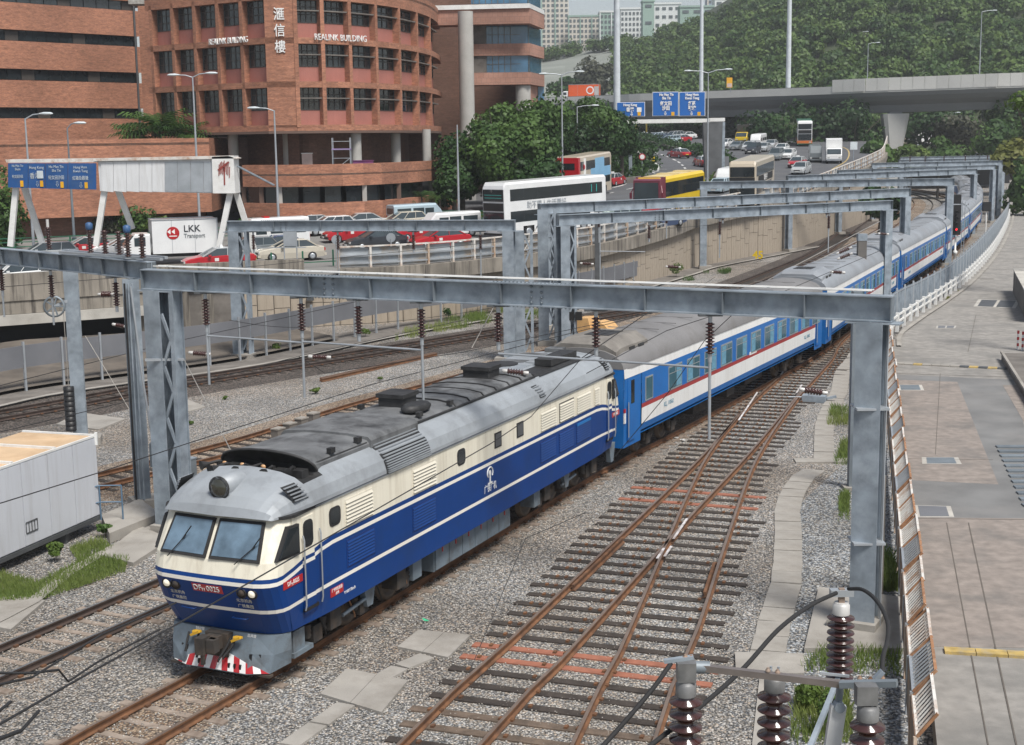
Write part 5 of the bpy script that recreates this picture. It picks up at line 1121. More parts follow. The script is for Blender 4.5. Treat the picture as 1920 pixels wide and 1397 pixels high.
for lab, px_, py_, Y, rx, rz, m in (
    ('broad dark green tree left of the tree clump beside the brick building', 865, 300, 132, 3.4, 3.6, 'leaf_dark'), ('leaning green tree at the front of the clump by the white bus', 925, 290, 130, 3.8, 4.2, 'leaf_mid'),
    ('tallest rounded tree of the clump behind the white bus', 985, 275, 134, 4.0, 4.6, 'leaf_mid'), ('dark tree of the clump above the red bus', 1060, 270, 160, 5.0, 5.2, 'leaf_dark'),
    ('low dark tree at the left foot of the clump', 850, 345, 130, 2.6, 2.6, 'leaf_dark'), ('dense tree behind the blue road sign', 1130, 250, 168, 4.8, 5.0, 'leaf_dark'),
    ('small dark tree in front of the white mast', 1165, 258, 172, 3.6, 3.8, 'leaf_dark'), ('dark tree in the middle of the clump behind the bus roof', 1000, 335, 131, 3.6, 2.8, 'leaf_dark'), ('upper tree of the clump touching the concrete column', 930, 235, 140, 3.4, 3.0, 'leaf_mid'), ('tree of the clump directly behind the station sign', 1098, 222, 166, 4.2, 3.4, 'leaf_mid'), ('dark undergrowth tree behind the rear of the white bus', 1040, 325, 156, 5, 3.4, 'leaf_dark'), ('broad tree filling the middle of the clump', 960, 325, 135, 4.6, 4.0, 'leaf_dark'), ('high tree of the clump before the glass building', 1010, 232, 140, 4.2, 3.6, 'leaf_mid')):
    tree(lab, tp(px_, py_, Y), (rx, rx * .9, rz), 32, 170, .38, m, group='trees beside the brick building')
for lab, px_, py_, Y, rx, rz, m, zb in (
    ('bushy tree under the flyover right of the blue signs', 1440, 245, 262, 8, 6, 'leaf_dark', 8), ('dark tree mass behind the orange and white bus', 1530, 235, 270, 9, 7, 'leaf_dark', 8), ('dark tree left of the flyover pillar', 1600, 240, 266, 9, 8, 'leaf_dark', 5),
    ('pale shrub tree beside the pillar near the small white sign', 1637, 290, 225, 4, 4, 'leaf_mid', 3), ('dense tree right of the flyover pillar', 1735, 235, 285, 9, 7, 'leaf_dark', 4), ('olive tree under the flyover right of the white lorry', 1790, 250, 280, 9, 8, 'leaf_grey', 4),
    ('round light green tree above the far portal frames', 1870, 262, 250, 6, 5, 'leaf_mid', 4), ('tall tree under the flyover at the right edge', 1900, 230, 262, 8, 8, 'leaf_hill', 4), ('yellowish bush behind the end of the portals', 1905, 300, 200, 4, 4, 'leaf_yellow', 0), ('dark bush by the end of the service road', 1925, 345, 190, 4, 5, 'leaf_mid', 0),
    ('low yellow green shrub behind the pillar foot', 1705, 300, 250, 5, 4, 'leaf_light', 0), ('dark shrub beside the beige wall end', 1650, 380, 160, 3, 2.6, 'leaf_dark', -.2), ('bush between pillar and far tracks', 1760, 290, 255, 7, 4, 'leaf_mid', 0), ('dark tree behind the far row of cars', 1210, 232, 330, 9, 5, 'leaf_dark', 9), ('dark tree under the flyover beyond the queue of cars', 1290, 235, 325, 9, 5, 'leaf_dark', 9), ('tree under the flyover between pillar and bus', 1370, 238, 300, 9, 6, 'leaf_dark', 9)):
    tree(lab, tp(px_, py_, Y), (rx, rx, rz), 22, 90, .8, m, zb=zb, group='trees under the flyover', cat='tree')
tree('grey green casuarina standing before the bare far slope', tp(1112, 150, 430), (8, 8, 9), 24, 110, 1.1, 'leaf_grey', zb=10)
tree('dark tree at the foot of the bare far slope', tp(1060, 165, 420), (7, 7, 4), 18, 90, 1.1, 'leaf_dark', zb=10)
tree('leafless grey tree on the wooded hillside', tp(1505, 75, 440), (7, 6, 7), 14, 60, .8, 'leaf_grey', zb=30)
tree('green tree top reaching in at the right edge by the flyover', tp(1962, 190, 95), (3.4, 3, 1.5), 18, 70, .35, 'leaf_light', zb=.3)
tree('leafy branch at the right edge above the service road', tp(1946, 385, 70), (.95, 1, 1.7), 9, 60, .22, 'leaf_mid', zb=.3)
# ivy covered tree at the left edge
tree('tall creeper covered tree at the left picture edge', tp(5, 400, 108), (2.0, 2, 5.0), 26, 110, .3, 'leaf_mid')
# palms and shrubs before the brick building
def palm(label, p, h, r, n=14, mat='leaf_mid', group='palms and shrubs before the brick buildings', droop=.5):
    o = T('palm', label, 'palm', tuple(p), group=group); MB().tube([(0, 0, 0), (.05, 0, h)], [.12, .09], 6).build('trunk', 'bark', o)
    b = MB()
    for k in range(n):
        a = 2 * PI * k / n + random.random() * .3; el = random.uniform(.1, 1.1); pts = []
        for i in range(6):
            t = i / 5; pts.append(Vector((math.cos(a) * r * t * math.cos(el * (1 - t * .5)), math.sin(a) * r * t * math.cos(el * (1 - t * .5)), h + r * (math.sin(el) * t - droop * t * t))))
        sd = Vector((-math.sin(a), math.cos(a), 0))
        for i in range(5):
            w = .28 * r * math.sin(PI * (i + .8) / 6)
            for s in (-1, 1):
                for j in (0, .5):
                    q = pts[i] + (pts[i + 1] - pts[i]) * j; q2 = pts[i] + (pts[i + 1] - pts[i]) * (j + .3); e = q + (pts[i + 1] - pts[i]) * .9 + sd * s * w + Vector((0, 0, -.12 * r)); b.add([q, q2, e], [(0, 1, 2)])
    b.build('crown', mat, o); return o
for lab, px_, py_, h, r, m in (('bushy fan palm beside the street lamp before brick base', 535, 400, 1.0, 1.5, 'leaf_mid'), ('yellow green palm left of the lamp before brick base', 512, 396, 1.4, 1.3, 'leaf_light'), ('spreading palm behind the black car', 600, 400, 1.2, 1.7, 'leaf_mid'), ('tall thin shrub before the window strip of the brick base', 690, 402, 2.4, 1.1, 'leaf_dark'), ('dark drooping shrub right of the thin shrub', 725, 404, 1.7, 1.2, 'leaf_dark'), ('dark palm near the pale blue van', 790, 398, 2.0, 1.4, 'leaf_dark'), ('low palm left of the ambulance like van', 470, 402, 1.2, 1.5, 'leaf_dark'), ('feathery palm between the two lamp post palms', 572, 402, 1.6, 1.3, 'leaf_dark'), ('bushy low palm below the window strip', 645, 402, .8, 1.5, 'leaf_mid'), ('young palm under the left part of the terrace parapet', 755, 402, 1.3, 1.3, 'leaf_mid'), ('palm at the right end of the brick base', 825, 396, 1.8, 1.6, 'leaf_mid')):
    p = road(px_, py_ + 12); palm(lab, p, h, r, 16, m)
for k, (px_, w_, h_, m) in enumerate(((60, 3.5, 4.2, 'leaf_dark'), (105, 2.6, 3.6, 'leaf_dark'), (145, 2.0, 3.0, 'leaf_mid'), (185, 2.2, 2.4, 'leaf_grey'), (230, 2.4, 2.8, 'leaf_mid'), (290, 2.4, 1.8, 'leaf_light'), (445, 2.2, 1.6, 'leaf_dark'), (350, 2.6, 1.6, 'leaf_mid'))):
    lab = ('tall dark shrubs by the left lamp post', 'dark bush left of the curved lamp', 'green bush right of the curved lamp post', 'greyish bush before the low brick block', 'green bush beside the portal leg', 'low yellow green hedge above the lorry', 'dark low bush under the white gantry leg', 'low green bush behind the lorry box')[k]
    p = road(px_, 445); tree(lab, (p.x, p.y + 3, p.z + h_ * .45), (w_, 1.6, h_ * .6), 14, 110, .3, m, trunk=False, group='palms and shrubs before the brick buildings', cat='shrub', name='shrub', zb=p.z)
palm('broad fan palm rising above the low brick block', atY(300, 262, 127) - V(0, 0, 2.0), 3.0, 3.6, 44, 'leaf_mid', droop=.35); palm('second fan palm beside the broad one above the low brick block', atY(345, 262, 126) - V(0, 0, 2.0), 2.3, 2.9, 34, 'leaf_mid', droop=.4); palm('left fan palm above the low brick block', atY(262, 262, 127) - V(0, 0, 2.0), 2.2, 2.7, 34, 'leaf_mid', droop=.4)
# ---------------------------------------------------------------- brick buildings
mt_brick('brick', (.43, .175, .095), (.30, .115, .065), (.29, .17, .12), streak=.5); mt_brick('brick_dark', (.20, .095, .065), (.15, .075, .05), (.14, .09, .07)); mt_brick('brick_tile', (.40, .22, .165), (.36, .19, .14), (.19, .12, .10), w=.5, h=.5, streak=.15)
mt('pink_panel', (.37, .15, .12), .8, 0, .08, .8, dirt=(.33, .13, .105), da=.6, ds=1, streak=True)
mt('mullion', (.05, .045, .04), .6); mt('conc_col', (.42, .41, .385), .85, 0, .08, .8, dirt=(.3, .29, .27), da=.4, ds=.5)
def wall_prism(plan, z0, z1, name, m, parent, thick=.4, uv=True):
    """a wall following the plan points, thick towards the back"""
    P_ = [Vector((x, y, 0)) for x, y in plan]; bk = []
    for i, p in enumerate(P_):
        d = (P_[min(i + 1, len(P_) - 1)] - P_[max(i - 1, 0)]).normalized(); bk.append(p + Vector((-d.y, d.x, 0)) * thick)
    return MB().loft([[V(p.x, p.y, z0), V(p.x, p.y, z1), V(q.x, q.y, z1), V(q.x, q.y, z0)] for p, q in zip(P_, bk)], 0, True, True).build(name, m, parent, uv=uv)
def P2D(px, Y): return (XY(px, Y), Y)
RB = T('brick_office_building', 'orange brick office building with deep window grid and white name lettering', 'office building')
cur = [(505, 121.2), (560, 121.5), (612, 122.5), (663, 124.4), (712, 127.3), (755, 131), (788, 135.5), (812, 141), (826, 148), (830, 156)]
plan = [P2D(*c) for c in cur]; plan_s = [tuple(p[:2]) for p in smooth_line([V(*p) for p in plan[1:]], 1.5)]
lft = [P2D(285, 130), P2D(505, 121.2)]
Z = [12.4, 16.0, 19.6, 23.2]
def shift(plan, t):
    P_ = [Vector((x, y, 0)) for x, y in plan]; out = []
    for i, p in enumerate(P_):
        d = (P_[min(i + 1, len(P_) - 1)] - P_[max(i - 1, 0)]).normalized(); q = p + Vector((-d.y, d.x, 0)) * t; out.append((q.x, q.y))
    return out
full = [lft[0], lft[1], plan[1]] + plan_s[1:]
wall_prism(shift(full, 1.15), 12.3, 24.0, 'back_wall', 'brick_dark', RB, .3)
for z in Z: wall_prism(full, z - .28, z + .22, 'floor_band', 'brick', RB, 1.3)
wall_prism(full, 23.4, 24.4, 'roof_parapet', 'brick', RB, .5)
wall_prism([lft[1], plan[1]], 12.41, 23.8, 'corner_pier', 'brick', RB, 1.3)
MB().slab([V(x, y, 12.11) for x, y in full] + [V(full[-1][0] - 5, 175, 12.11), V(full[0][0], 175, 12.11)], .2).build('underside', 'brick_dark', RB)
MB().slab([V(x, y, 24.0) for x, y in full] + [V(full[-1][0] - 5, 175, 24.0), V(full[0][0], 175, 24.0)], .2).build('roof', 'concrete_dark', RB)
def cell(a, e, z0, z1, shade):
    a = V(*a); e = V(*e); d = (e - a).normalized(); n = Vector((d.y, -d.x, 0)) * -1; L = (e - a).length; bk = n * .7
    M_ = MB(); M_.bar(a + bk + V(0, 0, z0 + .82) + d * .15, e + bk + V(0, 0, z0 + .82) - d * .15, .16, 1.25); M_.build('spandrel', 'pink_panel', RB)
    zb, zt = z0 + 1.48, z1 - .28; w = MB().bar(a + bk + V(0, 0, (zb + zt) / 2) + d * .25, e + bk + V(0, 0, (zb + zt) / 2) - d * .25, .10, zt - zb).build('window', 'glass_dark' if random.random() < .75 else 'glass_car', RB)
    m = MB(); k = 4
    for i in range(k + 1): q = a + bk - n * .08 + d * (.28 + (L - .56) * i / k); m.bar(q + V(0, 0, zb), q + V(0, 0, zt), .07, .06)
    for f in (.0, .36, .7, 1): m.bar(a + bk - n * .08 + d * .25 + V(0, 0, zb + (zt - zb) * f), e + bk - n * .08 - d * .25 + V(0, 0, zb + (zt - zb) * f), .06, .07)
    m.build('window_bars', 'mullion', w)
    if shade: MB().bar(a + n * .35 + d * .2 + V(0, 0, zb + (zt - zb) * .52), e + n * .35 - d * .2 + V(0, 0, zb + (zt - zb) * .52), .5, .10).build('sun_shade', 'concrete_dark', RB)
def fin(p, n, z0, z1): p = V(*p); MB().bar(p + n * .5 + V(0, 0, z0), p + n * .5 + V(0, 0, z1), .36, 1.0, up=tuple(n)).build('fin', 'brick', RB, uv=True)
lc = [290, 330, 371, 414, 458, 505]; A0 = V(*lft[0]); A1 = V(*lft[1]); dL = (A1 - A0).normalized(); nL = Vector((-dL.y, dL.x, 0))
def onL(px):
    d = ray(px, 200); k = d.x / d.y; t = (A0.x - k * A0.y) / (k * (A1.y - A0.y) - (A1.x - A0.x)); q = A0 + (A1 - A0) * t; return (q.x, q.y)
lp = [onL(x) for x in lc]
for i in range(5):
    for j in range(3): cell(lp[i], lp[i + 1], Z[j], Z[j + 1], False)
    fin(lp[i], nL, 12.42, 23.3)
rcx = [560, 612, 663, 712, 755, 788, 812, 826]; rp_ = plan[1:9]
for i in range(7):
    for j in range(3): cell(rp_[i], rp_[i + 1], Z[j], Z[j + 1], True)
    d = (V(*rp_[i + 1]) - V(*rp_[max(i - 1, 0)])).normalized(); fin(rp_[i] if i else (rp_[0][0] + .1, rp_[0][1]), Vector((-d.y, d.x, 0)), 12.42, 23.3)
# lettering on the facade
def letters(s, a, e, z, size, parent=RB, mat='white', sx=1, out=.25, ext=.05):
    a = V(*a); e = V(*e); d = (e - a).normalized(); n = Vector((d.y, -d.x, 0)); c = (a + e) / 2 + n * out; c.z = z
    return text('lettering', s, size, mat, parent, frame(c, d, (0, 0, 1)), ext, sx, bold=-.004 if len(s) > 2 else .008)
letters('REALINK BUILDING', onL(388), onL(484), 19.75, .74, out=.12, sx=.74); letters('REALINK BUILDING', P2D(584, 121.9), P2D(697, 125.9), 19.85, .76, out=.35, sx=.80)
pa, pe = lft[1], plan[1]
for i, ch in enumerate('滙信樓'): letters(ch, pa, pe, 21.65 - i * 1.33, 1.1, out=.06, sx=.85)
# level below: recessed wall, columns, parapet, window strip, base
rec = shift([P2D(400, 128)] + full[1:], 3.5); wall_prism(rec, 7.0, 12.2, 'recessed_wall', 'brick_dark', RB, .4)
for px_, r_ in ((437, .45), (545, .7), (556, .45), (668, .45), (742, .45), (800, .4)):
    q = V(*P2D(px_, 126 if px_ < 700 else 133)); MB().lathe((q.x, q.y, 8), (0, 0, 1), [(r_, 0), (r_, 4.2)], 12).build('column', 'conc_col', RB)
pod = [P2D(452, 120), P2D(520, 118), P2D(600, 118), P2D(680, 120), P2D(745, 124), P2D(800, 130), P2D(860, 141)]; pod = [tuple(p[:2]) for p in smooth_line([V(*p) for p in pod], 2)]
wall_prism(pod, 7.55, 9.35, 'terrace_parapet', 'brick', RB, .5); wall_prism(shift(pod, .5), 6.2, 7.56, 'window_strip', 'glass_dark', RB, .3, uv=False); wall_prism(pod, 2.8, 6.2, 'base_wall', 'brick', RB, .6)
MB().slab([V(x, y, 8.6) for x, y in pod] + [V(pod[-1][0], 165, 8.6), V(pod[0][0], 165, 8.6)], .15).build('terrace', 'concrete_dark', RB)
for px_ in (472, 498, 530, 563, 590, 610, 632, 655, 675, 700, 720, 742, 765):
    d = ray(px_, 350)
    for i in range(len(pod) - 1):
        if pod[i][0] <= d.x / d.y * pod[i][1] and d.x / d.y * pod[i + 1][1] <= pod[i + 1][0]:
            q = V(*pod[i]); MB().box(q.x - .18, q.x + .18, q.y + .3, q.y + .52, 6.2, 7.54).build('strip_pier', 'conc_col' if px_ in (530, 610, 700) else 'brick_dark', RB); break
o = T('scaffold_tower', 'small silver scaffold tower on the terrace of the brick building', 'scaffold', (XY(640, 121.5), 121.5, 8.6))
for x in (-.75, .75):
    for y in (-.35, .35): MB().tube([(x, y, 0), (x, y, 2.9)], .04, 5).build('pole', 'galv_light', o)
for z in (.5, 1.2, 1.9, 2.6): MB().bar((-.75, -.35, z), (.75, -.35, z), .05, .05).build('rung', 'galv_light', o)
MB().bar((-.75, -.36, .1), (.75, -.36, 1.2), .05, .05).build('brace', 'galv_light', o); MB().box(-.8, .8, -.4, .4, 1.9, 2.0).build('platform', mt('lilac', (.30, .22, .42), .6), o)
o = T('crate', 'low purple crate beside the scaffold on the terrace', 'crate', (XY(680, 121.5), 121.5, 8.6)); MB().box(-.85, .85, -.3, .3, 0, .95).build('box', mt('purple', (.16, .04, .14), .6), o); MB().box(-.9, .9, -.34, .34, .95, 1.0).build('lid', 'purple', o)
o = T('notice_board', 'pale pink notice door on the recessed brick wall', 'notice board', (XY(575, 124), 124, 8.7)); MB().box(-.45, .45, -.1, .1, 0, 1.5).build('panel', mt('pale_pink', (.55, .42, .38), .7), o); MB().box(-.5, .5, -.08, .12, 1.5, 1.56).build('frame', 'white', o)
# banded brick wing on the left
LWG = T('brick_wing', 'long brick wing with four horizontal window bands at the left', 'office building'); wpn = [P2D(-260, 133), P2D(272, 157)]
bz = [11.5, 13.97, 15.06, 17.75, 18.87, 21.6, 22.7, 25.35, 26.35, 30]
for i in range(0, len(bz) - 1, 2): wall_prism(wpn, bz[i], bz[i + 1], 'brick_band', 'brick', LWG, 1.2)
wall_prism(shift(wpn, .45), 10, 30, 'inner_wall', 'glass_dark', LWG, .3, uv=False); MB().slab([V(*wpn[0], 29.9), V(*wpn[1], 29.9), V(wpn[1][0], 200, 29.9), V(wpn[0][0], 200, 29.9)], .2).build('roof', 'concrete_dark', LWG)
a0 = V(*wpn[0]); dW = (V(*wpn[1]) - a0).normalized(); LWL = (V(*wpn[1]) - a0).length; nW = Vector((-dW.y, dW.x, 0))
wall_prism([wpn[1], (wpn[1][0] + 3.6, wpn[1][1] + .1)], 3, 30, 'end_pier', 'brick', LWG, 1.5)
for i in range(1, len(bz) - 1, 2):
    n = int(LWL / 1.55)
    for k in range(n):
        if a0.x + dW.x * (k + 1) * 1.55 < -58: continue
        q = a0 + dW * (k * 1.55 + .1) + nW * .38; MB().bar(q + V(0, 0, (bz[i] + bz[i + 1]) / 2), q + dW * 1.42 + V(0, 0, (bz[i] + bz[i + 1]) / 2), .05, bz[i + 1] - bz[i] - .1).build('window', 'glass_dark' if (k * 7 + i) % 5 else 'mullion', LWG)
MB().tube([V(*wpn[1], 11) - V(.3, .5, 0), V(*wpn[1], 29) - V(.3, .5, 0)], .12, 6).build('downpipe', 'steel_dark', LWG)
LB = T('low_brick_block', 'low brick block with a dark recess before the left wing', 'building'); lb = [P2D(-260, 108), P2D(392, 122.5)]
wall_prism(lb, 5.4, 11.65, 'wall', 'brick', LB, 1.0); wall_prism(shift(lb, 1.5), 2.5, 5.5, 'base_wall', 'brick_dark', LB, .4); MB().slab([V(*lb[0], 11.3), V(*lb[1], 11.3), V(lb[1][0] - 3, 150, 11.3), V(lb[0][0], 150, 11.3)], .2).build('roof', 'concrete_dark', LB)
wall_prism([lb[1], (lb[1][0] - .6, lb[1][1] + 12)], 5.4, 11.65, 'end_wall', 'brick', LB, .5)
# right brick and glass building
GB = T('glass_brick_building', 'brown brick building with blue glass bands and a round column', 'building'); gp_ = [P2D(888, 150), P2D(996, 150), P2D(1022, 157)]
for z0, z1 in ((16.8, 18.05), (19.75, 20.95), (22.8, 24.3)):
    wall_prism(gp_ if z0 < 22 else [P2D(812, 149), P2D(996, 148), P2D(1023, 156)], z0, z1, 'brick_band', 'brick_tile', GB, 3)
wall_prism([P2D(812, 148.8), P2D(996, 147.8), P2D(1023, 155.8)], 24.3, 24.75, 'terrace_edge', 'white_paint', GB, 2)
for z0, z1 in ((18.05, 19.75), (20.95, 22.8), (25.0, 27.5)):
    wall_prism(shift(gp_, .35), z0, z1, 'window_band', 'glass_blue', GB, .3, uv=False)
    for k in range(10): q = V(*P2D(892 + 11.3 * k, 150)); MB().box(q.x - .04, q.x + .04, q.y + .28, q.y + .36, z0 + .02, z1 - .02).build('mullion', 'steel_dark', GB)
    MB().bar(V(*P2D(890, 150.3), (z0 + z1) / 2), V(*P2D(995, 150.3), (z0 + z1) / 2), .06, .06).build('mullion', 'steel_dark', GB)
    if z0 < 24: MB().box(*sorted((XY(889, 150), XY(914, 150))), 150.2, 150.45, z0 + .02, z1 - .02).build('louvre_panel', 'concrete_dark', GB)
wall_prism([P2D(370, 168), P2D(520, 160)], 3, 13, 'recess_wall', 'brick_dark', GB, 2); wall_prism([P2D(765, 152), P2D(862, 153)], 3, 12.6, 'recess_wall', 'brick_dark', GB, 1); wall_prism([P2D(790, 159), P2D(1010, 158)], 4, 29, 'rear_wall', 'brick_dark', GB, 2); wall_prism([P2D(995, 151), P2D(1010, 157)], 9, 16.8, 'side_wall', 'brick_tile', GB, 1); wall_prism([P2D(1010, 156.6), P2D(1021, 157)], 9, 16.8, 'side_glass', 'glass_blue', GB, 1, uv=False)
q = V(*P2D(877, 147.5)); MB().lathe((q.x, q.y, 4), (0, 0, 1), [(.78, 0), (.78, 20)], 18).build('round_column', 'conc_col', GB)
q = V(*P2D(982, 151)); MB().lathe((q.x, q.y, 4), (0, 0, 1), [(.8, 0), (.8, 12.7)], 14).build('round_column', 'conc_col', GB)
wall_prism([P2D(780, 165), P2D(862, 165)], 20, 33, 'upper_block', 'brick_tile', GB, 2); wall_prism([P2D(812, 160), P2D(832, 160)], 23, 30, 'upper_glass', 'glass_blue', GB, 1, uv=False)
# roof shed glimpsed at the top left
o = T('roof_shed', 'corrugated shed and yellow plant on the brick building roof', 'roof shed', (XY(320, 136), 136, 24)); MB().box(-3, 2.5, -1, 1, 0, 2.4).build('shed', mt('shed', (.35, .33, .30), .7, 0, .3, 3), o); MB().box(-1, 2, -1.4, -1.02, 0, .8).build('plant', 'yellow_paint', o)
# ---------------------------------------------------------------- distant housing blocks
mt('tower_cream', (.62, .57, .50), .8, 0, .05, .1); mt('tower_green', (.30, .42, .36), .8, 0, .05, .1); mt('tower_white', (.72, .74, .73), .8, 0, .05, .1); mt('tower_blue', (.30, .37, .44), .7, 0, .1, .1); mt('tower_window', (.10, .12, .13), .4)
def tower(label, x0, x1, ytop, Y, dep, m, mw='tower_window', fl=2.9, bays=8, gp=None, m2=None):
    z1 = HC + (264 - ytop) * Y / FPX; a, e = XY(x0, Y), XY(x1, Y); o = T('housing_block', label, 'apartment block', ((a + e) / 2, Y, 40)); W_ = e - a
    MB().box(-W_ / 2, W_ / 2, 0, dep, -30, z1 - 40).build('wall', m, o); MB().box(-W_ / 2 - .4, W_ / 2 + .4, -.4, dep, z1 - 40, z1 - 39).build('roof_edge', m2 or m, o)
    b = MB(); z = z1 - 43
    while z > -10:
        for k in range(bays):
            x = -W_ / 2 + W_ * (k + .5) / bays; b.box(x - W_ / bays * .28, x + W_ / bays * .28, -.25, .02, z, z + 1.5)
        z -= fl
    tag(b.build('windows', mw, o), kind='stuff')
    if m2:
        b = MB()
        for k in range(0, bays, 3): x = -W_ / 2 + W_ * k / bays; b.box(x - W_ / bays * .15, x + W_ / bays * .15, -.6, .0, -28, z1 - 40.2)
        tag(b.build('ribs', m2, o), kind='stuff')
    return o
tower('tall cream tower block with green edge left in the distance', 1018, 1068, -4, 880, 14, 'tower_cream', fl=3.0, bays=6, m2='tower_green')
tower('low wide cream and green block right of the tall tower', 1068, 1132, 42, 860, 14, 'tower_cream', fl=3.0, bays=9, m2='tower_green')
tower('pale stepped block left of the white mast', 1126, 1168, 35, 840, 14, 'tower_green', fl=3.0, bays=6, m2='tower_white')
tower('white block between the white mast and the green stair tower', 1164, 1206, 30, 830, 14, 'tower_white', fl=3.0, bays=6)
tower('green stair tower of the white school block', 1205, 1226, 17, 800, 10, 'tower_green', fl=9.0, bays=1)
tower('white school block behind the hill trees', 1226, 1275, 22, 815, 14, 'tower_white', fl=4.5, bays=4)
tower('pale green netted facade of the school block', 1274, 1336, 28, 790, 12, 'tower_green', fl=8, bays=3)
tower('white right end of the school block with roof house', 1338, 1370, 14, 800, 12, 'tower_white', fl=7, bays=2)
tower('grey blue tower block behind the hill top', 1325, 1425, -20, 980, 14, 'tower_blue', fl=3.0, bays=12, m2='tower_cream')
tower('slim pale tower block right behind the hill top', 1425, 1470, -30, 1000, 14, 'tower_cream', fl=3.0, bays=6, m2='tower_blue')
# ---------------------------------------------------------------- flyover
FO = T('flyover', 'curved concrete flyover crossing behind the tracks', 'flyover'); ft = [(-560, 480), (300, 380), (1020, 314), (1200, 296), (1350, 284), (1480, 275), (1600, 267), (1750, 262), (1920, 257), (2300, 255)]
FL = smooth_line([V(XY(p, y), y) for p, y in ft], 4); mt('deck_conc', (.50, .50, .48), .8, 0, .06, .2, dirt=(.40, .40, .385), da=.5, ds=.15); mt('deck_shaded', (.20, .21, .215), .85, 0, .08, .2)  # girder gets a darker concrete: shade under the deck edge put into the colour
def ztop(x): return 20.2 + (0 if x < 60 else min((x - 60) * .012, .4))
def sect(p, d, pr):
    n = Vector((-d.y, d.x, 0)); return [p + n * u + V(0, 0, w) for u, w in pr]
def flband(pr, nm, m, f=lambda p: True, label=None):
    L = [p for p in FL if f(p)]; rg = []
    for i, p in enumerate(L):
        d = (L[min(i + 1, len(L) - 1)] - L[max(i - 1, 0)]).normalized(); rg.append(sect(p + V(0, 0, ztop(p.x)), d, pr))
    return MB().loft(rg, 0, True, True, False).build(nm, m, FO)
flband([(0, 0), (0, -1.4), (13.5, -1.4), (13.5, -.9), (.35, -.9), (.35, 0)], 'deck', 'deck_conc')
flband([(.04, -1.41), (.5, -2.1), (1.5, -2.9), (3.0, -3.7), (3.6, -5.0), (10, -5.0), (11, -2.9), (13.3, -1.6), (13.3, -1.41)], 'girder', 'deck_shaded')
xw = XY(1550, 270)
pts = along([p for p in FL if p.x >= xw - 1], 2.1)
for p, d in pts[:60]: MB().bar(p + V(0, 0, ztop(p.x) + .05) + d * .02, p + V(0, 0, ztop(p.x) + .05) + d * 2.07, .18, 2.3).build('parapet_panel', 'deck_conc', FO)
flband([(.1, .02), (.1, .1), (.25, .1), (.25, .02)], 'handrail', 'steel_dark', lambda p: p.x < xw); flband([(13, -.9), (13, .1), (13.4, .1), (13.4, -.9)], 'parapet', 'deck_conc')
for px_, Y in ((1676, 268), (1425, 292)):
    q = V(XY(px_, Y), Y); z1 = ztop(q.x) - 5.3; k_ = 1 if px_ > 1500 else .6; rg = [[q + V(x * w * k_, y * w2, z) for x, y in ((-1, -.7), (-.7, -1), (.7, -1), (1, -.7), (1, .7), (.7, 1), (-.7, 1), (-1, .7))] for z, w, w2 in ((-1, 1.4, 1.1), (z1 - 6.5, 1.4, 1.1), (z1 - .5, 2.4, 1.6), (z1, 2.4, 1.6))]
    MB().loft(rg, 0, True, True).build('pier', 'deck_conc', FO); MB().box(q.x - 1.2, q.x + 1.2, q.y - .7, q.y + .7, z1 - .01, z1 + .32).build('bearing', 'deck_shaded', FO)
# dark bridge over the far end of the tracks
o = T('far_bridge', 'dark road bridge over the far end of the tracks', 'bridge', (0, 0, 0)); MB().slab([V(XY(1690, 300), 300, 5.9), V(XY(1885, 300), 300, 5.9), V(XY(1890, 320), 320, 5.9), V(XY(1690, 320), 320, 5.9)], 1.0).build('deck', 'concrete_dark', o)
MB().box(XY(1700, 318), XY(1890, 318), 316, 317, 0, 4.9).build('back_wall', 'black', o)  # black slab, colour stands in for the shade in the opening below the deck
# ---------------------------------------------------------------- vehicles (local frame: front towards +y)
def paint(n, c, r=.3): return mt(n, c, r, .0, .05, 1, coat=.5)
paint('car_red', (.40, .012, .02)); paint('car_silver', (.42, .44, .45)); paint('car_white', (.72, .73, .73)); paint('car_black', (.03, .034, .042)); paint('car_beige', (.52, .48, .40)); paint('car_blue', (.06, .09, .17)); paint('car_grey', (.16, .18, .19))
paint('car_skyblue', (.40, .50, .56)); paint('car_sage', (.26, .33, .31)); paint('bus_yellow', (.75, .52, .02)); paint('bus_maroon', (.16, .02, .04)); paint('bus_cream', (.52, .45, .35)); paint('bus_red', (.50, .015, .025)); paint('bus_skyblue', (.22, .48, .72)); paint('bus_orange', (.62, .16, .03)); paint('box_orange', (.66, .10, .02)); paint('green', (.03, .16, .09))
mt('lens_red', (.45, .02, .02), .2); mt('lens_clear', (.62, .62, .60), .12, .2); mt('plate_white', (.7, .7, .68), .5); mt('plate_yellow', (.65, .5, .05), .5)
WH = {}
def wheel(parent, x, y, r=.31, w=.2):
    if r not in WH: WH[r] = (MB().lathe((-w / 2, 0, 0), (1, 0, 0), [(r * .6, 0), (r * .95, 0), (r, w * .2), (r, w * .8), (r * .95, w), (r * .6, w)], 16).mesh('wheel', 'rubber'), MB().lathe((-w / 2 - .005, 0, 0), (1, 0, 0), [(r * .3, 0), (r * .62, .0), (r * .62, w + .01), (r * .3, w + .01)], 12).mesh('rim', 'galv_light'))
    o = link('wheel', WH[r][0], parent, (x, y, r)); link('rim', WH[r][1], o); return o
def place(px, Y=None, py=None):
    if py is not None: return road(px, py)
    return V(XY(px, Y), Y, zr(Y))
def vroot(name, label, cat, p, h, group=None):
    o = T(name, label, cat, tuple(p), -math.radians(h), group); s = math.atan((zr(p.y + 1) - zr(p.y - 1)) / 2) if abs(p.z - zr(p.y)) < .3 else 0
    c = math.cos(math.radians(h)); o.rotation_mode = 'ZXY' if False else 'XYZ'; o.rotation_euler = (s * c, 0, -math.radians(h)); return o
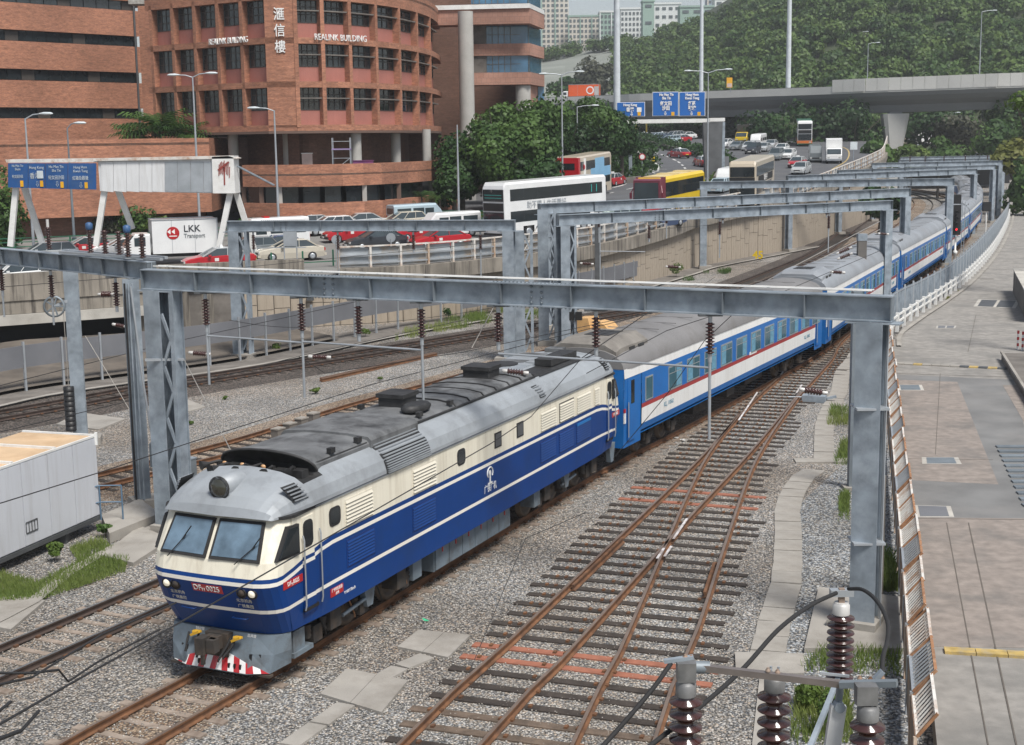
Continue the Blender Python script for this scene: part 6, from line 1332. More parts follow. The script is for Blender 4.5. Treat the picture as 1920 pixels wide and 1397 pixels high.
CAR = {}
def car(label, p, h, m, roofm=None, kind='sedan', name='parked_car', cat='car', group='cars and taxis on the road', sc=1.0, taxi=False):
    roofm = roofm or m; o = vroot(name, label, cat, p, h, group); o.scale = (sc, sc, sc)
    key = (m, roofm, kind)
    hz = {'sedan': 1.44, 'suv': 1.75, 'hatch': 1.5}[kind]
    st = [(-2.28, .66, .38, .72), (-2.18, .80, .28, .94), (-1.5, .87, .20, 1.0), (0, .885, .18, .97), (1.15, .87, .18, .95), (1.95, .82, .22, .82), (2.22, .74, .26, .70), (2.30, .60, .36, .56)]
    if kind != 'sedan': st[0] = (-2.1, .7, .4, 1.0); st[1] = (-2.05, .83, .3, 1.05)
    k = 1.12 if kind == 'suv' else 1
    rg = [[Vector((x, y, z * k)) for x, z in ((-w * .94, zb), (-w, (zb + zt) * .5), (-w * .98, zt - .06), (-w * .86, zt), (w * .86, zt), (w * .98, zt - .06), (w, (zb + zt) * .5), (w * .94, zb))] for y, w, zb, zt in st]
    if key not in CAR:
        body = MB().loft(rg, 0, True, True, False).mesh('body', m)
        gr = {'sedan': (-1.80, -1.05, .20, 1.12), 'suv': (-2.02, -1.9, .25, 1.05), 'hatch': (-2.0, -1.6, .25, 1.15)}[kind]; z0 = .93 * k
        base = [(-.80, gr[0], z0), (.80, gr[0], z0), (.80, gr[3], z0), (-.80, gr[3], z0)]; topq = [(-.62, gr[1], hz - .04), (.62, gr[1], hz - .04), (.62, gr[2], hz - .04), (-.62, gr[2], hz - .04)]
        glass = MB().hexa(base + topq).mesh('windows', 'glass_car')
        rf = MB().hexa([(-.64, gr[1] - .02, hz - .05), (.64, gr[1] - .02, hz - .05), (.64, gr[2] + .02, hz - .05), (-.64, gr[2] + .02, hz - .05), (-.56, gr[1] + .1, hz), (.56, gr[1] + .1, hz), (.56, gr[2] - .12, hz), (-.56, gr[2] - .12, hz)])
        pl = []
        for a, e in zip(base, topq): pl.append(MB()); pl[-1].bar(Vector(a) * 1.01, Vector(e) * 1.005, .07, .07)
        for s in (-1, 1):
            for t in (.42,) if kind == 'sedan' else (.3, .62): yb = gr[0] + (gr[3] - gr[0]) * (t + .04); yt = gr[1] + (gr[2] - gr[1]) * (t + .02); pl.append(MB()); pl[-1].bar((s * .81, yb, z0), (s * .635, yt, hz - .04), .03, .07, up=(1, 0, 0))
        CAR[key] = (body, glass, rf.mesh('roof', roofm), [u_.mesh('pillar', roofm) for u_ in pl], MB().box(-.72, -.44, 2.19, 2.30, .54 * k, .68 * k).mesh('headlight', 'lens_clear'), MB().box(-.76, -.42, -2.29, -2.18, .66 * k, .84 * k).mesh('tail_light', 'lens_red'), MB().box(-.38, .38, 2.24, 2.31, .48, .62).mesh('grille', 'black'), MB().box(-.78, .78, 2.16, 2.36, .30, .46).mesh('bumper', 'black' if taxi else m), MB().box(-.24, .24, -.03, .03, -.06, .06).mesh('number_plate', 'plate_white'), MB().box(-.24, .24, -.03, .03, -.06, .06).mesh('number_plate', 'plate_yellow'), MB().box(-.78, .78, -2.36, -2.2, .32, .5).mesh('bumper', 'black' if taxi else m), MB().box(-.1, .1, -.12, .06, 0, .13).mesh('mirror', m))
    c = CAR[key]
    link('body', c[0], o); link('windows', c[1], o); link('roof', c[2], o); [link('pillar', u_, o) for u_ in c[3]]
    for s in (1, -1):
        q = link('headlight', c[4], o); q.scale = (s, 1, 1); q = link('tail_light', c[5], o); q.scale = (s, 1, 1); link('mirror', c[11], o, (s * .95, .72, .92 * k))
    link('grille', c[6], o); link('bumper', c[7], o); link('bumper', c[10], o); link('number_plate', c[8], o, (0, 2.36, .42)); link('number_plate', c[9], o, (0, -2.36, .6))
    for x in (-.78, .78):
        for y in (-1.35, 1.40): wheel(o, x, y, .33 if kind == 'suv' else .31)
    if taxi: MB().hexa([(-.2, -.3, hz), (.2, -.3, hz), (.2, -.12, hz), (-.2, -.12, hz), (-.15, -.27, hz + .16), (.15, -.27, hz + .16), (.15, -.15, hz + .16), (-.15, -.15, hz + .16)]).build('roof_sign', 'car_white', o); [MB().cbox(s * .885, .25, .72, .02, .26, .2).build('door_sticker', 'plate_white', o) for s in (-1, 1)]
    return o
def taxi(label, p, h, roofm='car_silver', **k): return car(label, p, h, 'car_red', roofm, name='taxi', cat='taxi', taxi=True, **k)
def boxv(name, label, cat, p, h, L, W_, H, m, zb=.35, nose=.0, wheels=(), r=.45, group=None, front=None, m_lower=None, split=None, chamf=.12):
    o = vroot(name, label, cat, p, h, group)
    def ring(y, w, z0, z1, c=chamf): return [Vector((x, y, z)) for x, z in ((-w, z0), (-w, z1 - c), (-w + c, z1), (w - c, z1), (w, z1 - c), (w, z0))]
    w = W_ / 2; b = MB(); b.loft([ring(-L / 2, w * .97, zb, H - .04), ring(-L / 2 + .1, w, zb, H), ring(L / 2 - .25 - nose, w, zb, H), ring(L / 2 - .08 - nose * .35, w * .98, zb, H - .25 - nose * .6), ], 0, True, True)
    b.loft([ring(L / 2 - .08 - nose * .35, w * .98, zb, H - .25 - nose * .6), ring(L / 2, w * .95, zb + .05, H - .5 - nose, .06)], 0, True, True)
    b.build('body', m, o)
    for y in wheels:
        for x in (-w + .12, w - .12): wheel(o, x, y, r, .26)
    return o
def sidebx(o, name, m, y0, y1, z0, z1, w, t=.015, both=True):
    for s in ((-1, 1) if both else (1,)): MB().box(min(s * (w - .03), s * (w + t)), max(s * (w - .03), s * (w + t)), y0, y1, z0, z1).build(name, m, o)
def endbx(o, name, m, y, x0, x1, z0, z1, t=.02, f=1): MB().box(x0, x1, min(y - .04 * f, y + t * f), max(y - .04 * f, y + t * f), z0, z1).build(name, m, o)
def stext(o, s, size, m, side, y, z, w, sx=1.0): return text('lettering', s, size, m, o, frame((side * (w + .02), y, z), (0, side, 0), (0, 0, 1)), .006, sx, bold=.005)
def van(label, p, h, m, L=4.6, H=1.98, name='van', cat='van', win=True, group='vans and small buses on the road'):
    W_ = 1.72; o = boxv(name, label, cat, p, h, L, W_, H, m, .3, .45, (-L * .32, L * .34), .32, group, chamf=.14)
    sidebx(o, 'side_window', 'glass_car', L / 2 - 1.75, L / 2 - .95, 1.12, 1.62, W_ / 2); 
    if win: sidebx(o, 'side_window', 'glass_car', -.55, .45, 1.15, 1.66, W_ / 2); sidebx(o, 'side_window', 'glass_car', -L / 2 + .3, -.75, 1.15, 1.66, W_ / 2)
    MB().hexa([(-.72, L / 2 - .26, 1.0), (.72, L / 2 - .26, 1.0), (.72, L / 2 - .20, 1.0), (-.72, L / 2 - .20, 1.0), (-.68, L / 2 - .60, H - .32), (.68, L / 2 - .60, H - .32), (.68, L / 2 - .52, H - .3), (-.68, L / 2 - .52, H - .3)]).build('windscreen', 'glass_car', o)
    endbx(o, 'rear_window', 'glass_car', -L / 2, -.65, .65, 1.2, 1.7, f=-1); endbx(o, 'grille', 'black', L / 2, -.5, .5, .55, .72)
    for s in (-1, 1): endbx(o, 'headlight', 'lens_clear', L / 2, *sorted((s * .52, s * .78)), .58, .78); endbx(o, 'tail_light', 'lens_red', -L / 2, *sorted((s * .66, s * .82)), .7, 1.1, f=-1)
    return o
def decker(label, p, h, m, L=11.5, upper='glass_dark', name='double_decker_bus', H=4.4, lower=None):
    W_ = 2.5; w = W_ / 2; o = boxv(name, label, 'double decker bus', p, h, L, W_, H, m, .35, .0, (-L * .26, -L * .26 - 1.3 if L > 11 else -L * .26, L * .28), .48, 'double decker buses', chamf=.16)
    n = 7
    for k in range(n):
        y0 = -L / 2 + .5 + (L - 1.1) * k / n; y1 = -L / 2 + .5 + (L - 1.1) * (k + 1) / n - .015
        sidebx(o, 'upper_window', upper, y0, y1, 2.95, 3.85, w); 
        if k not in (0,): sidebx(o, 'lower_window', upper, y0, y1, 1.30, 2.15, w)
    endbx(o, 'upper_windscreen', upper, L / 2, -w + .12, w - .12, 2.95, 3.86, .025); endbx(o, 'lower_windscreen', upper, L / 2, -w + .12, w - .12, 1.05, 2.12, .04); endbx(o, 'destination_blind', 'black', L / 2, -w + .14, w - .14, 2.22, 2.82, .045)
    endbx(o, 'rear_window', upper, -L / 2, -w + .35, w - .35, 3.1, 3.75, f=-1)
    for s in (-1, 1): endbx(o, 'headlight', 'lens_clear', L / 2, *sorted((s * .7, s * 1.1)), .62, .85, .03); endbx(o, 'tail_light', 'lens_red', -L / 2, *sorted((s * .95, s * 1.15)), .8, 1.3, f=-1); sidebx(o, 'wheel_arch', 'black', L * .28 - .6, L * .28 + .6, .36, .95, w - .01)
    endbx(o, 'bumper', 'black', L / 2, -w + .1, w - .1, .35, .5, .05)
    return o, w, L
# --- near lanes, queueing towards the left
taxi('red taxi with silver roof half hidden by the left gantry leg', place(150, 103), 248)
car('white car showing only its roof above the parapet at far left', place(22, 84), 250, 'car_white', kind='suv'); car('black car behind the parapet at the very left edge', place(-18, 86), 250, 'car_black')
def lorry(label, p, h, L, Hb, m, cab, name='lorry', cat='lorry', boxw=2.2, zb=.75, cabL=1.7, cabH=2.1, group=None):
    o = vroot(name, label, cat, p, h, group); w = boxw / 2; yb = -L / 2 - .1
    b = MB(); b.box(-w, w, yb, yb + L, zb, zb + Hb); b.build('cargo_box', m, o)
    for s in (-1, 1): MB().bar((s * (w + .0), yb, zb + Hb), (s * w, yb + L, zb + Hb), .07, .07).build('box_edge', 'galv_light', o); MB().bar((s * w, yb + .03, zb), (s * w, yb + .03, zb + Hb), .07, .07).build('box_edge', 'galv_light', o)
    sidebx(o, 'box_seam', 'galv_light', yb + L * .7, yb + L * .7 + .03, zb, zb + Hb, w, .008); sidebx(o, 'box_seam', 'galv_light', yb + L * .35, yb + L * .35 + .03, zb, zb + Hb, w, .008)
    y0 = yb + L + .15; MB().loft([[Vector((x, y, z)) for x, z in ((-w * .95, .5), (-w * .95, z1 - .1), (-w * .85, z1), (w * .85, z1), (w * .95, z1 - .1), (w * .95, .5))] for y, z1 in ((y0, cabH), (y0 + cabL * .55, cabH), (y0 + cabL * .9, 1.35), (y0 + cabL, 1.2))], 0, True, True).build('cab', cab, o)
    MB().hexa([(-w * .85, y0 + cabL * .58, cabH - .12), (w * .85, y0 + cabL * .58, cabH - .12), (w * .85, y0 + cabL * .92, 1.3), (-w * .85, y0 + cabL * .92, 1.3), (-w * .85, y0 + cabL * .66, cabH - .1), (w * .85, y0 + cabL * .66, cabH - .1), (w * .85, y0 + cabL * .97, 1.36), (-w * .85, y0 + cabL * .97, 1.36)]).build('windscreen', 'glass_car', o)
    sidebx(o, 'cab_window', 'glass_car', y0 + .3, y0 + cabL * .6, 1.3, cabH - .25, w * .95); endbx(o, 'bumper', 'black' if m != 'white' else 'galv_light', y0 + cabL, -w * .9, w * .9, .45, .7, .08)
    for s in (-1, 1): endbx(o, 'headlight', 'lens_clear', y0 + cabL, *sorted((s * .6, s * .9)), .75, .95)
    for x in (-w + .15, w - .15):
        for y in (yb + L * .22, y0 + cabL * .45): wheel(o, x, y, .4, .26)
    MB().box(-w * .6, w * .6, yb + .2, y0 + .2, .5, zb).build('chassis', 'black', o)
    return o, w, yb
o, w, yb = lorry('white box lorry with red round emblem and black letters beside the gantry leg', place(332, 96) , 250, 4.3, 2.25, 'car_white', 'car_white')
for sd in (-1, 1):
    stext(o, 'LKK', .62, 'car_black', sd, yb + (1.7 if sd < 0 else 2.2), 2.35, w, 1.0); stext(o, 'Transport', .40, 'car_grey', sd, yb + (1.55 if sd < 0 else 2.3), 1.88, w, .85)
    q = Vector((sd * (w + .012), yb + (2.95 if sd < 0 else 1.0), 2.1)); MB().lathe(q, (sd, 0, 0), [(.42, 0), (.42, .012)], 24).build('emblem', 'red', o)
    for dy in (-.12, .16): MB().add([q + V(sd * .016, dy * -sd, .26), q + V(sd * .016, dy * -sd, -.08), q + V(sd * .016, dy * -sd - .22 * -sd * -1, .09)], [(0, 1, 2)]).build('emblem_mark', 'white', o)
    MB().cbox(q.x + sd * .014, q.y, q.z - .2, .006, .5, .06).build('emblem_mark', 'white', o)
taxi('red taxi in front of the white box lorry, crossed by the white gantry leg', place(400, 91), 249)
car('beige saloon beside the concrete parapet left of the railing', place(536, 97), 249, 'car_beige'); car('dark blue saloon behind the beige one', place(512, 101.5), 248, 'car_blue')
v = van('white high roofed ambulance like van behind the beige saloon', place(508, 107), 248, 'car_white', 5.0, 2.3); MB().box(-.5, .5, .4, .8, 2.3, 2.42).build('beacon', 'lens_red', v)
taxi('silver topped taxi farthest back behind the median hedge', place(575, 118), 248); taxi('red and white taxi just left of the black saloon', place(655, 111), 246, 'car_white'); car('black saloon with round sign posts in front of it', place(700, 105.5), 245, 'car_black')
car('grey car showing its roof behind the black saloon', place(730, 113), 245, 'car_grey'); taxi('red taxi following close behind the black saloon', place(783, 111), 243, 'car_red'); taxi('long red taxi nearest the rusty railing', place(820, 105.5), 243, 'car_red')
van('pale blue van facing right before the brick base', place(776, 121), 62, 'car_skyblue'); van('white van whose roof shows above the portal beam left of the white bus', place(842, 113), 242, 'car_white')
o, w, L = decker('white double decker bus with dark windows full of passengers', place(1024, 114.5), 226, 'car_white', 11.6)
stext(o, '助不同人生活更好', .62, 'galv_light', -1, 1.2, 2.5, w, .9); stext(o, '助不同人生活更好', .62, 'galv_light', 1, 1.2, 2.5, w, .9)
for z in (3.2, 3.42): endbx(o, 'handrail', 'green' if False else mt('teal', (.05, .42, .38), .4), L / 2, -.95, .95, z, z + .04, .03)
for s in (-1, 1):
    for y in (-4.6, -4.0): MB().bar((s * (w + .03), y, 3.1), (s * (w + .03), y, 3.7), .03, .06).build('handrail', 'teal', o)
rnd = random.Random(3)
for k in range(8): MB().lathe((-w - .018, 4.3 - k * .95, 3.05), (0, 0, 1), [(.14, 0), (.17, .12), (.12, .3), (.09, .36), (.11, .45), (.08, .55)], 8).build('passenger', ('car_skyblue', 'lens_red', 'car_beige', 'curtain')[k % 4], o) if False else None
text('lettering', '18', .3, 'white', o, frame((.2, L / 2 + .02, 3.75), (-1, 0, 0), (0, 0, 1)), .005)
van('greyish green people carrier behind the white bus', place(1156, 119), 222, 'car_sage', 4.7, 1.95); taxi('red taxi mostly hidden between the green van and the coach', place(1196, 124), 220); car('dark blue car in front of the yellow coach behind the railing', place(1243, 118), 222, 'car_blue')
for k, (px_, Y, m, kd, lab) in enumerate(((612, 116, 'car_white', 'hatch', 'white hatchback behind the silver topped taxi'), (668, 119, 'car_silver', 'sedan', 'silver saloon in the back lane behind the red and white taxi'), (455, 99, 'car_grey', 'hatch', 'grey hatchback between the portal column and the beige saloon'), (750, 119, 'car_beige', 'hatch', 'beige hatchback under the pale blue van'), (72, 97, 'car_silver', 'hatch', 'silver hatchback behind the left portal beam'), (222, 101, 'car_white', 'sedan', 'white saloon half hidden by the lorry cab'))): car(lab, place(px_, Y), 246, m, kind=kd)
for k, (px_, py_, m, kd, lab) in enumerate(((1432, 284, 'car_silver', 'sedan', 'silver saloon beside the minibus in the queue'), (1455, 300, 'car_grey', 'suv', 'grey off road car right behind the cream bus roof'), (1440, 268, 'car_blue', 'hatch', 'small blue car at the top of the queue'), (1405, 282, 'car_silver', 'hatch', 'silver hatchback behind the dark saloon by the pillar'))): car(lab, place(px_, py=py_), 203, m, kind=kd)
# coach
o = boxv('coach', 'yellow coach with maroon front and dark side windows', 'coach', place(1258, 131), 208, 11.2, 2.5, 3.5, 'bus_yellow', .35, .35, (-3.2, 3.4), .48, chamf=.22); w = 1.25
MB().box(-w - .02, w + .02, 4.3, 5.0, .4, 3.52).build('front_shell', 'bus_maroon', o); MB().hexa([(-w - .03, 4.9, .34), (w + .03, 4.9, .34), (w + .03, 5.76, .34), (-w - .03, 5.76, .34), (-w - .03, 4.6, 3.54), (w + .03, 4.6, 3.54), (w, 5.66, 3.3), (-w, 5.66, 3.3)]).build('front_panel', 'bus_maroon', o)
MB().hexa([(-1.15, 5.40, 1.25), (1.15, 5.40, 1.25), (1.15, 5.80, 1.25), (-1.15, 5.80, 1.25), (-1.1, 5.0, 3.1), (1.1, 5.0, 3.1), (1.1, 5.72, 3.1), (-1.1, 5.72, 3.1)]).build('windscreen', 'glass_car', o)
for k in range(6): sidebx(o, 'side_window', 'glass_dark', -5.3 + k * 1.6, -3.74 + k * 1.6, 1.75, 3.0, w)
for x in (-1, 1): MB().bar((x * 1.2, 5.2, 2.9), (x * 1.5, 5.7, 2.2), .06, .06).build('mirror_arm', 'bus_maroon', o); MB().box(x * 1.5 - .1, x * 1.5 + .1, 5.65, 5.75, 1.7, 2.2).build('mirror', 'bus_maroon', o); MB().box(-.9, .9, -2 + x * 2, -.9 + x * 2, 3.5, 3.62).build('roof_unit', mt('roof_cream', (.62, .50, .25), .5), o)
MB().box(-.98, .98, -5.2, 4.0, 3.5, 3.53).build('roof_panel', 'roof_cream', o)
o, w, L = decker('cream and black double decker bus coming down the road right of the coach', place(1412, 139), 199, 'bus_cream', 11.5)
sidebx(o, 'advert', 'black', -4.5, 4.2, 2.25, 2.9, w); stext(o, '陳柏宇', .6, 'white', -1, 0, 2.57, w + .015, 1.2); stext(o, '陳柏宇', .6, 'white', 1, 0, 2.57, w + .015, 1.2); endbx(o, 'front_mask', 'black', L / 2, -w + .08, w - .08, .9, 2.9, .012)
text('lettering', '8X HUNG HOM', .26, 'plate_yellow', o, frame((0, L / 2 + .03, 2.52), (-1, 0, 0), (0, 0, 1)), .005, .9) if False else MB().box(-.7, .7, L / 2 + .01, L / 2 + .03, 2.4, 2.62).build('destination_text', 'plate_yellow', o)
o, w, L = decker('red tailed double decker bus driving away, with a sky blue advert', place(1096, 150), 22, 'bus_cream', 10.8)
endbx(o, 'rear_panel', 'bus_red', -L / 2, -w, w, .4, 4.3, .03, -1); sidebx(o, 'rear_quarter', 'bus_red', -L / 2, -L / 2 + .5, .4, 4.28, w, .02); endbx(o, 'rear_window', 'glass_dark', -L / 2, -.85, .85, 3.1, 3.75, .05, -1)
sidebx(o, 'advert', 'bus_skyblue', -1.6, 4.9, 2.0, 3.0, w, .03); sidebx(o, 'advert', 'bus_skyblue', -.2, 2.8, 1.3, 4.0, w, .025)
taxi('small red taxi just right of the red tailed bus', place(1150, 165), 25); taxi('dark red taxi driving away on the loop, farther one', place(1273, py=296), 335, 'car_silver'); taxi('red taxi driving away on the loop, nearer one beside the lamp post', place(1318, py=312), 350, 'car_silver')
car('sky blue car beside the front of the cream bus', place(1350, 153), 205, 'car_skyblue', kind='hatch'); van('white van behind the sky blue car left of the cream bus', place(1366, 163), 203, 'car_white')
taxi('red and silver taxi behind the cream bus', place(1495, py=314), 205); car('silver car just in front of the citybound taxi behind the bus', place(1502, py=326), 205, 'car_silver', kind='hatch')
car('white car in the queue above the cream bus roof', place(1478, py=298), 203, 'car_white', kind='hatch'); car('white car higher in the queue near the white road lines', place(1466, py=286), 203, 'car_white'); car('silver car at the head of the bend below the trees', place(1446, py=278), 202, 'car_silver')
car('dark saloon right of the gantry pillar', place(1382, py=281), 205, 'car_grey'); car('white saloon hard against the gantry pillar', place(1360, py=276), 208, 'car_white'); van('white minibus in the queue behind the dark saloon', place(1422, py=276), 203, 'car_white', 5.2, 2.3); car('black off road car in the queue before the minibus', place(1412, py=288), 204, 'car_black', kind='suv')
lorry('brown lorry with yellow cab front in the queue under the flyover', place(1398, py=268), 200, 5.5, 2.6, 'mullion', 'bus_yellow')
o, w, L = decker('white double decker bus with orange and green skirt at the top of the road', place(1507, py=272), 190, 'car_white', 11.0)
sidebx(o, 'skirt', 'bus_orange', -L / 2, L / 2 - .1, .4, 1.3, w, .02); endbx(o, 'skirt', 'bus_orange', L / 2, -w, w, .5, 1.0, .03); endbx(o, 'skirt', 'green', L / 2, -w, w, .35, .55, .05); endbx(o, 'destination_text', 'box_orange', L / 2 + .02, -.75, .75, 2.4, 2.65, .02); MB().box(-w, w, -L / 2, L / 2 - .3, 4.4, 4.43).build('roof_panel', 'green', o)
van('dark green roofed minibus coming down the road', place(1528, py=303), 190, 'car_grey', 5.6, 2.3)
lorry('white box lorry coming down beside the road railing', place(1563, py=304), 192, 4.6, 2.5, 'white', 'white')
for k, (px_, Y, m, kd) in enumerate(((1186, 292, 'car_silver', 'sedan'), (1199, 300, 'car_skyblue', 'hatch'), (1206, 283, 'taxi', ''), (1219, 296, 'car_silver', 'sedan'), (1228, 279, 'car_skyblue', 'hatch'), (1240, 287, 'taxi', ''), (1246, 274, 'car_blue', 'sedan'), (1256, 266, 'car_skyblue', 'hatch'), (1263, 280, 'car_silver', 'suv'), (1276, 270, 'taxi', ''), (1286, 283, 'car_white', 'sedan'))):
    pl_ = ('leftmost silver saloon', 'pale blue hatchback', 'first red taxi', 'silver saloon behind the taxi', 'pale blue hatchback in the middle', 'second red taxi', 'dark blue saloon', 'pale blue hatchback nearest the loop', 'tall silver car', 'third red taxi nearest the pillar', 'white saloon by the pillar')[k]
    lab = pl_ + ' of the queue behind the dark hedge'
    (taxi(lab, place(px_, Y), 235) if m == 'taxi' else car(lab, place(px_, Y), 235, m, kind=kd))
p = V(XY(1097, 309), 309 + 3, 19.35); o, w, yb = lorry('orange container lorry on the left part of the flyover', p, 282, 6.6, 2.7, 'box_orange', 'car_white', boxw=2.4)
for sd in (-1, 1): MB().lathe((sd * (w + .01), yb + 1.9, 2.2), (sd, 0, 0), [(.85, 0), (.85, .02)], 18).build('emblem', 'car_white', o); MB().lathe((sd * (w + .02), yb + 1.9, 2.2), (sd, 0, 0), [(.6, 0), (.6, .03)], 18).build('emblem_centre', 'box_orange', o); sidebx(o, 'white_panel', 'car_white', yb, yb + 1.0, .8, 3.0, w, .02)
lorry('white box lorry on the far bridge right of the flyover pillar', V(XY(1728, 306), 306, 8.6), 80, 4.8, 2.6, 'white', 'white'); lorry('beige lorry following on the far bridge beside the pillar', V(XY(1695, 308), 308, 8.6), 80, 3.2, 1.6, 'bus_cream', 'bus_cream')
# ---------------------------------------------------------------- islands, hedges, markings, kerbs
def rp_at(px, py): return road(px, py)
def hedge(label, pts, w=1.4, h=1.0, m='leaf_dark', n=900, s=.22):
    L = smooth_line([rp_at(*q) if len(q) == 2 else V(XY(q[0], q[1]), q[1], zr(q[1])) for q in pts], 1.5); tot = sum((L[i + 1] - L[i]).length for i in range(len(L) - 1)); P_ = []
    c = along(L, .5); k = max(6, n // len(c))
    for p, d in c: r = Vector((d.y, -d.x, 0)); a = rng.uniform(-.5, .5, (k, 3)) * np.array([w, w, h * (.85 + .3 * math.sin(p.x * 2.1 + p.y))]) + np.array([p.x, p.y, p.z + h * .5]); P_.append(a)
    o = leaf_mesh('hedge', np.concatenate(P_), s, m, 1.0); return tag(o, label, 'hedge')
hedge('dark hedge between the loop and the queue of cars', ((1182, 290, 0), (1215, 268, 0), (1262, 244, 0), (1310, 226, 0), (1345, 205, 0), (1355, 185, 0)), 3.4, 1.7, 'leaf_dark', 5000, .42)
hedge('yellow green verge on the outside of the loop', ((1352, 183, 0), (1352, 170, 0), (1343, 162, 0), (1330, 156, 0)), 2.2, .7, 'leaf_light', 1600, .3)
hedge('dark hedge at the foot of the trees by the loop entry', ((1085, 160, 0), (1120, 170, 0), (1160, 176, 0), (1205, 178, 0)), 3.6, 1.5, 'leaf_mid', 4500, .35); hedge('shrubs around the mast foot beside the loop', ((1130, 185, 0), (1165, 196, 0), (1200, 190, 0)), 6, 3.4, 'leaf_dark', 5000, .45)
hedge('trimmed median hedge left of the white taxi', ((548, 121, 0), (612, 123, 0)), .8, .6, 'leaf_light', 900, .16); hedge('low green hedge left of the white bus', ((845, 128, 0), (905, 129, 0), (960, 130, 0)), 1.4, .5, 'leaf_light', 1200, .2)
hedge('dark hedge under the yellow stand beyond the queue', ((1150, 318, 0), (1240, 312, 0), (1330, 300, 0)), 4, 3.2, 'leaf_dark', 4000, .6)
o = T('bus_stop_stand', 'yellow framed stand beyond the queue of cars', 'stand', (XY(1203, 300), 300, zr(300))); [MB().box(x - .15, x + .15, -.2, .2, 0, 3.4).build('post', 'bus_yellow', o) for x in (-1.2, 1.0)]; MB().box(-1.4, 3.6, -.3, .3, 3.4, 3.9).build('sign_board', 'bus_yellow', o)
mt('road_paint', (.55, .55, .53), .7, 0, .12, 2)
def rline(label, pts, w=.15, dash=None, name='road_marking', m='road_paint'):
    L = smooth_line([rp_at(*q) for q in pts], 1.2); c = 0.0; b = MB(); n = 0
    for i in range(len(L) - 1):
        if dash is None or (c % (dash[0] + dash[1])) < dash[0]:
            p, q = L[i], L[i + 1]; d = (q - p).normalized(); r = Vector((d.y, -d.x, 0)) * w / 2; z = V(0, 0, .02); b.add([p - r + z, p + r + z, q + r + z, q - r + z], [(0, 1, 2, 3)])
        c += (L[i + 1] - L[i]).length
    ST(b.build(name, m), label)
rline('dashed lane line of the loop', ((1205, 278), (1232, 287), (1256, 296), (1275, 306), (1288, 320)), .30, (3.5, 3.2)); rline('white edge line curving past the crash cushion', ((1140, 303), (1165, 317), (1178, 330), (1172, 345), (1150, 352)), .35); rline('white line of the nose', ((1175, 295), (1205, 310), (1230, 322), (1234, 312), (1226, 303)), .3)
rline('white line below the crash cushion', ((1178, 300), (1208, 316), (1228, 325)), .22); rline('lane line of the left lanes', ((1190, 352), (1120, 368), (1060, 385)), .2, (2.4, 3)); rline('lane line of the descending road', ((1480, 282), (1500, 294), (1510, 310)), .25, (3, 4)); rline('yellow edge line beside the road railing', ((1570, 272), (1590, 282), (1588, 300), (1560, 318)), .2, m='yellow_paint')
for k in range(4): a = rp_at(1196 + k * 8, 303 + k * 5); ST(MB().bar(a + V(0, 0, .02), a + V(2.2, .3, .02), .5, .01).build('road_marking', 'road_paint'), 'white hatching stripe on the nose'); 
o = T('crash_cushion', 'yellow and grey crash cushion block at the road nose', 'crash cushion', tuple(rp_at(1212, 306)), -.3); MB().box(-1.2, 1.2, 0, 2.6, .1, .95).build('box', 'concrete_dark', o); MB().box(-1.25, 1.25, -.1, .02, .1, .9).build('front', 'bus_yellow', o); [MB().box(x, x + .3, -.14, -.09, .25, .75).build('stripe', 'plate_white' if i else 'car_grey', o) for i, x in enumerate((-.5, .0, .45))]
rk = [rp_at(*q) for q in ((1108, 290), (1150, 289), (1185, 294), (1210, 300))]
b = MB(); L = smooth_line([V(XY(x, y), y, zr(y)) for x, y in ((1182, 285), (1215, 262), (1262, 238), (1310, 219), (1340, 198), (1347, 180), (1340, 166))], 1.5); A = offs(L, -.12); Bq = offs(L, .12)
b.loft([[a, q, q + V(0, 0, .8), a + V(0, 0, .8)] for a, q in zip(A, Bq)], 0, True, True); tag(b.build('low_wall', 'concrete_dark'), 'dark low wall along the outside of the loop', 'low wall')
L = smooth_line([V(XY(x, y), y, zr(y)) for x, y in ((1090, 152), (1120, 160), (1160, 166), (1200, 170))], 1.5); A = offs(L, -.15); Bq = offs(L, .15); b = MB(); b.loft([[a, q, q + V(0, 0, .7), a + V(0, 0, .7)] for a, q in zip(A, Bq)], 0, True, True); tag(b.build('low_wall', 'concrete_dark'), 'dark low wall under the hedge by the station sign', 'low wall')
# green pipe railings
mt('green_rail', (.025, .13, .075), .5)
def pipe_rail(label, pts, h=(.5, .95)):
    L = smooth_line([V(XY(x, y), y, zr(y)) for x, y in pts], 2); o = T('guard_railing', label, 'railing'); c = along(L, 2.0)
    for k, (p, d) in enumerate(c):
        MB().box(p.x - .05, p.x + .05, p.y - .05, p.y + .05, p.z, p.z + 1.05).build('post', 'green_rail', o)
        if k + 1 < len(c):
            for z in h: MB().bar(p + V(0, 0, z), c[k + 1][0] + V(0, 0, z), .06, .06).build('rail', 'green_rail', o)
pipe_rail('green pipe railing rising behind the vans to the white bus', ((800, 124), (868, 124), (935, 123), (990, 121)), (.4, .75, 1.05)); pipe_rail('green pipe railing behind the left taxi', ((-40, 106), (60, 107), (150, 108), (250, 109), (300, 110)), (.4, .75, 1.05)); pipe_rail('green pipe railing between lorry and ambulance like van', ((395, 112), (480, 114), (560, 121), (640, 124)), (.4, .75, 1.05))
pipe_rail('low green rail on the road side of the parapet', ((500, 91), (560, 91.5), (640, 92.5), (690, 93)), (.3,))
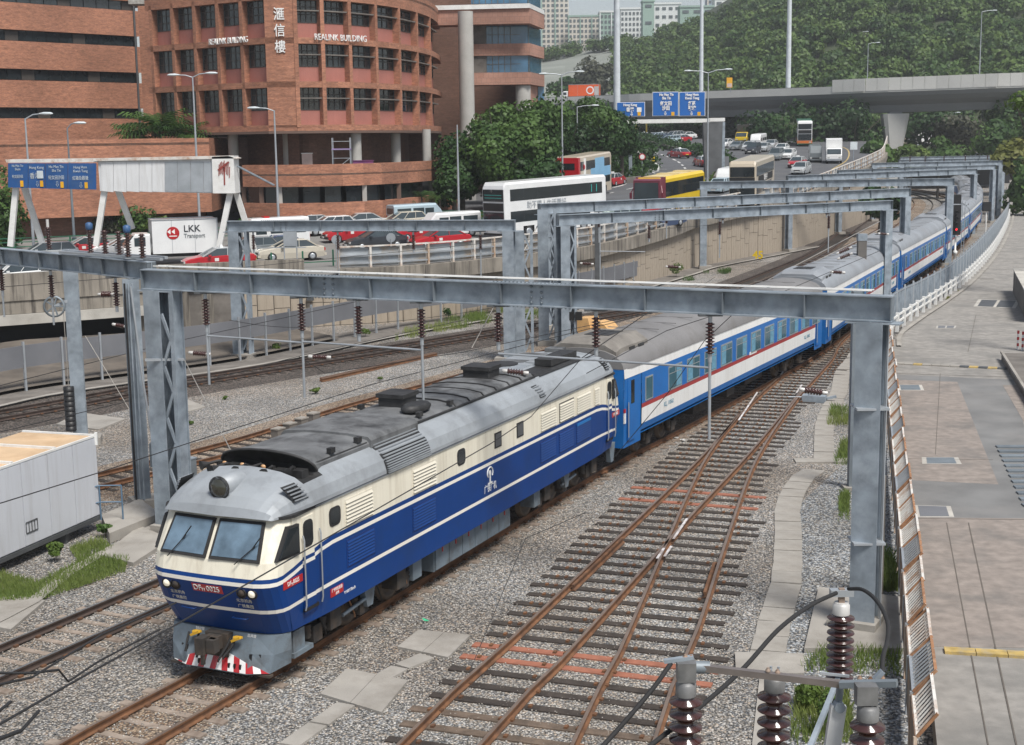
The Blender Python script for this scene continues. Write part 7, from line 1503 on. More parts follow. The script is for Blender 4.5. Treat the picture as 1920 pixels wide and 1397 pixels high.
# ---------------------------------------------------------------- lamps, masts, signs
def lamp(label, px, pyt, Y, arms, zb=None, r=.09, name='street_lamp', py_foot=None, mat='galv_light'):
    z0 = zb if zb is not None else zr(Y); t = atY(px, pyt, Y); base = V(t.x, t.y, z0); o = T(name, label, 'street lamp', tuple(base), group='street lamps and masts'); h = t.z - z0
    MB().tube([(0, 0, 0), (0, 0, h * .5), (0, 0, h)], [r * 1.3, r, r * .6], 8).build('pole', mat, o); MB().box(-r * 1.6, r * 1.6, -r * 1.6, r * 1.6, 0, .9).build('base_box', mat, o)
    for dx, dz in arms:
        MB().tube([(0, 0, h - .05), (dx * .5, 0, h + dz * .8), (dx, 0, h + dz)], .045, 5).build('arm', mat, o)
        s = 1 if dx > 0 else -1; hd_ = MB().loft([[Vector((dx + s * a, y, h + dz + z)) for y, z in ((-w_, 0), (0, t_), (w_, 0), (0, -t_ * .7))] for a, w_, t_ in ((-.1, .08, .05), (.25, .2, .12), (.7, .17, .1), (.85, .05, .03))], 0, True, True, True); hd_.build('lamp_head', mt('lamp_head', (.55, .60, .62), .4), o)
    return o
lamp('tall lamp with one arm at the left over the portal beam', 47, 222, 100, [(1.1, .3)]); lamp('double armed lamp before the brick building corner', 361, 144, 112, [(-1.1, .15), (1.1, .25)]); lamp('single armed lamp reaching left in front of the brick corner pier', 514, 207, 110, [(-1.2, .2)]); lamp('double armed lamp behind the white bus', 1053, 140, 136, [(-1.3, .1), (1.3, .25)])
lamp('double armed lamp beside the loop road right of the blue signs', 1328, 136, 158, [(-1.8, .2), (1.8, .3)]); o = lamp('old swan neck lamp before the low brick block', 126, 240, 108, [(.6, .35)], mat='galv_dark')
lamp('small double armed lamp between trees behind the station sign', 1082, 200, 160, [(1.6, .1)]) ; lamp('lamp with one arm on the right part of the flyover', 1841, 22, 262, [(1.9, .2)], zb=20.6); lamp('small lamp in front of the wooded hill', 1628, 82, 300, [(1.6, .2)], zb=19); lamp('thin faint lamp deep in the wooded hill', 1615, 60, 400, [(1.2, .1)], zb=30); lamp('grey lamp post under the flyover at right', 1786, 212, 300, [(.8, .1)], zb=7); lamp('thin pole before the trees left of the white bus', 857, 234, 124, [])
for lab, px_, Y, r_, zb in (('tall white mast rising out of frame behind the blue sign', 1157, 190, .5, None), ('slim white mast on the flyover above the large blue sign', 1314, 287, .42, 19.4), ('thick white mast on the flyover above the bus', 1476, 277, .5, 19.4)):
    z0 = zr(Y) if zb is None else zb; b = V(XY(px_, Y), Y, z0); o = T('mast', lab, 'mast', tuple(b)); MB().lathe((0, 0, 0), (0, 0, 1), [(r_, 0), (r_ * .5, 48)], 12).build('shaft', mt('mast_white', (.56, .60, .63), .5), o); MB().lathe((0, 0, 0), (0, 0, 1), [(r_ * 1.4, 0), (r_ * 1.4, .4)], 12).build('foot', 'galv', o)
# blue direction signs on the white beam
mt('sign_blue', (.01, .12, .42), .4, 0, .05, .5); YS_ = 176
def pxm(px, py, Y=YS_): q = atY(px, py, Y); return q
SG = T('sign_gantry', 'white beam gantry carrying three blue direction signs', 'sign gantry', (XY(1260, YS_), YS_, zr(YS_)), 0); og = SG.location.copy()
def sgbox(name, m, x0, y0, x1, y1, yy0, yy1, par=None): a = pxm(x0, y1) - og; e = pxm(x1, y0) - og; return MB().box(a.x, e.x, yy0, yy1, a.z, e.z).build(name, m, par or SG)
sgbox('beam', 'white_paint', 1168, 222, 1357, 232, -.5, .7); sgbox('beam_end', 'white_paint', 1330, 221, 1358, 228, -.6, .6)
def stx(s, px, py, size, m='white', sx=.85, dy=-.36): q = pxm(px, py) - og; return text('lettering', s, size, m, SG, frame((q.x, dy, q.z), (1, 0, 0), (0, 0, 1)), .01, sx, bold=.02)
for x0, y0, x1, y1 in ((1156, 191, 1209, 219), (1223, 172, 1272, 218), (1273, 172, 1322, 218)):
    sgbox('sign_edge', 'white', x0, y0, x1, y1, -.25, -.15); sgbox('sign_panel', 'sign_blue', x0 + 1, y0 + 1, x1 - 1, y1 - 1, -.30, -.2)
stx('Hong Kong', 1181, 197, .42); stx('香港', 1181, 206, .55); stx('⇩', 1184, 214, .6); stx('Ho Man Tin\nSha Tin', 1249, 181, .42); stx('何文田\n沙田', 1248, 199, .56); stx('⇩', 1247, 213, .6); stx('Hung Hom\nKwun Tong', 1297, 181, .42); stx('紅磡\n觀塘', 1297, 199, .56); stx('⇩', 1296, 213, .6)
for px_ in (1198, 1261, 1310): sgbox('route_shield', mt('shield', (.70, .36, .01), .5), px_ - 3, 210, px_ + 3, 217, -.34, -.3)
q = atY(1198, 206, YS_) - og; MB().box(q.x - .28, q.x + .28, -.34, -.3, q.z - .28, q.z + .28).build('tunnel_symbol', 'white', SG)
a = pxm(1318, 290) - og; MB().loft([[Vector((x, y, z)) for x, y in ((a.x + i0, -.6), (a.x + i1, -.6), (a.x + i1, .6), (a.x + i0, .6))] for z, i0, i1 in ((-1, .3, 2.2), (a.z + 3.9, -.1, 2.3))], 0, True, True).build('pillar', mt('pillar_grey', (.10, .105, .11), .8, 0, .2, 1), SG); MB().box(a.x + 2.2, a.x + 2.6, -.55, .5, -1, a.z + 3.9).build('pillar_edge', 'galv', SG)
MB().box(-5.3, -4.9, -.3, .3, -1, 3.2).build('post', 'galv', SG)
o = T('small_sign', 'grey back of a small road sign beside the gantry pillar', 'road sign', tuple(place(1355, 178))); MB().box(-.8, .8, -.05, .05, 1.2, 2.4).build('panel', 'fence_grey', o); [MB().box(x - .05, x + .05, .05, .1, 0, 2.3).build('post', 'galv', o) for x in (-.5, .5)]
# station sign by the trees
p = place(1080, 146); o = T('station_sign', 'white station sign with red roundel and Chinese name among the trees', 'sign', tuple(p)); MB().box(-1.1, 1.0, -.1, .1, .4, 3.0).build('panel', 'white', o); MB().box(-1.2, -1.05, -.12, .12, 0, 3.0).build('post', 'sign_blue', o); MB().box(.4, 1.0, -.09, .09, 3.0, 4.2).build('upper_panel', 'white', o); text('lettering', '香港鐵路站', .42, 'car_black', o, frame((0, -.13, 2.0), (1, 0, 0), (0, 0, 1)), .01, .9)
MB().lathe((.5, -.1, 3.3), (0, -1, 0), [(.42, 0), (.42, .03), (.26, .03), (.26, .0)], 16).build('roundel', 'red', o); MB().box(-1.1, 1.0, -.12, .12, .4, .9).build('blue_base', 'sign_blue', o)
for k, (px_, py_, sy) in enumerate(((1197, 268, 0), (1204, 283, 1))):
    p = place(px_, 195 - 10 * k); o = T('traffic_sign', ('small prohibition sign with yellow plate by the loop hedge', 'round red rimmed sign below the first one by the loop hedge')[k], 'traffic sign', tuple(p)); MB().tube([(0, 0, 0), (0, 0, 2.6)], .05, 6).build('post', 'galv', o); MB().lathe((0, -.1, 2.1), (0, -1, 0), [(.42, 0), (.42, .03)], 16).build('disc', 'red', o); MB().lathe((0, -.13, 2.1), (0, -1, 0), [(.30, 0), (.30, .02)], 16).build('face', 'white', o)
    if k == 0: MB().box(-.4, .4, -.13, -.05, 2.6, 3.3).build('plate', 'bus_yellow', o)
p = V(XY(1368, 278), 279, 20.3); o = T('advert_sign', 'small orange and yellow sign on the flyover edge', 'sign', tuple(p)); MB().box(-.55, .55, -.05, .05, .3, 2.2).build('panel', 'shield', o); MB().box(-.45, .45, -.07, -.04, .4, 1.1).build('lower_panel', 'pale_pink', o); MB().tube([(.3, 0, -.6), (.1, 0, .4)], .06, 6).build('post', 'galv', o)
p = place(1601, 205); o = T('small_sign', 'pale square sign on a post beside the road railing', 'road sign', tuple(p)); MB().box(-.5, .5, -.05, .05, 1.6, 2.7).build('panel', 'lamp_head', o); MB().tube([(0, .08, 0), (0, .08, 2.6)], .06, 6).build('post', 'galv', o)
for k, px_ in enumerate((624, 728)): # round sign backs
    p = place(px_, 91.5 if k == 0 else 92.3); o = T('traffic_sign', ('back of a round sign before the red and white taxi', 'back of a round sign before the black saloon boot')[k], 'traffic sign', tuple(p)); MB().tube([(0, 0, 0), (0, 0, 1.7)], .045, 6).build('post', 'galv_light', o); MB().lathe((0, 0, 1.75), (0, 1, 0), [(.30, 0), (.30, .04)], 18).build('disc', 'galv_light', o)
p = place(537, 90.5); o = T('small_sign', 'grey rear of a rectangular sign on two posts over the beige saloon', 'road sign', tuple(p)); MB().box(-.42, .42, -.04, .04, 1.5, 2.9).build('panel', 'galv_light', o); [MB().tube([(x, 0, 0), (x, 0, 2.4)], .04, 6).build('post', 'galv_light', o) for x in (-.4, .4)]; MB().box(-2.2, 1.0, -.04, .04, 1.38, 1.44).build('rail', 'galv_light', o)
o = T('road_works_board', 'small orange and white road works board by the parapet', 'road works board', tuple(place(548, 90))); MB().box(-.3, .3, -.03, .03, .1, .55).build('board', 'shield', o); MB().box(-.22, .22, -.04, -.03, .2, .35).build('label_strip', 'white', o)
for px_ in (490, 541): o = T('traffic_cone', ('small orange cone left of the beige saloon wheel', 'small orange cone beside the road works board')[px_ > 500], 'traffic cone', tuple(place(px_, 90))); MB().lathe((0, 0, 0), (0, 0, 1), [(.18, 0), (.18, .03), (.10, .04), (.02, .45)], 10).build('cone', 'box_orange', o); MB().lathe((0, 0, .2), (0, 0, 1), [(.075, 0), (.055, .1)], 10).build('band', 'white', o)
o = T('cabinet', 'pale grey cabinet in front of the left taxi', 'cabinet', tuple(place(138, 91))); MB().box(-.42, .42, -.3, .3, 0, 1.25).build('body', 'galv_light', o); MB().box(-.46, .46, -.34, .34, 1.25, 1.3).build('lid', 'galv_light', o)
# white display gantry with blue signs on slanted legs
YG = 95.0; LG = T('display_gantry', 'white boxed gantry with old blue direction signs on slanting white legs', 'sign gantry', (XY(230, YG), YG, 3.2)); og = LG.location.copy(); mt('gantry_white', (.66, .67, .68), .5, 0, .05, .8, dirt=(.45, .44, .42), da=.5, ds=.7, streak=True)
def gq(px, py, Y=YG): return atY(px, py, Y) - og
def gbox(nm, m, P4, y0, y1): A_ = [gq(*p) for p in P4]; return MB().loft([[Vector((p.x, p.y + y0, p.z)) for p in A_], [Vector((p.x, p.y + y1, p.z)) for p in A_]], 0, True, True).build(nm, m, LG)
gbox('display_case', 'gantry_white', ((186, 300), (403, 296), (403, 362), (190, 358)), -.3, 1.2)
for k in range(9): x = 192 + k * 24; gbox('case_panel', 'gantry_white' if k < 5 else 'galv_light', ((x, 304), (x + 23, 303.6), (x + 23, 360), (x, 357.5 + k * .3)), -.36, -.28)
gbox('case_lid', 'white_rusty', ((180, 297), (430, 292), (446, 297), (180, 302)), -.5, 1.4); gbox('end_plate', 'white_paint', ((400, 294), (440, 292), (444, 362), (402, 362)), -.5, 1.3)
gbox('truss_top', 'white_rusty', ((14, 299), (186, 297), (186, 304), (16, 305)), -.4, 1.2)
for k in range(4): x0 = (20, 58, 90, 132)[k]; x1 = (57, 89, 131, 184)[k]; gbox('sign_panel', 'sign_blue_old' if 'sign_blue_old' in MT else mt('sign_blue_old', (.012, .075, .24), .5, 0, .15, 1, dirt=(.05, .1, .2), da=.5, ds=2), ((x0, 306), (x1, 306), (x1, 352 + k), (x0, 351 + k)), -.5, -.4)
def gtx(s, px, py, size, sx=.8): q = gq(px, py); return text('lettering', s, size, 'lamp_head', LG, frame((q.x, q.y - .52, q.z), (1, 0, 0), (0, 0, 1)), .005, sx)
gtx('Hong Kong', 73, 314, .26); gtx('香港', 70, 330, .42); gtx('⇩', 75, 345, .5); gtx('Ho Man Tin\nSha Tin', 110, 316, .25); gtx('何文田沙田', 110, 333, .30, .7); gtx('⇩', 112, 345, .5); gtx('Hung Hom\nKwun Tong', 155, 317, .25); gtx('紅磡及觀塘', 155, 334, .30, .7); gtx('⇩', 156, 347, .5); gtx('Ho Man Tin\nShatin', 38, 314, .22, .7); gtx('何文田沙田', 38, 331, .24, .6)
for px_, py_ in ((83, 344), (121, 346), (166, 347), (46, 344)): q = gq(px_, py_); MB().box(q.x - .1, q.x + .1, q.y - .55, q.y - .5, q.z - .2, q.z + .2).build('route_shield', 'shield', LG)
q = gq(80, 327); MB().box(q.x - .2, q.x + .2, q.y - .55, q.y - .5, q.z - .25, q.z + .25).build('tunnel_symbol', 'lamp_head', LG)
for (xa, ya), (xb, yb_), dy in (((432, 360), (405, 492), 0), ((436, 360), (470, 480), 1.2), ((196, 358), (180, 462), 0), ((212, 358), (235, 432), 1.2), ((34, 352), (66, 470), 1.2), ((30, 352), (20, 462), 0)):
    a, e = gq(xa, ya), gq(xb, yb_); a.y += dy; e.y += dy * 1.5; MB().bar(a, e, .36, .30, up=(0, 1, 0)).build('leg', 'white_paint', LG)
q = gq(423, 325); bb = MB(); sr = random.Random(5)
for k in range(9): x = q.x - .35 + k * .085; z0 = q.z + .2 - abs(k - 4) * .07; bb.bar((x, q.y - .52, z0 + sr.uniform(-.2, 0)), (x + .06, q.y - .52, z0 + .55 + sr.uniform(-.1, .2)), .05, .03, up=(0, 1, 0))
bb.bar((q.x, q.y - .52, q.z - .75), (q.x + .03, q.y - .52, q.z + .5), .09, .03, up=(0, 1, 0)); bb.bar((q.x - .38, q.y - .525, q.z + .22), (q.x + .35, q.y - .525, q.z + .75), .12, .03, up=(0, 1, 0)); bb.build('red_graffiti', mt('graffiti', (.26, .05, .04), .6), LG)
MB().bar(gq(443, 312) + V(0, .5, 0), gq(497, 350) + V(0, 3.5, 0), .14, .10).build('stay', 'galv', LG)
# ---------------------------------------------------------------- things beside the tracks
mt('plywood', (.56, .40, .25), .8, 0, .12, 1.2, dirt=(.42, .27, .15), da=.6, ds=1.5); mt('cabin_white', (.56, .58, .62), .5, 0, .05, .6, dirt=(.42, .42, .43), da=.5, ds=1, streak=True); mt('handrail_blue', (.10, .17, .25), .5)
c0 = at(188, 980, 0); dC = (at(0, 1064, 0) - c0).normalized(); nC = Vector((-dC.y, dC.x, 0)) * -1
if nC.x > 0: nC = -nC
CB = T('portable_cabin', 'long white panelled cabin with a plywood roof at the left edge', 'cabin', tuple(c0))
def cp(s, t, z): return dC * s + nC * t + V(0, 0, z)
LCN, WCN, HCN = 9.5, 2.5, 2.62
MB().hexa([cp(0, 0, .25), cp(LCN, 0, .25), cp(LCN, WCN, .25), cp(0, WCN, .25), cp(0, 0, HCN), cp(LCN, 0, HCN), cp(LCN, WCN, HCN), cp(0, WCN, HCN)]).build('body', 'cabin_white', CB)
for k in range(8): MB().bar(cp(.03 + k * 1.18, -.02, .25 + 1.18), cp(1.17 + k * 1.18, -.02, .25 + 1.18), .03, 2.3).build('wall_panel', 'cabin_white', CB)
for k in range(5): MB().bar(cp(.1 + k * 1.9, WCN / 2, HCN + .015), cp(1.95 + k * 1.9, WCN / 2, HCN + .015), WCN - .1, .03).build('plywood_sheet', 'plywood', CB); MB().bar(cp(1.97 + k * 1.9, -.02, HCN + .06), cp(1.97 + k * 1.9, WCN, HCN + .06), .09, .07).build('batten', 'white_paint', CB)
MB().bar(cp(0, 0, HCN + .02), cp(0, WCN, HCN + .02), .08, .08).build('edge_trim', 'white_paint', CB); MB().bar(cp(0, 0, HCN + .02), cp(LCN, 0, HCN + .02), .06, .06).build('edge_trim', 'white_paint', CB)
MB().bar(cp(0, .0, .18), cp(LCN, 0, .18), .12, .12).build('base_rail', 'steel_dark', CB); MB().box(-.2, .2, -.2, .2, 0, .3).build('foot', 'steel_dark', CB, cp(1.5, .3, -.2)); MB().bar(cp(.02, -.05, HCN - .25), cp(.02, -.05, HCN + .12), .08, .08).build('hook', 'white_paint', CB)
b = MB(); v0 = cp(3.0, -.045, .62); v1 = cp(3.5, -.045, .62)
for k in range(5): q = v0 + (v1 - v0) * k / 4; b.bar(q, q + V(0, 0, .3), .02, .02)
b.bar(v0, v1, .02, .03); b.bar(v0 + V(0, 0, .3), v1 + V(0, 0, .3), .02, .03); b.build('vent_grille', 'steel_dark', CB)
def padz(name, label, qs, z, t=.3, m='concrete', cat='concrete pad'): return tag(MB().slab([at(*q, z) for q in qs], t).build(name, m), label, cat)
padz('concrete_pad', 'concrete platform between the cabin and the double column', ((205, 1000), (300, 962), (262, 935), (190, 965)), .12); padz('concrete_pad', 'lower grey concrete apron beside the cabin and track', ((190, 1040), (250, 1055), (320, 1010), (262, 985)), -.08); padz('concrete_pad', 'broken concrete slab at the lower left edge in the grass', ((-60, 1165), (20, 1180), (85, 1125), (-20, 1108)), -.12)
padz('concrete_pad', 'pale slab on the ballast behind the nearest left column', ((340, 775), (385, 762), (350, 748), (325, 752)), -.15, .1); padz('concrete_pad', 'pale slab around the foot of the weight mast', ((105, 795), (185, 805), (235, 785), (150, 773)), -.15, .1)
strip('kerb', smooth_line([at(*q, 0) for q in ((-60, 1180), (60, 1120), (130, 1065), (250, 1000), (330, 960))], 1), -.18, .18, -.1, 'concrete', 'low concrete edging through the grass by the cabin')
o = T('safety_rail', 'small blue pipe handrail at the end of the cabin', 'railing', tuple(at(212, 975, .1)))
for x in (-.35, .3): MB().tube([(x, 0, 0), (x, 0, 1.05)], .025, 6).build('post', 'handrail_blue', o)
for z in (.55, 1.05): MB().tube([(-.7, -.4, z), (-.35, 0, z), (.3, 0, z)], .022, 6).build('rail', 'handrail_blue', o)
o = T('relay_box', 'grey relay box with a white label beside the near left column', 'relay box', tuple(at(352, 893, 0)), -.5); MB().box(-.28, .28, -.15, .15, -.2, .62).build('body', 'galv_dark', o); MB().box(-.12, .12, -.16, -.15, .1, .4).build('label_sheet', 'white', o); MB().box(-.3, .3, -.17, .17, .62, .66).build('lid', 'galv', o)
for k in range(4):
    o = T('trackside_box', ('first grey box of the row behind the locomotive roof', 'second grey box of the row behind the locomotive roof', 'third grey box of the row behind the locomotive roof', 'last grey box of the row, nearest the right end')[k], 'trackside box', tuple(at(522 + k * 22, 828 - k * 10, 0)), -.5, 'grey boxes between the tracks'); MB().box(-.16, .16, -.22, .22, -.2, .48).build('body', 'concrete_dark', o); MB().box(-.18, .18, -.24, .24, .48, .53).build('lid', 'concrete', o)
mt('machine_orange', (.66, .40, .17), .55, 0, .1, 2, dirt=(.4, .25, .12), da=.5, ds=3)
o = T('track_trolley', 'pale orange works trolley standing between portal columns', 'works trolley', tuple(at(1112, 632, 0)), -.5)
MB().box(-1.1, 1.2, -.7, .7, .15, .5).build('chassis', 'machine_orange', o); MB().hexa([(-1.0, -.7, .5), (.2, -.7, .5), (.2, .7, .5), (-1, .7, .5), (-.8, -.7, 1.1), (.0, -.7, 1.15), (.0, .7, 1.15), (-.8, .7, 1.1)]).build('tank', 'machine_orange', o); MB().hexa([(.3, -.7, .5), (1.3, -.7, .5), (1.3, .7, .5), (.3, .7, .5), (.4, -.7, .95), (1.0, -.7, .85), (1.0, .7, .85), (.4, .7, .95)]).build('hopper', 'machine_orange', o)
for x in (-.7, .8): MB().lathe((x, -.75, .18), (0, 1, 0), [(.18, 0), (.18, 1.5)], 12).build('axle', 'steel_dark', o)
o = T('ground_signal', 'pair of black signal heads in front of the orange trolley', 'signal', tuple(at(1078, 648, 0)), -.2); MB().tube([(0, 0, -.2), (0, 0, 1.5)], .05, 6).build('post', 'galv', o)
for x in (-.22, .22): MB().box(x - .18, x + .18, -.12, .12, 1.4, 1.85).build('head', 'black', o)
# main signal
o = T('signal_post', 'tall black headed railway signal showing red beside the train', 'signal', tuple(at(1790, 492, 0)), -.1); MB().lathe((0, 0, -.2), (0, 0, 1), [(.12, 0), (.12, .9), (.2, .95), (.2, 1.2), (.08, 1.25), (.08, 2.6)], 10).build('post', 'white_paint', o)
MB().box(-.38, .38, -.12, .12, 2.4, 5.0).build('back_board', 'black', o); MB().box(-.34, .34, -.16, .14, 5.1, 5.9).build('indicator', 'black', o)
for k in range(4): MB().lathe((0, -.12, 2.9 + k * .5), (0, -1, -.1), [(.14, 0), (.14, .22), (.11, .22), (.11, .0)], 12).build('hood', 'black', o)
if 'signal_red' not in MT: mt_emit('signal_red', (1, .03, .04), 1.5)
MB().lathe((0, -.13, 2.9), (0, -1, -.1), [(.11, 0), (.08, .04), (0, .05)], 12).build('red_lamp', 'signal_red', o); MB().box(-.1, .3, -.3, .3, 2.2, 2.3).build('platform', 'galv_light', o)
for x in (.5, .72): MB().tube([(x, 0, 0), (x, 0, 5.3)], .03, 5).build('ladder_rail', 'galv_light', o)
for k in range(14): MB().bar((.5, 0, .4 + k * .36), (.72, 0, .4 + k * .36), .03, .03).build('rung', 'galv_light', o)
o = T('signal_post', 'smaller black signal box on a pale post further along the curve', 'signal', tuple(at(1848, 432, 0))); MB().tube([(0, 0, -.2), (0, 0, 2.2)], .09, 8).build('post', 'white_paint', o); MB().box(-.45, .45, -.2, .2, 2.2, 3.3).build('head', 'black', o)
for lab, q, m in (('white plastic bag by the barred fence foot', (1748, 556), 'white'), ('white lump beside a column foot near the signal', (1819, 482), 'white'), ('scrap of bright green litter on the ballast', (800, 1166), 'green_litter'), ('white and red scrap beside the points', (1280, 827), 'white'), ('white scrap on the ballast near the first carriage', (1268, 822), 'white'), ('small white scrap left of the points', (1122, 965), 'white'), ('small piece of white paper in the grass by the cabin', (222, 1047), 'white')):
    if m == 'green_litter': mt('green_litter', (.05, .50, .25), .5)
    p = at(*q, GZ + .02); s = .12 if q[1] > 700 else .3; b = MB(); b.add([p + Vector((random.uniform(-s, s), random.uniform(-s, s), random.uniform(0, s * .6))) for _ in range(7)], [(0, 1, 2), (2, 3, 4), (4, 5, 6), (0, 3, 6), (1, 4, 5)]); tag(b.build('litter', m), lab, 'litter')
o = T('yellow_number', 'yellow number board reading 45 at the foot of the beige wall', 'number board', tuple(at(1421, 490, 0)), -.2); text('number', '45', .95, 'bus_yellow', o, frame((0, 0, .55), (1, 0, 0), (0, 0, 1)), .02, 1, bold=.03); MB().bar((-.4, .05, -.1), (.4, .05, .1), .05, .04).build('support', 'steel_dark', o)
# point machine and its hoses at the right rail
o = T('point_machine', 'grey point machine beside the far end of the points', 'point machine', tuple(at(1527, 745, 0)), -.35); MB().box(-.5, .5, -.28, .28, -.18, .1).build('housing', 'galv', o); MB().box(-.2, .25, -.22, .22, .1, .22).build('cover', 'galv_light', o); MB().tube([(-1.1, -.1, -.02), (-.5, 0, -.02)], .04, 6).build('rod', 'galv_light', o); MB().bar((.5, .1, -.05), (.9, .2, .05), .12, .1).build('bracket', 'galv', o)
# ---------------------------------------------------------------- wires and long insulators
def wire(label, pts, r=.016, m='wire', name='overhead_wire', sag=0.0, group='overhead wires'):
    P_ = []; Q = [atY(*p) if not isinstance(p, Vector) else p for p in pts]
    for i in range(len(Q) - 1):
        for k in range(8): t = k / 8; q = Q[i] + (Q[i + 1] - Q[i]) * t; q = q - V(0, 0, sag * 4 * t * (1 - t)); P_.append(q)
    P_.append(Q[-1]); return tag(MB().tube(P_, r, 4).build(name, m), label, 'wire', group)
wire('long dark wire slanting across the locomotive nose from the lower left', ((-30, 1375, 10), (137, 1279, 12.5), (327, 1173, 17), (602, 1015, 23), (920, 832, 31), (996, 781, 33.5), (1090, 672, 35), (1212, 588, 36.0)), .013)
wire('thin wire rising from the cabin roof towards the middle of the nearest beam', ((-20, 950, 30), (180, 888, 35), (350, 832, 40), (700, 720, 50), (1010, 640, 58), (1330, 560, 68)), .014)
wire('thin wire from the left edge across the far ballast', ((-20, 728, 50), (330, 640, 60), (560, 590, 66), (760, 545, 74)), .014); wire('second thin wire across the upper left columns', ((-20, 815, 44), (250, 750, 50), (560, 668, 57), (870, 600, 66)), .013)
wire('contact wire over the dark far track', ((-20, 540, 54), (230, 520, 62), (420, 505, 70), (950, 452, 80), (1360, 420, 100)), .012); wire('messenger wire over the far track sagging between portals', ((430, 600, 62), (620, 610, 68), (960, 570, 76)), .012, sag=.2)
wire('wire from the first drop tube slanting down behind the locomotive roof', ((560, 668, 40), (610, 700, 44), (870, 660, 50), (1200, 590, 60)), .012); wire('wire across the carriage side down to the locomotive end', ((1150, 860, 37), (1250, 740, 37), (1320, 640, 37), (1405, 560, 36)), .010)
wire('wire across the near ballast beside the points', ((880, 1260, 26), (985, 1010, 28), (1100, 960, 29)), .008); wire('wires over the carriage roof towards the portal behind', ((1100, 700, 36), (1250, 620, 42), (1450, 555, 50), (1650, 470, 62)), .012); wire('light wire over the second carriage roof', ((1450, 530, 74), (1560, 475, 82), (1660, 425, 95)), .03, 'wire_light'); wire('second light wire over the second carriage roof', ((1440, 525, 76), (1545, 470, 85), (1650, 415, 100)), .03, 'wire_light')
wire('thin guy wire from the near left column to the locomotive roof', ((338, 660, 41), (437, 853, 34)), .014, 'wire_light'); wire('thin guy wire from the weight mast to the ballast', ((160, 630, 53), (262, 800, 52)), .014, 'wire_light'); wire('curved wire under the far drop tubes', ((1180, 520, 90), (1260, 545, 92), (1340, 520, 94)), .014, sag=.3)
for k, pts in enumerate((((-30, 1262, 12), (60, 1262, 12.3), (110, 1256, 12.6), (128, 1278, 12.8), (185, 1240, 14), (300, 1180, 17)), ((-30, 1335, 9), (0, 1332, 9.1), (20, 1316, 9.4)), ((-40, 1400, 8.6), (0, 1385, 8.8), (40, 1370, 9.1), (73, 1333, 9.4)), ((-30, 1290, 11), (60, 1270, 11.6), (190, 1190, 14), (330, 1130, 16)))):
    wire(('black looped cable at the lower left above the ballast', 'short black cable end at the left edge', 'thick black cable end in the lower left corner', 'black cable running along the long slanting wire')[k], pts, (.013, .014, .016, .012)[k])
def longins(label, a, e, Y, Y2=None, r=.09):
    p, q = atY(*a, Y), atY(*e, Y2 or Y); L = (q - p).length; o = T('strain_insulator', label, 'insulator', tuple(p), group='long brown insulators in the wires'); ax = (q - p).normalized()
    MB().lathe((0, 0, 0), ax, insulator_prof(max(6, int(L / .075)), r * .6, r, L), 10).build('sheds', 'porcelain', o)
    for s, c in ((-1, V(0, 0)), (1, q - p)): MB().lathe(c - ax * (.14 if s < 0 else 0), ax, [(.03, 0), (.055, .03), (.055, .14)], 8).build('end_cap', 'porcelain_cap', o)
longins('long brown insulator lying over the locomotive roof', (951, 696), (981, 699), 37); longins('brown insulator over the points beside the point machine', (1508, 731), (1541, 736), 37, r=.1); longins('brown insulator left of the near lattice column', (362, 662), (386, 664), 42); longins('brown insulator above the second track behind the portal', (586, 669), (612, 670), 44)
longins('brown insulator left of the weight mast top', (94, 491), (112, 492), 50); longins('brown insulator between the weight mast and double column', (217, 609), (232, 612), 52); longins('brown insulator beside the lattice mast before the panelled wall', (1092, 494), (1108, 495), 78, r=.1); longins('brown insulator above the green bush', (1252, 500), (1272, 501), 84, r=.12); longins('brown insulator over the second carriage roof, left one', (1573, 474), (1592, 466), 66); longins('brown insulator over the second carriage roof, lower one', (1575, 484), (1593, 477), 65); longins('brown insulator lying behind the beam over the second carriage', (1562, 510), (1578, 511), 60); longins('brown insulator beside the third portal column', (1650, 438), (1662, 439), 84)
longins('row of brown discs left of the double column', (190, 552), (208, 552), 53, r=.13)
# ---------------------------------------------------------------- isolator in the foreground
IY = 11.6; IS = T('isolator_switch', 'pole mounted isolator with four brown ribbed insulators in the foreground', 'isolator', tuple(atY(1452, 1290, IY) - V(0, 0, 1.6))); oi = IS.location.copy()
mt('iso_steel', (.20, .20, .20), .5, .4, .3, 6)
def iq(px, py, Y=IY): return atY(px, py, Y) - oi
def bigins(px, py, n=13, L=1.5, r=.145, Y=IY, cap='iso_steel', nm='insulator'):
    p = iq(px, py, Y); MB().lathe(p - V(0, 0, L), (0, 0, 1), insulator_prof(n, r * .50, r, L)[::1], 28).build(nm, 'porcelain', IS)
    MB().lathe(p, (0, 0, 1), [(r * .62, 0), (r * .62, .10), (r * .55, .11), (r * .5, .13)], 20).build('cap', cap, IS); return p
pB = bigins(1286, 1303); pC = bigins(1452, 1294); pD = bigins(1627, 1349, Y=11.0)
pA = bigins(1577, 1151, 9, .74, .145, 14.4, 'porcelain_cap'); MB().box(-.03, .03, -.03, .03, .1, .28).build('bracket', 'steel_rusty', IS, pA); MB().box(-.12, .12, -.05, .05, .2, .27).build('clamp', 'galv_light', IS, pA)
for p in (pB, pC, pD):
    for a in range(4): MB().lathe(p + V(math.cos(a * PI / 2 + .6) * .045, math.sin(a * PI / 2 + .6) * .045, .1), (0, 0, 1), [(.012, 0), (.012, .1)], 6).build('bolt', 'galv_light', IS)
MB().cbox(0, 0, 0, .16, .14, .17).build('terminal_block', 'iso_steel', IS, pB + V(.0, 0, .22)); MB().lathe(pB + V(.06, 0, .25), (1, 0, -.05), [(.055, 0), (.055, .14)], 14).build('socket', 'galv_dark', IS)
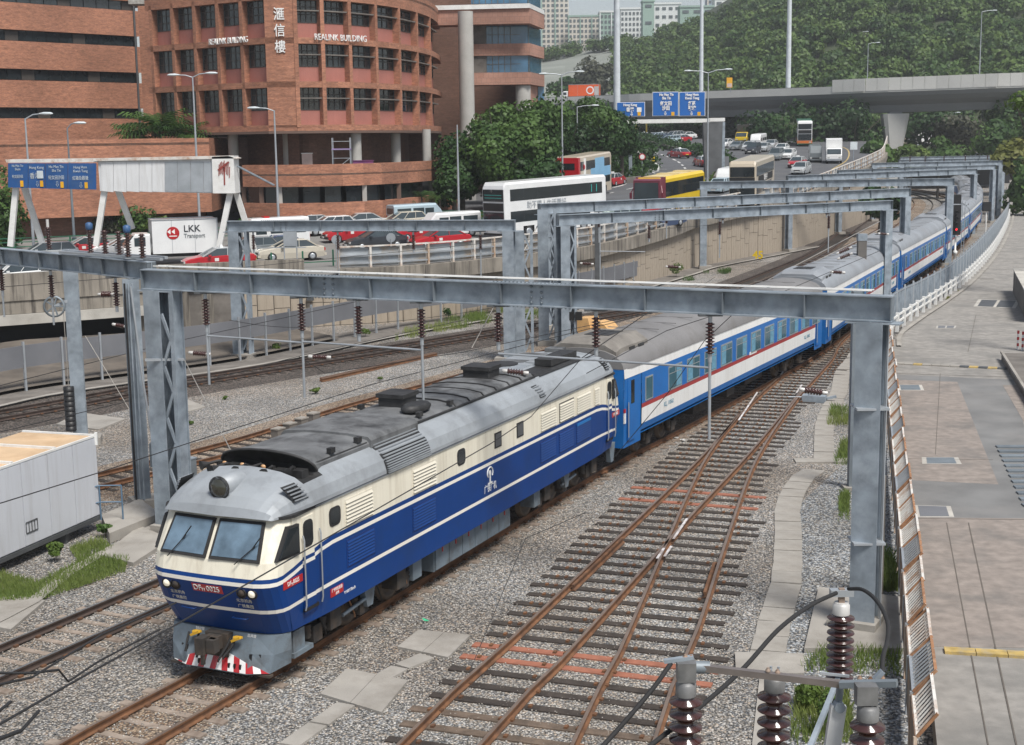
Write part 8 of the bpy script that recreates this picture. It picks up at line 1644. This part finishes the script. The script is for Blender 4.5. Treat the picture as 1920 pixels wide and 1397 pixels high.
MB().bar(pB + V(.1, 0, .25), iq(1590, 1284, 11.2), .06, .055).build('contact_arm', mt('arm_metal', (.27, .235, .22), .45, .6, .15, 4), IS); MB().bar(iq(1575, 1283, 11.2), iq(1682, 1281, 11), .07, .05).build('contact_arm', 'galv_dark', IS)
MB().cbox(0, 0, 0, .17, .12, .16).build('terminal_block', 'iso_steel', IS, pD + V(-.02, 0, .22)); MB().bar(iq(1537, 1262, 11.3), iq(1592, 1268, 11.3), .02, .02).build('rod', 'galv_light', IS)
for px_, py_ in ((1440, 1253), (1458, 1256), (1612, 1268), (1632, 1270), (1285, 1228), (1296, 1230), (1655, 1268)): MB().lathe(iq(px_, py_, 11.4) - V(0, 0, .03), (0, 0, 1), [(.022, 0), (.022, .02), (.012, .02), (.012, .035)], 8).build('bolt', 'steel_rusty', IS)
MB().bar(iq(1245, 1240, 11.4), iq(1300, 1232, 11.4), .05, .03).build('lug', 'galv', IS); MB().bar(iq(1640, 1275, 11.2), iq(1655, 1258, 11.2), .05, .04).build('lug', 'galv', IS)
MB().bar(iq(1572, 1322, 11.3), iq(1548, 1480, 11.3), .13, .06, up=(0, 1, 0)).build('strut', 'gantry_white', IS); MB().lathe(iq(1572, 1322, 11.3) + V(0, .03, 0), (0, -1, 0), [(.045, 0), (.045, .1)], 12).build('pivot', 'galv', IS)
MB().bar(iq(1572, 1318, 11.3), iq(1576, 1283, 11.3), .05, .05).build('link', 'galv_dark', IS); MB().bar(pB - V(0, 0, 1.55), pD - V(0, 0, 1.5), .2, .12).build('cross_beam', 'galv', IS)
pm_ = (pB + pD) / 2; MB().box(-.14, .14, -.14, .14, GZ - oi.z, pm_.z - 1.5).build('mast', 'galv', IS, V(pm_.x, pm_.y, 0)); MB().bar(pA - V(0, 0, .68), pm_ + V(0, .3, -1.5), .05, .05).build('bracket_arm', 'galv', IS)
def icable(nm, pts, r=.018): L = smooth_line([iq(*p) for p in pts], .06); MB().tube(L, r, 8).build(nm, 'rubber', IS)
icable('cable', ((1568, 1112, 14.2), (1520, 1135, 13.8), (1460, 1180, 13.2), (1392, 1255, 12.6), (1313, 1325, 12), (1215, 1402, 11.5), (1150, 1460, 11)), .022); icable('cable', ((1591, 1104, 14.2), (1618, 1106, 13.6), (1645, 1128, 12.8), (1664, 1166, 12.2), (1664, 1200, 11.8), (1656, 1230, 11.4), (1654, 1262, 11.2)), .02); icable('cable', ((1258, 1244, 11.4), (1225, 1290, 11.2), (1170, 1355, 11), (1120, 1410, 10.8)), .02)
# ---------------------------------------------------------------- weeds and grass
def grass(label, qs, n, h, m, z=GZ, name='grass'):
    P0 = [at(*q, z) for q in qs]; xs = [p.x for p in P0]; ys_ = [p.y for p in P0]; pts = []
    def inside(x, y):
        c = False; j = len(P0) - 1
        for i in range(len(P0)):
            if (P0[i].y > y) != (P0[j].y > y) and x < (P0[j].x - P0[i].x) * (y - P0[i].y) / (P0[j].y - P0[i].y) + P0[i].x: c = not c
            j = i
        return c
    t = 0; clump = [(random.uniform(min(xs), max(xs)), random.uniform(min(ys_), max(ys_))) for _ in range(max(6, n // 60))]
    b = MB(); c_ = 0
    while c_ < n and t < n * 20:
        t += 1; cx_, cy_ = random.choice(clump); x, y = random.gauss(cx_, .35), random.gauss(cy_, .35)
        if not inside(x, y): continue
        c_ += 1; hh = h * random.uniform(.4, 1.2); a = random.uniform(0, 2 * PI); l = random.uniform(.1, .5) * hh; w = .012 + .012 * hh
        dx, dy = math.cos(a), math.sin(a); b.add([(x - dy * w, y + dx * w, z), (x + dy * w, y - dx * w, z), (x + dx * l * .4, y + dy * l * .4, z + hh * .6), (x + dx * l, y + dy * l, z + hh)], [(0, 1, 2), (0, 2, 3)])
    return tag(b.build(name, m), label, kind='stuff')
grass('tall green grass beside the white cabin', ((-10, 1130), (80, 1125), (235, 1072), (245, 1045), (165, 1045), (75, 1092), (40, 1085), (0, 1075)), 5600, .18, 'leaf_grass', -.15); grass('low grass below the cabin corner', ((130, 1030), (190, 1010), (215, 1030), (150, 1060)), 900, .2, 'leaf_grass', -.15)
grass('yellowish grass right of the walkway slabs', ((1550, 800), (1602, 800), (1602, 770), (1560, 765)), 900, .3, 'leaf_grass'); grass('yellow grass tuft by the portal column', ((1565, 870), (1600, 875), (1600, 820), (1580, 825)), 800, .28, 'leaf_grass'); grass('dry grass beside the column', ((1570, 980), (1592, 980), (1592, 925), (1575, 930)), 700, .25, 'leaf_grass')
grass('green grass between the column and the leaning fence', ((1640, 1110), (1684, 1110), (1676, 1035), (1644, 1045)), 1500, .36, 'leaf_grass'); grass('weeds on the concrete pad edge', ((1500, 1260), (1690, 1270), (1690, 1225), (1540, 1215)), 900, .25, 'leaf_grass'); grass('grass under the isolator', ((1480, 1397), (1600, 1397), (1590, 1290), (1490, 1310)), 1500, .3, 'leaf_grass')
grass('grass verge along the foot of the panelled wall', ((740, 640), (950, 600), (950, 583), (860, 596), (760, 618)), 1800, .45, 'leaf_grass'); grass('weeds at the foot of the wall further right', ((960, 605), (1060, 588), (1060, 578), (960, 592)), 700, .4, 'leaf_grass'); grass('weeds at the wall foot near the number board', ((1280, 530), (1370, 512), (1370, 505), (1280, 518)), 500, .4, 'leaf_mid'); grass('thin weeds beside the white railing foot', ((1700, 625), (1800, 545), (1806, 541), (1706, 606)), 500, .2, 'leaf_yellow', PZ)
def plant(label, px, py, r, h, n, m, z=GZ, leaf=.07, cat='plant'):
    p = at(px, py, z); o = T('weed', label, cat, tuple(p), group='weeds in the yard'); leaf_mesh('leaves', crown_points((0, 0, h * .55), (r, r, h * .5), 7, n, .6, .45), leaf, m, .6, o); MB().tube([(0, 0, 0), (.01, 0, h * .6)], .012, 5).build('stem', 'bark', o)
for a in (('bright leafy weed between the cabin and the grass', 107, 1052, .38, .75, 110, 'leaf_light'), ('dark weed at the corner of the cabin', 198, 1008, .35, .5, 80, 'leaf_mid'), ('broad leafed bush under the isolator', 1520, 1330, .5, .8, 240, 'leaf_light'), ('tall leafy stems beside the isolator strut', 1548, 1385, .3, 1.2, 120, 'leaf_light'), ('small green weed in the ballast beyond the locomotive', 592, 738, .35, .35, 40, 'leaf_light'), ('tiny weed right of the leaning wire', 358, 797, .2, .2, 30, 'leaf_light'), ('tiny weed in the middle of the far ballast', 423, 750, .2, .2, 25, 'leaf_light'), ('small weed by the stacked rails left end', 712, 715, .25, .25, 30, 'leaf_light'),
          ('weed at the foot of the lattice post', 520, 660, .45, .6, 60, 'leaf_light'), ('weed before the wall under the second drop tube', 685, 632, .45, .6, 60, 'leaf_light'), ('tall weed at the wall foot beside the panel fence', 838, 603, .4, 1.1, 60, 'leaf_mid'), ('round bright green bush at the wall foot', 1268, 520, 1.0, 1.2, 160, 'leaf_light')):
    plant(*a, leaf=.09 if a[3] > .3 else .06)
# ---------------------------------------------------------------- haze
hm = bpy.data.materials.new('haze_air'); hm.use_nodes = True; N, L = nodes(hm); N.remove(N['Principled BSDF'])
pv = N.new('ShaderNodeVolumePrincipled'); pv.inputs['Density'].default_value = .00032; pv.inputs['Color'].default_value = (.93, .96, 1, 1); pv.inputs['Anisotropy'].default_value = .2
L.new(pv.outputs[0], N['Material Output'].inputs['Volume']); MT['haze_air'] = hm
tag(haze_box.build('haze', 'haze_air'), kind='stuff')
